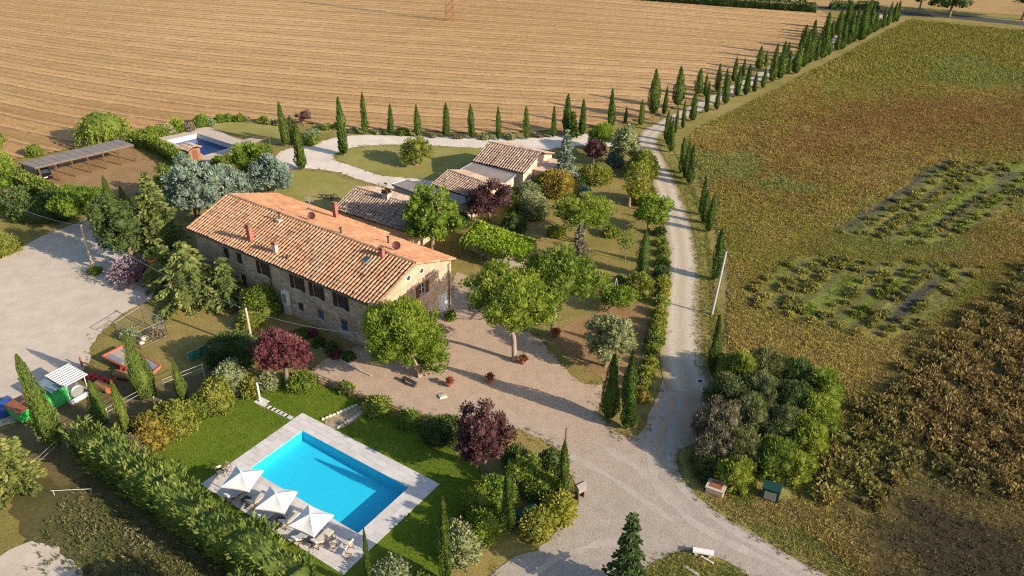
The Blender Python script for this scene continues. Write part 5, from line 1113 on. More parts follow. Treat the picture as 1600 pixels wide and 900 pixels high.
for px, py, w, h, fr in [(381, 440, 1.0, 1.9, 'shutter'), (470, 479.5, .85, 1.0, 'darkmetal'), (501, 492, .95, 1.15, 'bluewin'), (538, 509.5, .95, 1.3, 'bluewin')]:
    x, z = on_front(px, py); fo.append((x - w / 2, x + w / 2, max(.1, z - h / 2), z + h / 2)); fw.append((None, fr))
wall("front_wall", WL, EH, fo, M['stone'], house, front)
for (a, b, c, d), (sh, fr) in zip(fo, fw): window(house, front, a, b, c, d, sh, fr)
gmap = lambda x, y, z: (LH - OV - y, OV + x, z)
go = []
for px, py, w, h in [(660, 451, .95, 1.35), (622, 472, .95, 1.35)]:
    x, z = on_gable(px, py); z = 4.35; go.append((x - w / 2, x + w / 2, z - h / 2, z + h / 2))
xd, zd = on_gable(697, 484); go.append((xd - 1.1, xd + 1.1, .02, 2.3))
wall("gable_wall", WD, EH, go, M['gable_stone'], house, gmap, gable=(WD / 2, EH + (RH - EH) * (1 - 1 / DH * 0) - .12))
for q in go[:2]: window(house, gmap, *q, 'shutter_lit', 'white')
mb = MB(); bx_in(mb, gmap, go[2][0], go[2][1], .15, .2, go[2][2], go[2][3])
for q in range(1, 5): bx_in(mb, gmap, go[2][0] + .44 * q - .015, go[2][0] + .44 * q + .015, .13, .149, go[2][2] + .05, go[2][3] - .05)
mb.build("garage_door", M['white'], house)["label"] = "pale wooden garage door in the gable"
for px, py in [(658.5, 423), (638, 434.5)]:
    x, z = on_gable(px, py); rg = MB(); k = 16
    rg.tube([gmap(x + .31 * math.cos(t), -.03, z + .31 * math.sin(t)) for t in np.linspace(0, 2 * math.pi, k + 1)], .05, 6, False); o = rg.build("round_window", M['white'], house)
    pn = MB(); pn.add([gmap(x + .34 * math.cos(t), -.02, z + .34 * math.sin(t)) for t in np.linspace(0, 2 * math.pi, k, endpoint=False)], [list(range(k))]); pn.build("pane", M['glass'], o)
bmap = lambda x, y, z: (LH - OV - x, DH - OV - y, z)
wall("back_wall", WL, EH, [], M['gable_stone'], house, bmap)
lmap = lambda x, y, z: (OV + y, DH - OV - x, z)
wall("far_gable_wall", WD, EH, [], M['stone'], house, lmap, gable=(WD / 2, RH - .12))
dz = RH - EH
tile_slope(house, (-.1, DH / 2, RH), (LH + .1, DH / 2, RH), (0, -DH / 2 - .05, -dz - .02), .44, 'tile', rngb, name="front_roof_tiles")
BE = LH * .655
tile_slope(house, (-.1, DH / 2, RH), (BE, DH / 2, RH), (0, DH / 2 + .9, -dz * 1.15), .235, 'tile_new', rngb, arch=.46, name="back_roof_tiles", jit=.008, tv=.12)
tile_slope(house, (BE + .02, DH / 2, RH), (LH + .1, DH / 2, RH), (0, DH / 2 + .05, -dz - .02), .235, 'tile_new', rngb, arch=.46, name="back_roof_tiles", jit=.008, tv=.12)
ridge_caps(house, (-.1, DH / 2, RH + .06), (LH + .1, DH / 2, RH + .06), 'tile', rngb)
for x in (-.06, LH + .06):                      # verge tiles over the gables
    ridge_caps(house, (x, DH / 2, RH + .02), (x, 0, EH + .02), 'tile', rngb, .12); ridge_caps(house, (x, DH / 2, RH + .02), (x, DH, EH + .02), 'tile', rngb, .12)
mb = MB(); mb.tube([(0, -.10, EH - .10), (LH, -.10, EH - .10)], .08, 8); mb.tube([(LH * .45, .42, EH - .12), (LH * .45, .42, .1)], .055, 7); mb.build("gutter", M['darkmetal'], house)
mb = MB(); mb.tube([(LH + .15, DH - .1, EH - .05), (LH - .35, DH - .55, EH - .5), (LH - .40, DH - .56, .1)], .06, 7); mb.build("drainpipe", M['wood'], house)
Nf = np.array([sa * math.sin(math.atan2(dz, DH / 2)), -ca * math.sin(math.atan2(dz, DH / 2)), math.cos(math.atan2(dz, DH / 2))])
Pf = np.array([org[0], org[1], EH])
def on_roof(px, py): return loc2(house, plane_hit(px, py, Pf, Nf))
Nb = np.array([-Nf[0], -Nf[1], Nf[2]]); Pb = np.array([org[0] - sa * DH / 2, org[1] + ca * DH / 2, RH])
def on_back(px, py): return loc2(house, plane_hit(px, py, Pb, Nb))
for px, py, w, h, mt, bk in [(392, 377, .55, 1.7, 'redbrick', 0), (431, 395, .5, 1.0, 'plaster', 0), (597, 401, .5, .75, 'redbrick', 0), (525, 341, .5, 1.7, 'redbrick', 1)]:
    q = (on_back if bk else on_roof)(px, py); chimney(house, q[0], q[1], q[2], w, h, mt, cap=(mt != 'plaster' or True))
for px, py, h, bk in [(437, 345, .9, 0), (533, 366, .7, 1), (607, 381, .8, 1), (449, 405, .4, 0)]:
    q = (on_back if bk else on_roof)(px, py); mb = MB(); mb.tube([(q[0], q[1], q[2] - .1), (q[0], q[1], q[2] + h)], .09, 8); mb.lathe([(.16, 0), (.18, .06), (.02, .16)], (q[0], q[1], q[2] + h), 8); o = mb.build("flue_pipe", M['darkmetal'], house)
q = on_roof(436, 347); mb = MB(); mb.box((q[0], q[1], q[2] + .1), (.6, .5, .45)); mb.build("flue_base", M['plaster'], house)
q = on_roof(573, 408); sl = math.atan2(dz, DH / 2); Mx = np.array([[1, 0, 0], [0, math.cos(sl), -math.sin(sl)], [0, math.sin(sl), math.cos(sl)]])
mb = MB(); mb.box((q[0], q[1], q[2] + .16), (.65, .85, .16), M=Mx); s_ = mb.build("skylight", M['metal'], house); mb = MB(); mb.box((q[0], q[1], q[2] + .25), (.5, .7, .02), M=Mx); mb.build("pane", M['glass'], s_)
for px, py, r in [(488, 346, .42), (620, 393, .45)]:
    q = on_back(px, py); mb = MB(); mb.tube([(q[0], q[1], q[2] - .1), (q[0], q[1], q[2] + .75)], .03, 6); d_ = mb.build("dish_mount", M['darkmetal'], house)
    mb = MB(); axv = nrm(np.array([.55, -.65, .45])); e1 = nrm(np.cross(axv, [0, 0, 1])); e2 = np.cross(e1, axv); c0 = np.array([q[0], q[1], q[2] + .7])
    V = [c0] + [c0 + axv * .10 * (rr ** 2) + rr * r * (math.cos(t) * e1 + math.sin(t) * e2) for rr in (.5, 1.0) for t in np.linspace(0, 2 * math.pi, 14, endpoint=False)]
    mb.add(V, [[0, 1 + i, 1 + (i + 1) % 14] for i in range(14)] + [[1 + i, 15 + i, 15 + (i + 1) % 14, 1 + (i + 1) % 14] for i in range(14)])
    mb.tube([c0 - axv * .02 - e2 * r * .8, c0 + axv * .45], .02, 5); mb.build("satellite_dish", M['rustdish'], house)
q = on_back(487, 342); mb = MB(); mb.tube([(q[0], q[1], q[2] - .1), (q[0], q[1], q[2] + 2.4)], .03, 6); mb.tube([(q[0] - .8, q[1] + .3, q[2] + 2.35), (q[0] + .8, q[1] - .3, q[2] + 2.35)], .02, 5)
for k in range(7):
    t = -.7 + k * .23; mb.tube([(q[0] + t - .12, q[1] - .38 * t - .28, q[2] + 2.36), (q[0] + t + .12, q[1] - .38 * t + .28, q[2] + 2.36)], .012, 4)
mb.build("tv_antenna", M['metal'], house)
x, z = on_front(451, 476); mb = MB(); bx_in(mb, front, x - .42, x + .42, -.42, -.01, 1.35, 2.9); cab = mb.build("wall_cabinet", M['white'], house); mb = MB(); bx_in(mb, front, x - .40, x + .40, -.40, -.02, .05, 1.33); mb.build("cabinet_base", M['plaster'], cab)
mb = MB(); bx_in(mb, front, x - .3, x + .3, -.44, -.425, 1.5, 2.7); mb.build("cabinet_door", M['metal'], cab)
for c_ in (c for c in fo[-2:]):
    mb = MB(); bx_in(mb, front, c_[0] - .15, c_[1] + .15, -.03, .02, c_[3] + .005, c_[3] + .22); mb.build("lintel", M['brick'], house)

# --- the barns behind, all lying along the farmhouse
def gable_barn(name, label, pxL, pxR, eave, depth_, rise, tiles, back=None, wallm='gable_stone', over=.35, pitch=.40, gablem=None, chim=None):
    A = G(pxL[0], pxL[1], eave); B = G(pxR[0], pxR[1], eave); ax = math.atan2(B[1] - A[1], B[0] - A[0]); L = np.linalg.norm(B - A)
    r_ = empty(name, (A[0], A[1], 0), ax); tag(r_, label, "barn")
    D2 = depth_ / 2; rz_ = eave + rise
    mb = MB(); bx_in(mb, lambda x, y, z: (x, y, z), over, L - over, over, depth_ - over, -.1, eave - .04)
    mb.build("walls", M[wallm], r_)
    for x in (over, L - over):
        mb = MB(); sx = .0
        mb.add([(x, over, eave - .05), (x, depth_ - over, eave - .05), (x, D2, rz_ - .12), (x + (.02 if x > 1 else -.02), over, eave - .05), (x + (.02 if x > 1 else -.02), depth_ - over, eave - .05), (x + (.02 if x > 1 else -.02), D2, rz_ - .12)], [[0, 1, 2], [3, 5, 4], [0, 3, 4, 1], [1, 4, 5, 2], [2, 5, 3, 0]])
        mb.build("gable", M[gablem or wallm], r_)
    tile_slope(r_, (0, D2, rz_), (L, D2, rz_), (0, -D2, -rise), pitch, tiles, rngb, name="roof_tiles")
    tile_slope(r_, (0, D2, rz_), (L, D2, rz_), (0, D2, -rise), pitch, back or tiles, rngb, name="back_roof_tiles")
    ridge_caps(r_, (0, D2, rz_ + .05), (L, D2, rz_ + .05), tiles, rngb, .15)
    return r_, L
b2, L2 = gable_barn("stone_barn", "low stone barn with a battlemented chimney behind the farmhouse", (519, 326), (640, 365), 3.0, 8.4, 1.5, 'tile_grey')
# its chimney wears a small crown of tiles
q = loc2(b2, G(604, 303, 5.0)); q[2] = 4.1
mb = MB(); mb.box((q[0], q[1], q[2] + .35), (.9, .8, 1.5)); ch = mb.build("chimney", M['plaster'], b2)
mb = MB()
for sx in (-1, 0, 1):
    for sy in (-1, 1): mb.box((q[0] + sx * .36, q[1] + sy * .32, q[2] + 1.28), (.2, .16, .36)); mb.box((q[0] + sx * .36, q[1] + sy * .32, q[2] + 1.53), (.24, .22, .14), taper=.5)
mb.box((q[0], q[1], q[2] + 1.14), (1.05, .95, .08)); mb.build("chimney_crown", M['tile_gap'], ch)
mb = MB(); mb.tube([(q[0], q[1], q[2] + 1.1), (q[0], q[1], q[2] + 2.5)], .025, 5); mb.box((q[0], q[1], q[2] + 2.3), (.5, .03, .18)); mb.build("weather_vane", M['darkmetal'], ch)
b3, L3 = gable_barn("low_barn", "low tiled barn between two flat grey roofs", (673, 287), (738, 311), 2.9, 6.6, 1.0, 'tile_grey', pitch=.38)
b4, L4 = gable_barn("gabled_barn", "pink gabled barn with a striped tile roof beside the weeping cedar", (737, 252), (819, 271), 3.0, 9.2, 1.5, 'tile_grey', pitch=.42, gablem='pinkplaster', wallm='pinkplaster')
mb = MB(); mb.box((L4 + .9, 5.6, 1.2), (2.4, 5.0, 2.5)); mb.box((L4 + .9, 5.6, 2.52), (2.7, 5.3, .14)); mb.build("lean_to", M['pinkplaster'], b4)
def flat_roof(name, label, px, h):
    P = [G(a, b, h) for a, b in px]; o0 = np.array([P[0][0], P[0][1], 0]); r_ = empty(name, o0); tag(r_, label, "outbuilding")
    mb = MB(); mb.slab([p - o0 for p in P], .22); mb.build("flat_roof", M['flatroof'], r_)
    c = np.mean(P, 0); mb = MB(); Q = [c + (p - c) * .93 - np.array([0, 0, .225]) for p in P]; mb.slab([q - o0 for q in Q], h - .2); mb.build("walls", M['plaster'], r_)
    for i in range(4):
        a_ = P[i] - o0; b_ = P[(i + 1) % 4] - o0; e = MB(); e.tube([a_ + np.array([0, 0, .03]), b_ + np.array([0, 0, .03])], .07, 5); e.build("edge_trim", M['metal'], r_)
    return r_
flat_roof("flat_roofed_annexe", "flat grey roofed annexe between the stone barn and the low barn", [(612, 288), (634, 281), (740, 313), (706, 322)], 2.9)
flat_roof("flat_roofed_annexe", "flat grey roofed annexe between the low barn and the gabled barn", [(712, 269), (738, 254.5), (806, 273), (782, 291)], 2.85)

# --- the carport: sloping panels on posts
h0, h1 = 2.35, 2.75
cp = [G(29, 254, h0), G(185, 217.5, h0), G(209, 226, h1), G(54, 262.5, h1)]
o0 = np.array([cp[0][0], cp[0][1], 0]); car = empty("carport", o0); tag(car, "long open carport with a grey panelled roof on wooden posts", "carport")
NP = 12
for i in range(NP):
    a_, b_ = i / NP + .002, (i + 1) / NP - .002
    P = [cp[0] + (cp[1] - cp[0]) * a_, cp[0] + (cp[1] - cp[0]) * b_, cp[3] + (cp[2] - cp[3]) * b_, cp[3] + (cp[2] - cp[3]) * a_]
    mb = MB(); mb.slab([p - o0 + np.array([0, 0, .012 * (i % 2)]) for p in P], .07); mb.build("roof_panel", M['flatroof'], car)
for i in range(7):
    t = i / 6; a_ = cp[3] + (cp[2] - cp[3]) * (.03 + .95 * t) - o0; b_ = cp[0] + (cp[1] - cp[0]) * (.03 + .95 * t) - o0
    for p in (a_, b_):
        mb = MB(); mb.box((p[0], p[1] + (.1 if p is a_ else -.1), (p[2] - .1) / 2), (.16, .16, p[2] - .12)); mb.build("post", M['wood'], car)
    mb = MB(); mb.tube([a_ - [0, 0, .12], b_ - [0, 0, .12]], .07, 6); mb.build("rafter", M['wood'], car)
for A_, B_ in ((cp[3], cp[2]), (cp[0], cp[1])):
    mb = MB(); mb.tube([A_ - o0 - [0, 0, .16], B_ - o0 - [0, 0, .16]], .08, 6); mb.build("beam", M['wood'], car)

# --- the upper pool with its brick hut and reed pergola
M['paving'] = ground_mat("pale_paving", [(0.3, (.46, .37, .29)), (0.7, (.54, .45, .37))], [(0.3, (.42, .34, .27)), (0.7, (.58, .50, .42))], .3, 3, .4, .3, .02)
M['poolwhite'] = plain("white_pool_wall", (.66, .63, .58), .7, 0, .08)
def water_mat(name, col, rough, tint):
    m, n, l, b = new_mat(name); n.remove(b)
    geo = n.new("ShaderNodeNewGeometry"); n1 = noise_node(n, l, 3.2, 5, .65, geo.outputs['Position'], dist=1.2)
    bp = n.new("ShaderNodeBump"); bp.inputs['Strength'].default_value = .5; bp.inputs['Distance'].default_value = .03; l.new(n1.outputs[0], bp.inputs['Height'])
    tp = n.new("ShaderNodeBsdfTransparent"); tp.inputs[0].default_value = (*tint, 1)
    gl = n.new("ShaderNodeBsdfGlossy"); gl.inputs['Roughness'].default_value = rough; l.new(bp.outputs[0], gl.inputs['Normal'])
    fr = n.new("ShaderNodeFresnel"); fr.inputs['IOR'].default_value = 1.33; l.new(bp.outputs[0], fr.inputs['Normal'])
    bf = n.new("ShaderNodeMix"); l.new(geo.outputs['Backfacing'], bf.inputs[0]); l.new(fr.outputs[0], bf.inputs[2]); bf.inputs[3].default_value = .06   # from below, light leaves as if bent upright
    mx = n.new("ShaderNodeMixShader"); l.new(bf.outputs[0], mx.inputs[0]); l.new(tp.outputs[0], mx.inputs[1]); l.new(gl.outputs[0], mx.inputs[2]); l.new(mx.outputs[0], n["Material Output"].inputs[0])
    return m
up = sheet("upper_pool_deck", [(236, 221), (280, 209), (324, 199), (360, 213), (392, 229), (345, 262), (312, 266), (280, 246)], M['paving'], .03, jit=.03, seed=51, holes=[UPOOL])
def basin(name, label, C4, rim_h, floor_z, wallmat, floormat, water_z, water, rimmat=None, rim=.35, floor_lo=None):
    """a pool: floor, four walls, a coping and the water surface"""
    o0 = np.mean(C4, 0); o0[2] = 0; r_ = empty(name, o0); tag(r_, label, 'pool')
    P = [p - o0 for p in C4]; zf = [floor_z, floor_lo or floor_z, floor_lo or floor_z, floor_z]
    for i in range(4):
        j = (i + 1) % 4; a_, b_ = P[i], P[j]; mb = MB(); mb.quad((a_[0], a_[1], zf[i]), (b_[0], b_[1], zf[j]), (b_[0], b_[1], rim_h), (a_[0], a_[1], rim_h)); mb.build("pool_wall", wallmat, r_)
    mb = MB(); mb.quad(*[(p[0], p[1], z) for p, z in zip(P, zf)]); mb.build("pool_floor", floormat, r_)
    mb = MB(); up_ = np.cross(P[1] - P[0], P[2] - P[1])[2] > 0; mb.quad(*[(p[0], p[1], water_z) for p in (P if up_ else P[::-1])]); mb.build("water", water, r_)
    if rimmat:
        u = nrm(P[1] - P[0]); v = nrm(P[2] - P[1])
        for k, (a_, b_, off, ext) in enumerate([(P[0], P[1], -v, u), (P[1], P[2], u, v * 0), (P[2], P[3], v, -u), (P[3], P[0], -u, v * 0)]):
            a2 = a_ - ext * rim; b2_ = b_ + ext * rim; mb = MB(); z = np.array([0, 0, rim_h + .015])
            mb.slab([a2 + z, b2_ + z, b2_ + off * rim + z, a2 + off * rim + z], .05); mb.build("coping", rimmat, r_)
    return r_
M['upwater'] = water_mat("dark_pool_water", None, .03, (.12, .34, .66))
M['upfloor'] = plain("blue_pool_floor", (.04, .12, .30), .8, 0, .3, .6)
basin("upper_pool", "half empty upper pool with white walls and dark blue water", UPOOL, .03, -1.9, M['poolwhite'], M['upfloor'], -.8, M['upwater'], M['paving'], .4)
# the brick hut
hp_ = [G(277, 249), G(300, 259), G(322, 250), G(300, 240)]
hc = np.mean(hp_, 0); hut = empty("brick_hut", (hc[0], hc[1], 0), AX); tag(hut, "little brick hut with a rough tiled roof beside the upper pool", "hut")
mb = MB(); mb.box((0, 0, .95), (2.3, 2.0, 2.1)); mb.build("walls", M['brick'], hut)
tile_slope(hut, (-1.4, 0, 2.45), (1.4, 0, 2.45), (0, -1.3, -.45), .30, 'tile_grey', rngb, name="roof_tiles"); tile_slope(hut, (-1.4, 0, 2.45), (1.4, 0, 2.45), (0, 1.3, -.45), .30, 'tile_grey', rngb, name="back_roof_tiles")
ridge_caps(hut, (-1.4, 0, 2.49), (1.4, 0, 2.49), 'tile_grey', rngb, .12)
mb = MB(); mb.box((1.17, 0, .9), (.05, .85, 1.9)); d_ = mb.build("door", M['shutter_lit'], hut); mb = MB(); mb.box((1.21, -.3, 1.0), (.04, .05, .14)); mb.build("handle", M['darkmetal'], d_)
# pergola with reed mats
pp = [G(365, 222, 2.2), G(382, 217, 2.2), G(420, 214, 2.2), G(402, 224, 2.2)]
pp = [G(362, 226, 2.2), G(402, 212, 2.2), G(420, 213, 2.2), G(384, 231, 2.2)]; o0 = np.array([pp[0][0], pp[0][1], 0]); pg = empty("reed_pergola", o0); tag(pg, "pergola with grey reed mats at the upper pool's end", "pergola")
for p in pp: mb = MB(); mb.tube([np.array([p[0], p[1], 0]) - o0, p - o0], .06, 6); mb.build("post", M['wood'], pg)
for i in range(14):
    t = i / 13; a_ = pp[0] + (pp[1] - pp[0]) * t - o0; b_ = pp[3] + (pp[2] - pp[3]) * t - o0; mb = MB()
    if t < .62: mb.slab([a_ + [0, 0, .08], a_ + (pp[1] - pp[0]) / 13.3 + [0, 0, .08], b_ + (pp[2] - pp[3]) / 13.3 + [0, 0, .08], b_ + [0, 0, .08]], .04); mb.build("reed_mat", M['oldwood'], pg)
    else: mb.tube([a_, b_], .045, 5); mb.build("slat", M['wood'], pg)
for A_, B_ in ((pp[0], pp[1]), (pp[3], pp[2])): mb = MB(); mb.tube([A_ - o0 - [0, 0, .05], B_ - o0 - [0, 0, .05]], .06, 6); mb.build("beam", M['wood'], pg)
# ------------------------------------------------------------------ the pool terrace
M['liner'] = plain("pool_liner", (.13, .66, .82), .6, 0, .05, 2)
M['liner_wall'] = plain("pool_liner_wall", (.12, .60, .77), .6, 0, .05, 2)
M['water'] = water_mat("pool_water", None, .02, (.42, .90, .97))
basin("swimming_pool", "bright turquoise rectangular swimming pool in the lawn", POOL, .035, -.95, M['liner_wall'], M['liner'], -.08, M['water'], None, floor_lo=-1.25)
M['slab'] = None
def slab_mat():
    m, n, l, b = new_mat("travertine_slab")
    oi = n.new("ShaderNodeObjectInfo"); r = ramp(n, [(0, (.55, .51, .48)), (.5, (.60, .56, .53)), (1, (.65, .61, .58))]); l.new(oi.outputs['Random'], r.inputs[0])
    geo = n.new("ShaderNodeNewGeometry"); n1 = noise_node(n, l, 1.7, 5, .7, geo.outputs['Position']); r1 = ramp(n, [(.3, (.86, .86, .86)), (.7, (1.1, 1.1, 1.1))]); l.new(n1.outputs[0], r1.inputs[0])
    c = mixc(n, l, r.outputs[0], r1.outputs[0], 1.0, 'MULTIPLY'); l.new(c, b.inputs['Base Color']); b.inputs['Roughness'].default_value = .75; return m
M['slab'] = slab_mat()
bed = holed("pool_deck", DECK, [POOL], .016); deck = tag(obj("pool_deck", bed, plain("slab_joint", (.30, .275, .255), .9)), kind='structure')
# slabs, cut round the pool
sl_me = {}
Pl = [((p - DECK[0]) @ _e, (p - DECK[0]) @ _n) for p in POOL]; px0, px1 = min(q[0] for q in Pl), max(q[0] for q in Pl); py0, py1 = min(q[1] for q in Pl), max(q[1] for q in Pl)
def spans(lo, hi, size):
    k = max(1, round((hi - lo) / size)); return [(lo + (hi - lo) * i / k, lo + (hi - lo) * (i + 1) / k) for i in range(k)]
def put_slab(a, b, c, d):
    w_, h_ = round(b - a - .012, 3), round(d - c - .012, 3); key = (w_, h_)
    if key not in sl_me:
        mb = MB(); mb.box((0, 0, 0), (w_, h_, .05)); o = mb.build("paving_slab", M['slab']); sl_me[key] = o.data; bpy.data.objects.remove(o)
    o = bpy.data.objects.new("paving_slab", sl_me[key]); C.objects.link(o); o.parent = deck
    p = DECK[0] + _e * (a + b) / 2 + _n * (c + d) / 2; o.location = (p[0], p[1], .018 + .002 * rngb.random()); o.rotation_euler = (0, 0, DA)
for (a, b) in spans(0, px0, 1.0):
    for (c, d) in spans(0, DW, .6): put_slab(a, b, c, d)
for (a, b) in spans(px1, DL, 1.0):
    for (c, d) in spans(0, DW, .6): put_slab(a, b, c, d)
for (a, b) in spans(px0, px1, 1.05):
    for (c, d) in spans(0, py0, .6) + spans(py1, DW, .6): put_slab(a, b, c, d)

M['canvas'] = plain("white_canvas", (.74, .72, .69), .8, 0, .04, 2)
M['cushion'] = plain("cream_cushion", (.60, .52, .43), .9, 0, .08)
M['greycushion'] = plain("grey_cushion", (.42, .42, .42), .9, 0, .08)
M['charcoal'] = plain("charcoal_frame", (.045, .043, .042), .6)
M['teak'] = plain("teak", (.19, .10, .055), .7, 0, .25, 6)
GPa = "white parasols along the pool"
for (px, py), lb in zip([(376.7, 739.3), (431, 772), (484.4, 804.4)], ["white square parasol nearest the dark folding chairs at the deck corner", "middle of the three white square parasols", "white square parasol nearest the young thin cypress"]):
    P = G(px, py, 2.85); r_ = empty("parasol", (P[0], P[1], .04), math.radians(-26 if px > 470 else -12)); tag(r_, lb, "parasol", GPa)
    hw = 1.16; k = 6; V = [(0, 0, 2.88)]; F = []
    cor = [(-hw, -hw), (hw, -hw), (hw, hw), (-hw, hw)]
    for s_ in range(4):
        a_, b_ = np.array(cor[s_]), np.array(cor[(s_ + 1) % 4]); mb = MB(); pts = []
        for r in range(1, 6):
            f = r / 5
            for q in range(7):
                t = q / 6; p = (a_ * (1 - t) + b_ * t) * f * (1 - .05 * math.sin(math.pi * t) * f); sag = -.10 * math.sin(math.pi * f) * math.sin(math.pi * t)
                pts.append((p[0], p[1], 2.88 - .62 * f + sag * .7))
        V = [(0, 0, 2.88)] + pts; F = [[0, 1 + q, 2 + q] for q in range(6)] + [[1 + r * 7 + q, 1 + (r + 1) * 7 + q, 2 + (r + 1) * 7 + q, 2 + r * 7 + q] for r in range(4) for q in range(6)]
        n1 = len(V); V = V + [(p[0] * 1.0, p[1] * 1.0, p[2] - .10) for p in pts[-7:]]; F += [[29 + q, n1 + q, n1 + q + 1, 30 + q] for q in range(6)]
        mb.add(V, F); mb.build("canopy_panel", M['canvas'], r_)
        rb = MB(); rb.tube([(0, 0, 2.83), (a_[0] * .98, a_[1] * .98, 2.24)], .018, 5); rb.build("rib", M['teak'], r_)
    mb = MB(); mb.tube([(0, 0, 0), (0, 0, 2.98)], .032, 8); mb.build("pole", M['oldwood'], r_)
    mb = MB(); mb.lathe([(.02, 0), (.06, .03), (.05, .08), (.01, .12)], (0, 0, 2.92), 8); mb.build("finial", M['canvas'], r_)
    mb = MB(); mb.box((0, 0, .05), (.55, .55, .1)); mb.box((0, 0, .2), (.1, .1, .25)); mb.build("base", M['plaster'], r_)
# loungers: slatted frame, mattress with raised head, four legs
def make_lounger(cush):
    r_ = empty("sun_lounger", (0, 0, 0))
    f = MB()
    for sy in (-.31, .31): f.box((0, sy, .30), (1.9, .05, .07))
    for k in range(9): f.box((-.85 + k * .16, 0, .325), (.07, .60, .025))
    f.build("frame", M['teak'], r_)
    for x in (-.75, .7):
        for y in (-.3, .3):
            l = MB(); l.box((x, y, .14), (.06, .06, .28)); l.build("leg", M['charcoal'], r_)
    m = MB(); m.box((-.35, 0, .39), (1.22, .62, .09)); c = math.cos(.62); s = math.sin(.62)
    m.build("mattress", M[cush], r_)
    b = MB(); b.box((.27 + .36 * c, 0, .40 + .36 * s), (.76, .62, .085), M=np.array([[1, 0, 0], [0, 1, 0], [0, 0, 1]]))
    b.v[-1] = None; b = MB(); Mr = np.array([[c, 0, -s], [0, 1, 0], [s, 0, c]]); b.box((.25 + .36 * c, 0, .40 + .36 * s), (.76, .62, .085), M=Mr); b.build("backrest", M[cush], r_)
    p = MB(); p.box((.25 + .60 * c, 0, .47 + .60 * s), (.22, .5, .08), M=Mr); p.build("headrest", M['canvas'], r_)
    return r_
lng = {c: make_lounger(c) for c in ('cushion', 'greycushion')}; used = set()
GLo = "sun loungers under the parasols"
for px, py, c, lb, dr in [(368, 772, 'greycushion', "grey sun lounger under the parasol at the deck corner", .0), (401, 781, 'cushion', "cream sun lounger between the corner parasol and the middle one", .05), (421, 805, 'greycushion', "grey sun lounger under the middle parasol", -.05), (452, 812, 'cushion', "cream sun lounger between the middle parasol and the last one", .03), (473, 838, 'greycushion', "grey sun lounger under the last parasol", .0), (503, 842, 'cushion', "cream sun lounger in full sun past the last parasol", .04)]:
    o = copy_tree(lng[c]) if c in used else lng[c]; used.add(c); P = G(px, py, .35); o.location = (P[0], P[1], .045); o.rotation_euler = (0, 0, math.atan2(-_n[1], -_n[0]) + dr + math.pi); tag(o, lb, "sun lounger", GLo)
def side_table():
    r_ = empty("side_table", (0, 0, 0)); mb = MB()
    mb.box((0, 0, .45), (.62, .62, .04)); mb.build("table_top", M['charcoal'], r_)
    for x in (-.26, .26):
        for y in (-.26, .26): l = MB(); l.box((x, y, .21), (.05, .05, .42)); l.build("leg", M['charcoal'], r_)
    return r_
st = side_table()
for i, (px, py, lb) in enumerate([(385, 781, "dark square side table beside the first cream lounger"), (438, 812, "dark square side table beside the second cream lounger"), (489, 846, "dark square side table under the last parasol's edge")]):
    o = st if i == 0 else copy_tree(st); P = G(px, py, .4); o.location = (P[0], P[1], .045); o.rotation_euler = (0, 0, DA); tag(o, lb, "side table", "side tables between the loungers")
def chair():
    r_ = empty("director_chair", (0, 0, 0))
    for sy in (-.27, .27):
        l = MB(); l.tube([(-.25, sy, 0), (.25, sy, .46)], .022, 5); l.build("leg", M['teak'], r_); l = MB(); l.tube([(.25, sy, 0), (-.25, sy, .46)], .022, 5); l.build("leg", M['teak'], r_)
        a = MB(); a.box((0, sy, .64), (.52, .06, .03)); a.tube([(.24, sy, .46), (.26, sy, .95)], .02, 5); a.tube([(-.24, sy, .46), (-.24, sy, .64)], .02, 5); a.build("armrest", M['teak'], r_)
    s = MB(); s.box((0, 0, .46), (.5, .50, .025)); s.build("seat", M['cushion'], r_); b = MB(); b.box((.27, 0, .83), (.025, .56, .22)); b.build("backrest", M['cushion'], r_)
    return r_
ch0 = chair()
for i, (px, py, rz, lb) in enumerate([(344, 741, 2.2, "dark folding chair at the deck's far left corner"), (355, 735, 1.2, "folding chair with a pale seat next to the corner parasol"), (521, 852, .4, "wooden folding chair nearest the last lounger"), (545, 853, -.5, "wooden folding chair in the deck's near corner"), (548, 866, 2.9, "wooden folding chair at the very end of the deck")]):
    o = ch0 if i == 0 else copy_tree(ch0); P = G(px, py, .3); o.location = (P[0], P[1], .045); o.rotation_euler = (0, 0, rz); tag(o, lb, "chair", "folding chairs on the pool deck")
# shower post on its slab, stepping stones
P = G(407, 628); sh = empty("shower_post", P); tag(sh, "white outdoor shower post on a stone slab at the lawn's corner", "shower")
mb = MB(); mb.tube([(0, 0, .05), (0, 0, 2.15)], .085, 10); mb.build("post", M['white'], sh); mb = MB(); mb.tube([(0, 0, 2.1), (.2, 0, 2.2), (.36, 0, 2.15)], .03, 6); mb.lathe([(.10, 0), (.11, .02), (.03, .06)], (.36, 0, 2.08), 10); mb.build("shower_head", M['metal'], sh); mb = MB(); mb.box((.1, 0, .03), (1.1, .9, .07), rz=DA); mb.build("slab", M['slab'], sh)
mb = MB(); mb.lathe([(.05, 0), (.07, .03), (.02, .06)], (-.09, 0, 1.0), 8); mb.build("tap", M['metal'], sh)
stp = sheet("stepping_path", [(411, 631), (424, 637), (456, 651), (452, 655), (420, 641), (407, 634)], M['pale_lawn'], .016, jit=.02)
for k in range(7):
    p = G(415, 634) * (1 - k / 6) + G(452, 652) * (k / 6); mb = MB(); mb.box((p[0], p[1], .03), (.62 + .08 * rngb.random(), .42, .05), rz=DA + .1 * rngb.normal()); mb.build("stone", M['slab'], stp)
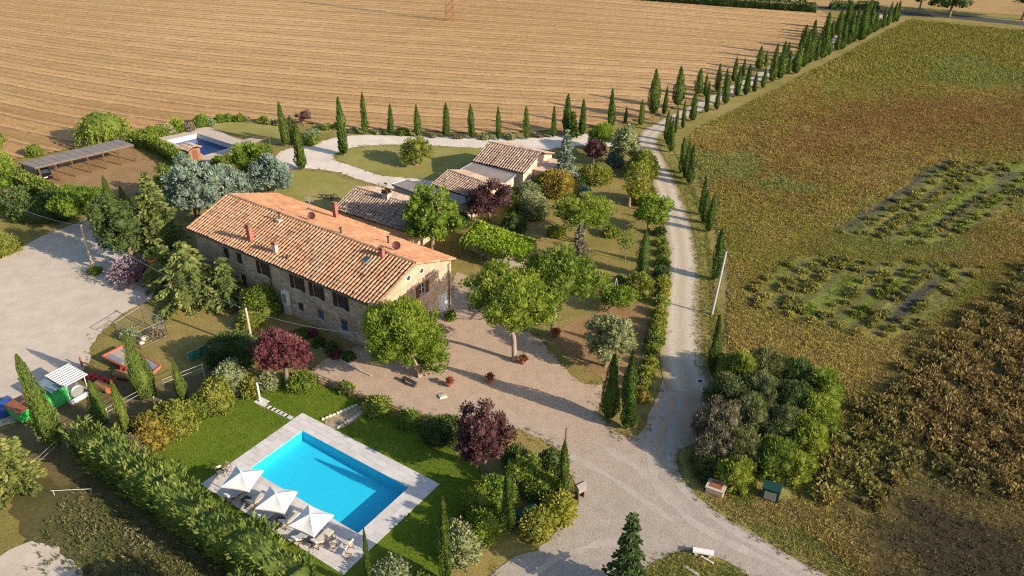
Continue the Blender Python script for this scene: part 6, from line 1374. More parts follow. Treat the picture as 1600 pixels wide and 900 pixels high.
# path from the gate to the pool with its edging stones
pth = sheet("gate_path", [(562, 634), (583, 634), (532, 670), (508, 658)], M['yard'], .017, jit=.02)
M['white_stone'] = plain("white_edging_stone", (.60, .52, .43), .9, 0, .2, 3)
for A_, B_ in ((G(559, 633), G(502, 657)), (G(571, 641), G(527, 670))):
    n = int(np.linalg.norm(B_ - A_) / .34)
    for k in range(n):
        p = A_ + (B_ - A_) * (k + .5) / n; mb = MB(); a_ = math.atan2(*(B_ - A_)[1::-1]); mb.box((p[0], p[1], .08), (.33 + .05 * rngb.normal(), .20 + .03 * rngb.normal(), .16 + .03 * rngb.normal()), rz=a_ + .15 * rngb.normal(), taper=.8); mb.build("stone", M['white_stone'], pth)
# rail fence with a little gate
fp = [G(497, 598), G(516, 606), G(537, 615), G(560, 627)]; fq = [G(584, 634), G(606, 644), G(628, 653), G(650, 662), G(672, 672), G(694, 681)]
def rail_fence(name, pts, label, h=1.0):
    o0 = pts[0]; r_ = empty(name, o0); tag(r_, label, "fence")
    for p in pts: mb = MB(); p = p - o0; mb.tube([(p[0], p[1], -.05), (p[0], p[1], h + .08)], .055, 6); mb.build("post", M['wood'], r_)
    for a_, b_ in zip(pts[:-1], pts[1:]):
        for z in (.35, .68, h): mb = MB(); mb.tube([a_ - o0 + [0, 0, z], b_ - o0 + [0, 0, z + .01]], .04, 5); mb.build("rail", M['wood'], r_)
    return r_
rail_fence("rail_fence", fp, "short wooden rail fence between the reddish plum and the gate"); rail_fence("rail_fence", fq, "long wooden rail fence from the gate to the purple brown plum")
ga, gb = G(563, 628), G(582, 633); gr = empty("garden_gate", ga); tag(gr, "low wooden garden gate at the head of the stone edged path", "gate"); d_ = gb - ga
for z in (.3, .85): mb = MB(); mb.tube([(0, 0, z), d_ + [0, 0, z]], .04, 5); mb.build("rail", M['wood'], gr)
for k in range(7): q = d_ * (k / 6); mb = MB(); mb.box((q[0], q[1], .52), (.09, .04, .95)); mb.build("board", M['wood'], gr)
# flower pots on the gravel
M['terracotta'] = plain("terracotta", (.28, .11, .065), .8); LEAF['flower'] = leaf_mat("red_flower", (.06, .08, .02), (.24, .05, .03), (.36, .10, .06), .2)
for i, (px, py, s, lb) in enumerate([(702, 603, 1.0, "terracotta pot of red flowers nearest the umbrella pine"), (765, 597, 1.05, "terracotta pot of red flowers in the middle of the gravel yard"), (817, 568, 1.0, "pot of red flowers at the foot of the gravel pine's trunk"), (869, 526, 1.15, "bed of red flowers at the second pine's foot")]):
    P = G(px, py); r_ = empty("flower_pot", P); tag(r_, lb, "flower pot", "pots of red flowers"); rg = np.random.default_rng(900 + i)
    mb = MB(); mb.lathe([(.24, 0), (.34, .34), (.38, .36), (.38, .42), (.30, .42)], (0, 0, 0), 12); mb.build("pot", M['terracotta'], r_)
    c, rad = dome_clumps(.46 * s, .32, 7, .5, rg, -.1, .5); V, F, T = clump_crown(c + [0, 0, .62], rad, .16, .6, rg, .4, 1, .6, .5, .7, .3); obj("flowers", mesh_np("flowers", V, F, tint=T), LEAF['flower'], r_)
P = G(692, 620); r_ = empty("stone_block", P); tag(r_, "flat pale stone block lying on the gravel below the flower pot", "stone"); mb = MB(); mb.box((0, 0, .08), (.75, .55, .18), rz=.4, taper=.9); mb.build("block", M['white_stone'], r_); mb = MB(); mb.box((.05, .02, .185), (.5, .35, .03), rz=.4); mb.build("cap", M['plaster'], r_)
P = G(640, 600); r_ = empty("garden_bench", P, math.radians(-38)); tag(r_, "dark garden bench under the umbrella pine's edge", "bench")
mb = MB(); mb.box((0, 0, .44), (1.7, .42, .05)); mb.build("seat", M['charcoal'], r_)
for x in (-.7, .7): mb = MB(); mb.box((x, 0, .21), (.07, .38, .42)); mb.build("leg", M['charcoal'], r_)
# ------------------------------------------------------------------ vine pergola, tables, swing
vp = [G(718, 375, 2.5), G(745, 342, 2.5), G(838, 375, 2.5), G(822, 404, 2.5)]
o0 = np.array([vp[0][0], vp[0][1], 0]); vr = empty("vine_pergola", o0); tag(vr, "pergola smothered in bright green vines beside the farmhouse garden", "pergola")
for u in (0, .33, .66, 1):
    for p in (vp[0] + (vp[3] - vp[0]) * u, vp[1] + (vp[2] - vp[1]) * u): mb = MB(); q = p - o0; mb.tube([(q[0], q[1], -.05), (q[0], q[1], 2.45)], .07, 6); mb.build("post", M['wood'], vr)
    mb = MB(); mb.tube([vp[0] + (vp[3] - vp[0]) * u - o0, vp[1] + (vp[2] - vp[1]) * u - o0], .06, 5); mb.build("beam", M['wood'], vr)
rg = np.random.default_rng(61); n = 9000; uu, vv = rg.random(n), rg.random(n)
pt = (vp[0] * (1 - uu[:, None]) + vp[3] * uu[:, None]) * (1 - vv[:, None]) + (vp[1] * (1 - uu[:, None]) + vp[2] * uu[:, None]) * vv[:, None] - o0
lump_ = fbm(pt[:, 0] * .8, pt[:, 1] * .8, 5, 3); edge = np.minimum(np.minimum(uu, 1 - uu) * 4, np.minimum(vv, 1 - vv) * 3)
pt[:, 2] += -.1 + .55 * lump_ * np.clip(edge * 2, .2, 1) - np.where(edge < .12, rg.random(n) * .9, rg.random(n) * .25)
V, F, T = leaf_quads(pt, nrm(np.c_[rg.normal(size=(n, 2)) * .7, np.full(n, .6)]), .26 * (.6 + .8 * rg.random(n)), .5, np.clip(.5 + .7 * (lump_ - .5) + .2 * rg.normal(size=n), 0, 1), rg)
obj("vine_leaves", mesh_np("vine_leaves", V, F, tint=T), LEAF['vine'], vr)
tag(sheet("dining_terrace", [(724, 384), (740, 375), (820, 404), (800, 420)], M['paving'], .012, jit=.05), kind='structure')
def table(px, py, sx, sy, h, top, lb, name="garden_table", leg='wood'):
    P = G(px, py, h); r_ = empty(name, (P[0], P[1], .015), AX); tag(r_, lb, "table")
    mb = MB(); mb.box((0, 0, h), (sx, sy, .06)); mb.build("table_top", M[top], r_)
    for x in (-.42, .42):
        for y in (-.4, .4): l = MB(); l.box((x * sx, y * sy, h / 2), (.07, .07, h - .04)); l.build("leg", M[leg], r_)
table(749, 382, 2.4, 1.0, .76, 'oldwood', "long weathered wooden table on the terrace beside the vines")
table(775, 397, 1.1, 1.1, .76, 'metal', "silvery covered table under the vine edge, beside the wooden one"); table(793, 398, 1.2, 1.1, .76, 'metal', "silvery covered table half hidden by the big pine")
sw = [G(927, 452), G(961, 462)]; o0 = sw[0]; r_ = empty("swing_frame", o0); tag(r_, "wooden swing frame on the dry garden grass", "swing"); d_ = sw[1] - sw[0]; nn_ = nrm(np.array([-d_[1], d_[0], 0]))
mb = MB(); mb.tube([(0, 0, 2.2), d_ + [0, 0, 2.2]], .06, 6); mb.build("top_beam", M['wood'], r_)
for e_ in (np.zeros(3), d_):
    for s_ in (-.9, .9): mb = MB(); mb.tube([e_ + [0, 0, 2.25], e_ + nn_ * s_], .05, 6); mb.build("leg", M['oldwood'], r_)
for t in (.35, .65):
    mb = MB(); q = d_ * t
    for s_ in (-.2, .2): mb.tube([q + nrm(d_) * s_ + [0, 0, 2.2], q + nrm(d_) * s_ + [0, 0, .5]], .015, 4)
    mb.box((q[0], q[1], .48), (.5, .22, .04), rz=math.atan2(d_[1], d_[0])); mb.build("swing_seat", M['wood'], r_)
# plough on the back lawn
P = G(511, 311); r_ = empty("old_plough", P, AX + .4); tag(r_, "dark old plough standing on the back lawn behind the farmhouse", "plough")
mb = MB(); mb.tube([(-1.3, 0, .55), (0, 0, .6), (1.2, 0, .75)], [.06, .09, .06], 6); mb.build("beam", M['darkmetal'], r_)
for x in (-.9, -.2, .5):
    mb = MB(); mb.add([(x, 0, .55), (x + .15, 0, .55), (x + .45, .28, .02), (x - .1, .1, .02), (x + .05, -.12, .1)], [[0, 1, 2, 3], [0, 3, 4], [1, 4, 2], [0, 4, 1], [3, 2, 4]]); mb.build("share", M['darkmetal'], r_)
for y in (-.45, .45): mb = MB(); mb.tube([(1.05 + .36 * math.cos(t), y, .36 + .36 * math.sin(t)) for t in np.linspace(0, 6.283, 13)], .04, 5, False); mb.tube([(1.05, y, .0), (1.05, y, .72)], .02, 4); mb.tube([(.69, y, .36), (1.41, y, .36)], .02, 4); mb.build("wheel", M['darkmetal'], r_)
# ------------------------------------------------------------------ vehicles and machines
M['carpaint'] = plain("dark_car_paint", (.022, .018, .03), .18, .3, .1, 1, .8); M['redpaint'] = plain("red_paint", (.45, .025, .02), .3, 0, .12, 2, .6); M['bluepaint'] = plain("blue_paint", (.02, .07, .30), .35, 0, .15, 2, .5)
M['greenpaint'] = plain("green_paint", (.035, .36, .075), .5, 0, .15, 2, .4); M['rust'] = plain("rusty_lid", (.26, .095, .045), .8, 0, .3, 3); M['rubber'] = plain("tyre_rubber", (.025, .025, .025), .85); M['lamp'] = plain("lamp_glass", (.6, .58, .55), .2); M['orange'] = plain("orange_frame", (.46, .10, .04), .6, 0, .25, 3); M['tan'] = plain("tan_roller", (.30, .165, .06), .7, 0, .25, 3); M['crimson'] = plain("crimson_frame", (.36, .025, .035), .6, 0, .2, 3); M['corrugated'] = plain("blue_grey_sheet", (.20, .27, .31), .5, .3, .2, 2); M['netting'] = plain("green_netting", (.03, .20, .13), .8, 0, .2, 6)
def make_car(name, px, py, rz, paint, lb):
    P = G(px, py, .5); r_ = empty(name, (P[0], P[1], .015), rz); tag(r_, lb, "car")
    prof = [(-2.1, .35), (-2.12, .75), (-1.95, .92), (-1.55, .98), (-.95, 1.44), (.55, 1.46), (1.25, 1.0), (1.95, .86), (2.1, .62), (2.1, .35)]
    mb = MB(); ws = [.84] * 3 + [.80, .62, .62, .80, .82, .82, .84]; n = len(prof)
    V = [(x, -w, z) for (x, z), w in zip(prof, ws)] + [(x, w, z) for (x, z), w in zip(prof, ws)]
    mb.add(V, [list(range(n)), [n + i for i in range(n)][::-1]] + [[i, n + i, n + (i + 1) % n, (i + 1) % n] for i in range(n)]); mb.build("body", M[paint], r_)
    g_ = MB()
    g_.quad((-1.50, -.74, 1.03), (-1.50, .74, 1.03), (-1.02, .58, 1.41), (-1.02, -.58, 1.41)); g_.quad((1.21, -.74, 1.06), (.62, -.58, 1.45), (.62, .58, 1.45), (1.21, .74, 1.06)); g_.build("windscreen", M['glass'], r_)
    for s_ in (-1, 1): g_ = MB(); g_.quad((-1.3, s_ * .815, 1.02), (1.0, s_ * .815, 1.04), (.5, s_ * .645, 1.41), (-.9, s_ * .645, 1.39)); g_.build("side_window", M['glass'], r_)
    for x in (-1.3, 1.3):
        for s_ in (-1, 1):
            w_ = MB(); w_.tube([(x, s_ * .72, .32), (x, s_ * .88, .32)], .32, 14); o = w_.build("wheel", M['rubber'], r_); w_ = MB(); w_.tube([(x, s_ * .85, .32), (x, s_ * .895, .32)], .2, 10); w_.build("rim", M['metal'], o)
    for s_ in (-1, 1): l = MB(); l.box((-2.11, s_ * .62, .78), (.06, .34, .13)); l.build("tail_light", M['redpaint'], r_); l = MB(); l.box((2.07, s_ * .6, .7), (.08, .36, .14)); l.build("headlight", M['lamp'], r_)
    l = MB(); l.box((-2.125, 0, .62), (.02, .5, .12)); l.build("number_plate", M['white'], r_)
make_car("parked_car", 70, 271, math.radians(122), 'carpaint', "dark car parked under the carport's low end")
make_car("parked_car", 224, 424, math.radians(60), 'redpaint', "red car half hidden by the mauve bush and the cedars")
# fuel tank under a striped canopy
P = G(114, 617); r_ = empty("fuel_tank", P, math.radians(-33)); tag(r_, "white fuel tank in a tray under a striped sheet canopy", "tank")
t = MB()
for a in [((0, 0, .06), (2.7, 1.9, .1)), ((0, -.93, .28), (2.7, .06, .45)), ((0, .93, .28), (2.7, .06, .45)), ((-1.33, 0, .28), (.06, 1.8, .45)), ((1.33, 0, .28), (.06, 1.8, .45))]: t.box(*a)
t.build("tray", M['white'], r_); mb = MB(); mb.tube([(-1.15, 0, .85), (-1.08, 0, .85), (1.08, 0, .85), (1.15, 0, .85)], [.5, .62, .62, .5], 18); mb.build("tank", M['metal'], r_, smooth=False)
mb = MB(); mb.lathe([(.16, 0), (.16, .12), (.05, .16)], (.3, 0, 1.44), 10); mb.build("tank_cap", M['darkmetal'], r_)
for x in (-1.25, 1.25):
    for y in (-.88, .88): mb = MB(); mb.tube([(x, y, .3), (x, y, 2.2)], .035, 6); mb.build("post", M['white'], r_)
for k in range(9): mb = MB(); x = -1.44 + k * .36; mb.box((x, 0, 2.26), (.17, 2.3, .05)); mb.build("roof_rib", M['white'], r_)
mb = MB(); mb.box((0, 0, 2.21), (3.05, 2.3, .03)); mb.build("canopy", M['corrugated'], r_)
# green tank with a sheet roof
P = G(90, 628); r_ = empty("green_tank", P, math.radians(-33)); tag(r_, "bright green rounded tank with a blue grey sheet roof", "tank")
mb = MB(); pr = [(-.95, .1), (-1.0, .55), (-.85, 1.2), (-.45, 1.45), (.45, 1.45), (.85, 1.2), (1.0, .55), (.95, .1)]; n = 8
mb.add([(x, -1.1, z) for x, z in pr] + [(x, 1.1, z) for x, z in pr], [list(range(n)), [n + i for i in range(n)][::-1]] + [[i, n + i, n + (i + 1) % n, (i + 1) % n] for i in range(n)]); mb.build("body", M['greenpaint'], r_)
mb = MB(); mb.box((0, -1.2, .3), (2.2, .3, .5)); mb.build("pump_box", M['greenpaint'], r_)
for k in range(6): mb = MB(); mb.box((-1.05 + k * .42, .5, 2.06), (.40, 2.5, .04 + .03 * (k % 2))); mb.build("roof_sheet", M['corrugated'], r_)
for x in (-1.1, 1.1):
    for y in (-.6, 1.6): mb = MB(); mb.tube([(x, y, 0), (x, y, 2.04)], .04, 6); mb.build("post", M['metal'], r_)
P = G(40, 650); r_ = empty("green_skip", P, math.radians(-33)); tag(r_, "green steel bin with a rusty brown lid beside the tallest cypress", "bin")
mb = MB(); mb.box((0, 0, .75), (2.4, 1.9, 1.1)); mb.v[-1][:4, :2] *= .86; mb.build("bin_body", M['greenpaint'], r_)
for x in (-.62, .62): mb = MB(); mb.box((x, 0, 1.34), (1.2, 1.95, .06)); l = mb.build("lid", M['rust'], r_); mb = MB(); mb.box((x, .3, 1.42), (.8, .5, .1)); mb.build("debris", M['darkmetal'], l)
for x in (-.9, .9):
    for y in (-.6, .6): mb = MB(); mb.tube([(x, y - .05, .12), (x, y + .05, .12)], .12, 10); mb.build("wheel", M['rubber'], r_)
P = G(6, 645); r_ = empty("blue_water_tank", P); tag(r_, "round dark blue water tank at the left edge", "tank"); mb = MB(); mb.lathe([(.8, 0), (.95, .1), (.98, .8), (.85, 1.15), (.45, 1.35), (.1, 1.4)], (0, 0, 0), 18); mb.build("tank", M['bluepaint'], r_, True); mb = MB(); mb.lathe([(.25, 1.38), (.25, 1.46), (.1, 1.5)], (0, 0, 0), 12); mb.build("lid", M['darkmetal'], r_)
# field roller: two tan drums in a red frame
def roller(px0, py0, px1, py1, lb, wid=.36):
    A_, B_ = G(px0, py0, .45), G(px1, py1, .45); r_ = empty("field_roller", (A_[0], A_[1], 0)); tag(r_, lb, "farm roller", "field rollers in the machine yard"); d_ = B_ - A_; d_[2] = 0; nn_ = nrm(np.array([-d_[1], d_[0], 0]))
    mb = MB(); mb.tube([np.array([0, 0, .42]), d_ + [0, 0, .42]], .40, 16); mb.build("drum", M['tan'], r_)
    for e_ in (np.zeros(3), d_): mb = MB(); s_ = -1 if e_ is not d_ else 1; mb.tube([e_ + nrm(d_) * s_ * .01 + [0, 0, .42], e_ + nrm(d_) * s_ * .1 + [0, 0, .42]], .30, 12); mb.build("drum_end", M['orange'], r_)
    mb = MB(); mb.tube([nn_ * .6 + [0, 0, .5], d_ + nn_ * .6 + [0, 0, .5]], .09, 6); mb.tube([nn_ * .6 + [0, 0, .5], [0, 0, .45]], .06, 5); mb.tube([d_ + nn_ * .6 + [0, 0, .5], d_ + [0, 0, .45]], .06, 5); mb.tube([d_ * .5 + nn_ * .6 + [0, 0, .5], d_ * .5 + nn_ * 1.5 + [0, 0, .6]], .07, 5); mb.build("frame", M['crimson'], r_)
    for t in (.2, .5, .8): mb = MB(); q = d_ * t + nn_ * .6; mb.box((q[0], q[1], .68), (.35, .3, .3), rz=.4); mb.build("frame_block", M['crimson'], r_)
roller(180, 583, 205, 588, "tan drummed roller with crimson frame nearer the flatbed trailer"); roller(152, 599, 171, 608, "tan drummed roller with crimson frame beside the squat cypress")
A_, B_ = G(137, 583, .5), G(166, 598, .5); r_ = empty("tow_bar", (A_[0], A_[1], 0)); tag(r_, "long crimson tow frame lying between the rollers", "tow bar"); d_ = B_ - A_; d_[2] = 0; mb = MB(); mb.tube([(0, 0, .5), d_ + [0, 0, .5]], .11, 6); mb.build("beam", M['crimson'], r_)
for t in (.2, .45, .7, .95): mb = MB(); q = d_ * t; mb.box((q[0], q[1], .45), (.16, .8, .3), rz=math.atan2(d_[1], d_[0])); mb.build("bracket", M['crimson'], r_)
P = G(129, 573); r_ = empty("rusty_post", P); tag(r_, "short rusty machine post at the gravel's edge by the rollers", "post"); mb = MB(); mb.tube([(0, 0, 0), (0, 0, 1.1)], .09, 6); mb.build("upright", M['rust'], r_); mb = MB(); mb.tube([(-.1, 0, .6), (1.5, -.4, .35)], .07, 6); mb.build("arm", M['rust'], r_)
# flatbed trailer
tb = [G(160, 557, .75), G(194, 540, .75), G(251, 572, .75), G(230, 590, .75)]; o0 = np.array([tb[0][0], tb[0][1], 0]); r_ = empty("flatbed_trailer", o0); tag(r_, "flatbed trailer with an orange rim and grey sheets lying on its bed", "trailer")
mb = MB(); mb.slab([p - o0 - [0, 0, .02] for p in tb], .14); mb.build("bed", M['oldwood'], r_)
for i in range(4): mb = MB(); mb.tube([tb[i] - o0 + [0, 0, .04], tb[(i + 1) % 4] - o0 + [0, 0, .04]], .10, 6); mb.build("rim_rail", M['orange'], r_)
def on_bed(u, v): return (tb[0] * (1 - u) + tb[3] * u) * (1 - v) + (tb[1] * (1 - u) + tb[2] * u) * v - o0
for (u0, u1, v0, v1) in [(.05, .4, .06, .3), (.1, .35, .7, .95), (.62, .95, .62, .95), (.65, .9, .08, .3)]:
    mb = MB(); mb.slab([on_bed(u0, v0) + [0, 0, .05], on_bed(u1, v0) + [0, 0, .05], on_bed(u1, v1) + [0, 0, .07], on_bed(u0, v1) + [0, 0, .07]], .06); mb.build("steel_sheet", M['metal'], r_)
for u in (.35, .65):
    for v in (.05, .95): q = on_bed(u, v); mb = MB(); dd = nrm(tb[1] - tb[0]); mb.tube([np.array([q[0], q[1], .33]) - dd * .1, np.array([q[0], q[1], .33]) + dd * .1], .33, 12); mb.build("wheel", M['rubber'], r_)
# wire cage
cg = [G(185, 530), G(226, 503), G(262.5, 525), G(220, 545)]; o0 = cg[0]; r_ = empty("wire_cage", o0); tag(r_, "wire mesh cage of steel panels on the grass beside the parking", "cage")
for i in range(4):
    a_, b_ = cg[i] - o0, cg[(i + 1) % 4] - o0; mb = MB(); h = 1.95
    for e_ in (a_, b_): mb.tube([e_ + [0, 0, 0], e_ + [0, 0, h]], .03, 5)
    for z in (.1, h): mb.tube([a_ + [0, 0, z], b_ + [0, 0, z]], .03, 5)
    L = np.linalg.norm(b_ - a_); k = int(L / .3)
    for q in range(1, k): p = a_ + (b_ - a_) * q / k; mb.tube([p + [0, 0, .1], p + [0, 0, h]], .006, 3, False)
    for z in np.arange(.35, h, .3): mb.tube([a_ + [0, 0, z], b_ + [0, 0, z]], .006, 3, False)
    mb.build("mesh_panel", M['metal'], r_)
for px, py, s, lb in [(226, 530, .5, "larger white stone inside the wire cage"), (221, 537, .35, "smaller white stone inside the wire cage"), (236, 527, .3, "white stone at the cage's far side")]:
    P = G(px, py); q = empty("white_rock", P); tag(q, lb, "stone", "white stones in the cage"); V0, F0 = ico(); rr = np.random.default_rng(int(px)); obj("rock", mesh_np("rock", V0 * (1 + .35 * (rr.random(len(V0)) - .5))[:, None] * np.array([s, s * .7, s * .5]) + [0, 0, s * .3], F0), M['white_stone'], q)
S("cage_weed", 205, 522, 24, 'olive', "tall weeds inside the wire cage's parking end", .7, None, k=7, cover=.35, core=.4, cat='weeds'); S("cage_weed", 243, 521, 24, 'dry', "dry weeds inside the wire cage's far end", .6, None, k=7, cover=.35, core=.4, cat='weeds')
# green netting screen
a_, b_ = G(296, 567), G(328, 553); r_ = empty("netting_screen", a_); tag(r_, "green netting screen on a wooden rail beside the dark bush", "screen"); d_ = b_ - a_
mb = MB(); mb.tube([(0, 0, 1.15), d_ + [0, 0, 1.25]], .035, 5); mb.build("rail", M['oldwood'], r_)
for t in (0, .5, 1): mb = MB(); mb.tube([d_ * t, d_ * t + [0, 0, 1.2]], .035, 5); mb.build("post", M['oldwood'], r_)
mb = MB(); k = 10
V = [d_ * (q / k) + np.array([.12 * math.sin(q * 1.7), .12 * math.cos(q * 2.1), 0]) * (z == 0) + [0, 0, .03 + z * 1.12] for z in (0, 1) for q in range(k + 1)]; mb.add(V, [[q, q + 1, k + 2 + q, k + 1 + q] for q in range(k)]); mb.build("net", M['netting'], r_)
# ------------------------------------------------------------------ poles, wires, pylon
M['palepole'] = plain("pale_wood_pole", (.50, .40, .29), .85, 0, .15, 4); M['greypole'] = plain("concrete_pole", (.44, .41, .38), .8, 0, .1, 3)
def pole(px, py, ty, r, mat, lb, arms=True, name="utility_pole", lean=0):
    P = G(px, py); h = hgt(px, py, ty); r_ = empty(name, P); tag(r_, lb, "pole"); mb = MB(); mb.tube([(0, 0, -.1), (lean * .5, 0, h * .5), (lean, 0, h)], [r * 1.25, r * 1.1, r], 9); mb.build("shaft", M[mat], r_)
    mb = MB(); mb.lathe([(r * 1.15, 0), (r * 1.15, .06), (r * .3, .1)], (lean, 0, h), 8); mb.build("cap", M['darkmetal'], r_)
    if arms: mb = MB(); mb.tube([(lean - .25, 0, h - .25), (lean + .25, 0, h - .25)], .03, 5); mb.lathe([(.05, 0), (.06, .1), (.02, .14)], (.22 + lean, 0, h - .24), 7); mb.lathe([(.05, 0), (.06, .1), (.02, .14)], (-.22 + lean, 0, h - .24), 7); mb.build("insulator_bar", M['darkmetal'], r_)
    return np.array([P[0] + lean, P[1], h])
t1 = pole(146, 418, 346, .13, 'palepole', "wooden utility pole at the edge of the parking"); t2 = pole(396, 546, 478, .11, 'palepole', "wooden utility pole in front of the farmhouse wall"); t3 = pole(1112, 492, 390, .11, 'greypole', "tall pale grey pole beside the drive's verge", lean=.5); t4 = pole(880, 768, 670, .06, 'wood', "thin dark post rising from the roadside shrubbery", False, "thin_post")
mb = MB(); b_ = G(1117, 494); 
def wire(name, A_, B_, lb, sag=.6, r=.018, mat='metal', cat='wire'):
    A_, B_ = np.array(A_, float), np.array(B_, float); pts = [A_ + (B_ - A_) * t - np.array([0, 0, sag * 4 * t * (1 - t)]) for t in np.linspace(0, 1, 15)]; mb = MB(); mb.tube([p - A_ for p in pts], r, 4, False); o = mb.build(name, M[mat]); o.location = A_; tag(o, lb, cat)
wire("overhead_wire", t1 - [0, 0, .2], t2 - [0, 0, .2], "overhead wire from the parking pole to the farmhouse pole", .9)
wire("overhead_wire", t1 - [0, 0, .2], G(-30, 296, 6.5), "overhead wire from the parking pole off past the left edge", .8)
wire("overhead_wire", t2 - [0, 0, .2], G(560, 520, 5.2), "overhead wire from the farmhouse pole to the house wall", .5)
wire("pole_cable", t3 - [0, 0, .3], G(1131, 478), "thin stay cable hanging beside the pale grey pole", .05, .02)
wire("stay_wire", t1 - [0, 0, .8], G(210, 455), "stay wire from the parking pole down to the gravel", .0, .02)
# wire fence between the machine yard and the hedge
fpx = [(47, 757), (107, 700), (172, 660), (240, 622), (320, 590)]; pts = [G(*p) for p in fpx]; o0 = pts[0]; r_ = empty("wire_fence", o0); tag(r_, "two strand wire fence on white stakes along the machine yard", "fence")
for p in pts: mb = MB(); mb.tube([p - o0, p - o0 + [0, 0, 1.6]], .045, 5); mb.build("stake", M['white'], r_)
for z in (1.15, 1.55):
    for a_, b_ in zip(pts[:-1], pts[1:]): mb = MB(); mb.tube([a_ - o0 + [0, 0, z], b_ - o0 + [0, 0, z]], .022, 4, False); mb.build("strand", M['metal'], r_)
P = G(82, 774); r_ = empty("pipe_rail", P); tag(r_, "white pipe rail in the shade below the hedge corner", "rail"); d_ = G(146, 771) - P; mb = MB(); mb.tube([(0, 0, .5), d_ + [0, 0, .5]], .022, 6); mb.build("pipe", M['white'], r_)
for t in (.05, .95): mb = MB(); mb.tube([d_ * t, d_ * t + [0, 0, .5]], .02, 5); mb.build("leg", M['white'], r_)
# pylon in the stubble
P = G(703, 33); r_ = empty("lattice_pylon", P); tag(r_, "rusty lattice pylon standing in the stubble at the top edge", "pylon"); hh = 22.0
for sx in (-1, 1):
    for sy in (-1, 1): mb = MB(); mb.tube([(sx * 1.1, sy * 1.1, 0), (sx * .35, sy * .35, hh)], .07, 5); mb.build("leg", M['rust'], r_)
for k in range(12):
    z0, z1 = k * hh / 12, (k + 1) * hh / 12; w0, w1 = 1.1 - .75 * z0 / hh, 1.1 - .75 * z1 / hh; mb = MB()
    for (a_, b_) in [((-1, -1), (1, -1)), ((1, -1), (1, 1)), ((1, 1), (-1, 1)), ((-1, 1), (-1, -1))]:
        mb.tube([(a_[0] * w0, a_[1] * w0, z0), (b_[0] * w1, b_[1] * w1, z1)], .04, 4); mb.tube([(b_[0] * w0, b_[1] * w0, z0), (a_[0] * w1, a_[1] * w1, z1)], .04, 4)
    mb.build("brace", M['rust'], r_)
# ------------------------------------------------------------------ small things by the junction
P = G(1118, 768); r_ = empty("well_box", P, -.5); tag(r_, "low white well box with a brown lid on the junction verge", "box"); mb = MB(); mb.box((0, 0, .3), (1.35, 1.1, .62)); mb.build("walls", M['pinkplaster'], r_); mb = MB(); mb.box((0, 0, .65), (1.5, 1.25, .07)); l = mb.build("rim", M['plaster'], r_); mb = MB(); mb.box((0, 0, .70), (.95, .75, .04)); mb.build("lid", M['rust'], r_)
P = G(1203, 778); r_ = empty("green_cabinet", P, -.45); tag(r_, "dark green cabinet tucked against the overgrown plot", "cabinet"); M['darkgreen'] = plain("dark_green_paint", (.012, .05, .04), .4); mb = MB(); mb.box((0, 0, .6), (1.3, .9, 1.2)); mb.build("body", M['darkgreen'], r_); mb = MB(); mb.box((0, 0, 1.23), (1.4, 1.0, .06)); mb.build("top", M['darkgreen'], r_); mb = MB(); mb.box((0, -.46, .6), (.9, .02, .8)); mb.build("door", M['metal'], r_)
P = G(1098, 868); r_ = empty("stone_bench", P, -.22); tag(r_, "white stone bench on the verge across the junction", "bench"); mb = MB(); mb.box((0, 0, .42), (1.5, .42, .14)); mb.build("seat", M['white'], r_)
for x in (-.5, .5): mb = MB(); mb.box((x, 0, .18), (.2, .34, .36)); mb.build("leg", M['white_stone'], r_)
P = G(1105, 876); r_ = empty("white_plank", P, -.7); tag(r_, "thin white plank leaning in the grass before the stone bench", "plank"); mb = MB(); mb.box((0, 0, .1), (1.0, .12, .06)); mb.build("plank", M['white'], r_)
P = G(1080, 892); r_ = empty("wooden_board", P, -.75); tag(r_, "weathered board lying in the grass at the bottom edge", "board"); mb = MB(); mb.box((0, 0, .06), (1.2, .25, .05)); mb.build("plank", M['oldwood'], r_); mb = MB(); mb.box((.3, 0, .02), (.1, .3, .05)); mb.build("batten", M['wood'], r_)
for px, py, lb in [(1094, 596, "white framed drain cover farther up the shaded drive"), (1092, 656, "white framed drain cover near the overgrown plot's bulge")]:
    P = G(px, py); r_ = empty("drain_cover", P, .1); tag(r_, lb, "drain cover", "drain covers in the shaded drive"); mb = MB()
    for a in [((0, .3, .03), (.75, .12, .04)), ((0, -.3, .03), (.75, .12, .04)), ((.31, 0, .03), (.12, .48, .04)), ((-.31, 0, .03), (.12, .48, .04))]: mb.box(*a)
    mb.build("frame", M['white'], r_); mb = MB(); mb.box((0, 0, .025), (.5, .48, .02)); mb.build("grate", M['darkmetal'], r_)
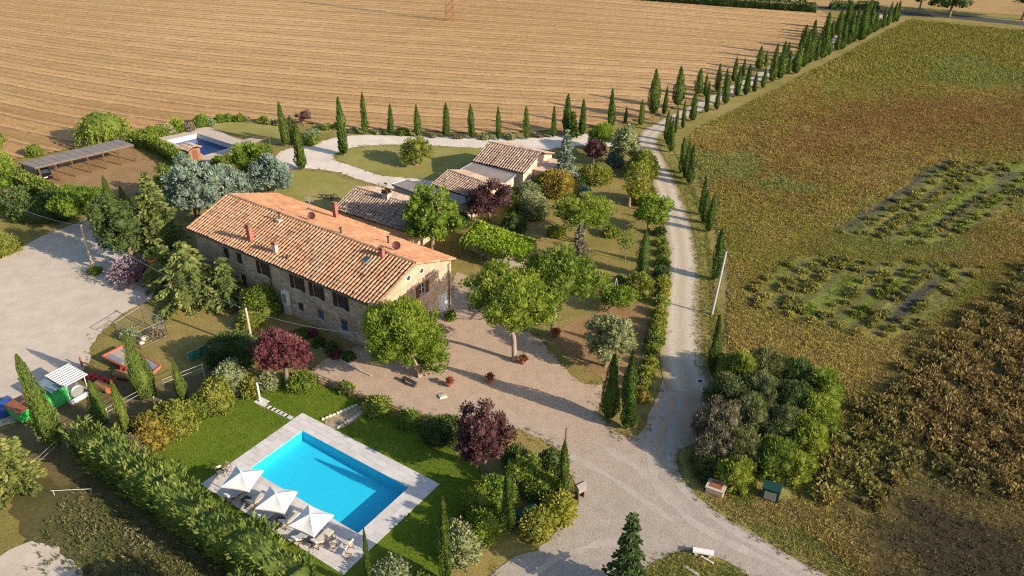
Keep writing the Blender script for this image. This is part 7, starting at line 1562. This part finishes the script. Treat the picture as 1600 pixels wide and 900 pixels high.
P = G(906, 777); r_ = empty("letter_box", P, .6); tag(r_, "grey hooded letter box on legs beside the roadside shrubbery", "letter box"); mb = MB(); mb.box((0, 0, 1.0), (.75, .55, .5)); mb.build("box", M['metal'], r_); mb = MB(); mb.add([(-.42, -.32, 1.26), (.42, -.32, 1.26), (.42, .32, 1.26), (-.42, .32, 1.26), (-.42, 0, 1.5), (.42, 0, 1.5)], [[0, 1, 5, 4], [3, 4, 5, 2], [0, 4, 3], [1, 2, 5], [0, 3, 2, 1]]); mb.build("hood", M['flatroof'], r_)
for x in (-.28, .28): mb = MB(); mb.box((x, 0, .38), (.08, .4, .76)); mb.build("leg", M['wood'], r_)
P = G(820, 808); r_ = empty("buried_tank", P, .5); tag(r_, "dark green tank half buried in the roadside shrubbery", "tank"); mb = MB(); mb.tube([(-1.2, 0, .35), (-1.0, 0, .35), (1.0, 0, .35), (1.2, 0, .35)], [.4, .6, .6, .4], 14); mb.build("shell", M['darkgreen'], r_); mb = MB(); mb.lathe([(.2, .9), (.2, 1.0), (.1, 1.05)], (0, 0, 0), 10); mb.build("hatch", M['darkmetal'], r_)
P = G(951, 484); r_ = empty("garden_toy", P, .5); tag(r_, "small white topped bird house on a post beside the low pine bush", "bird house"); mb = MB(); mb.tube([(0, 0, 0), (0, 0, 1.0)], .05, 5); mb.build("post", M['wood'], r_); mb = MB(); mb.box((0, 0, 1.15), (.4, .35, .35)); mb.build("box", M['white'], r_); mb = MB(); mb.box((0, 0, 1.37), (.55, .5, .08), taper=.6); mb.build("roof", M['rust'], r_)
# low wall cord of the flower border
bp = smooth_loop([G(440, 535), G(480, 538), G(515, 552), G(548, 573), G(580, 588)], step=1.0, jit=0, closed=False)
r_ = empty("border_kerb", (bp[0][0], bp[0][1], 0)); tag(r_, "low stone kerb around the flower border under the farmhouse wall", "kerb")
for a_, b_ in zip(bp[:-1], bp[1:]):
    c = (a_ + b_) / 2 - bp[0]; d_ = b_ - a_; mb = MB(); mb.box((c[0], c[1], .1), (np.linalg.norm(d_) - .02, .09, .14), rz=math.atan2(d_[1], d_[0])); mb.build("kerbstone", M['white_stone'], r_)
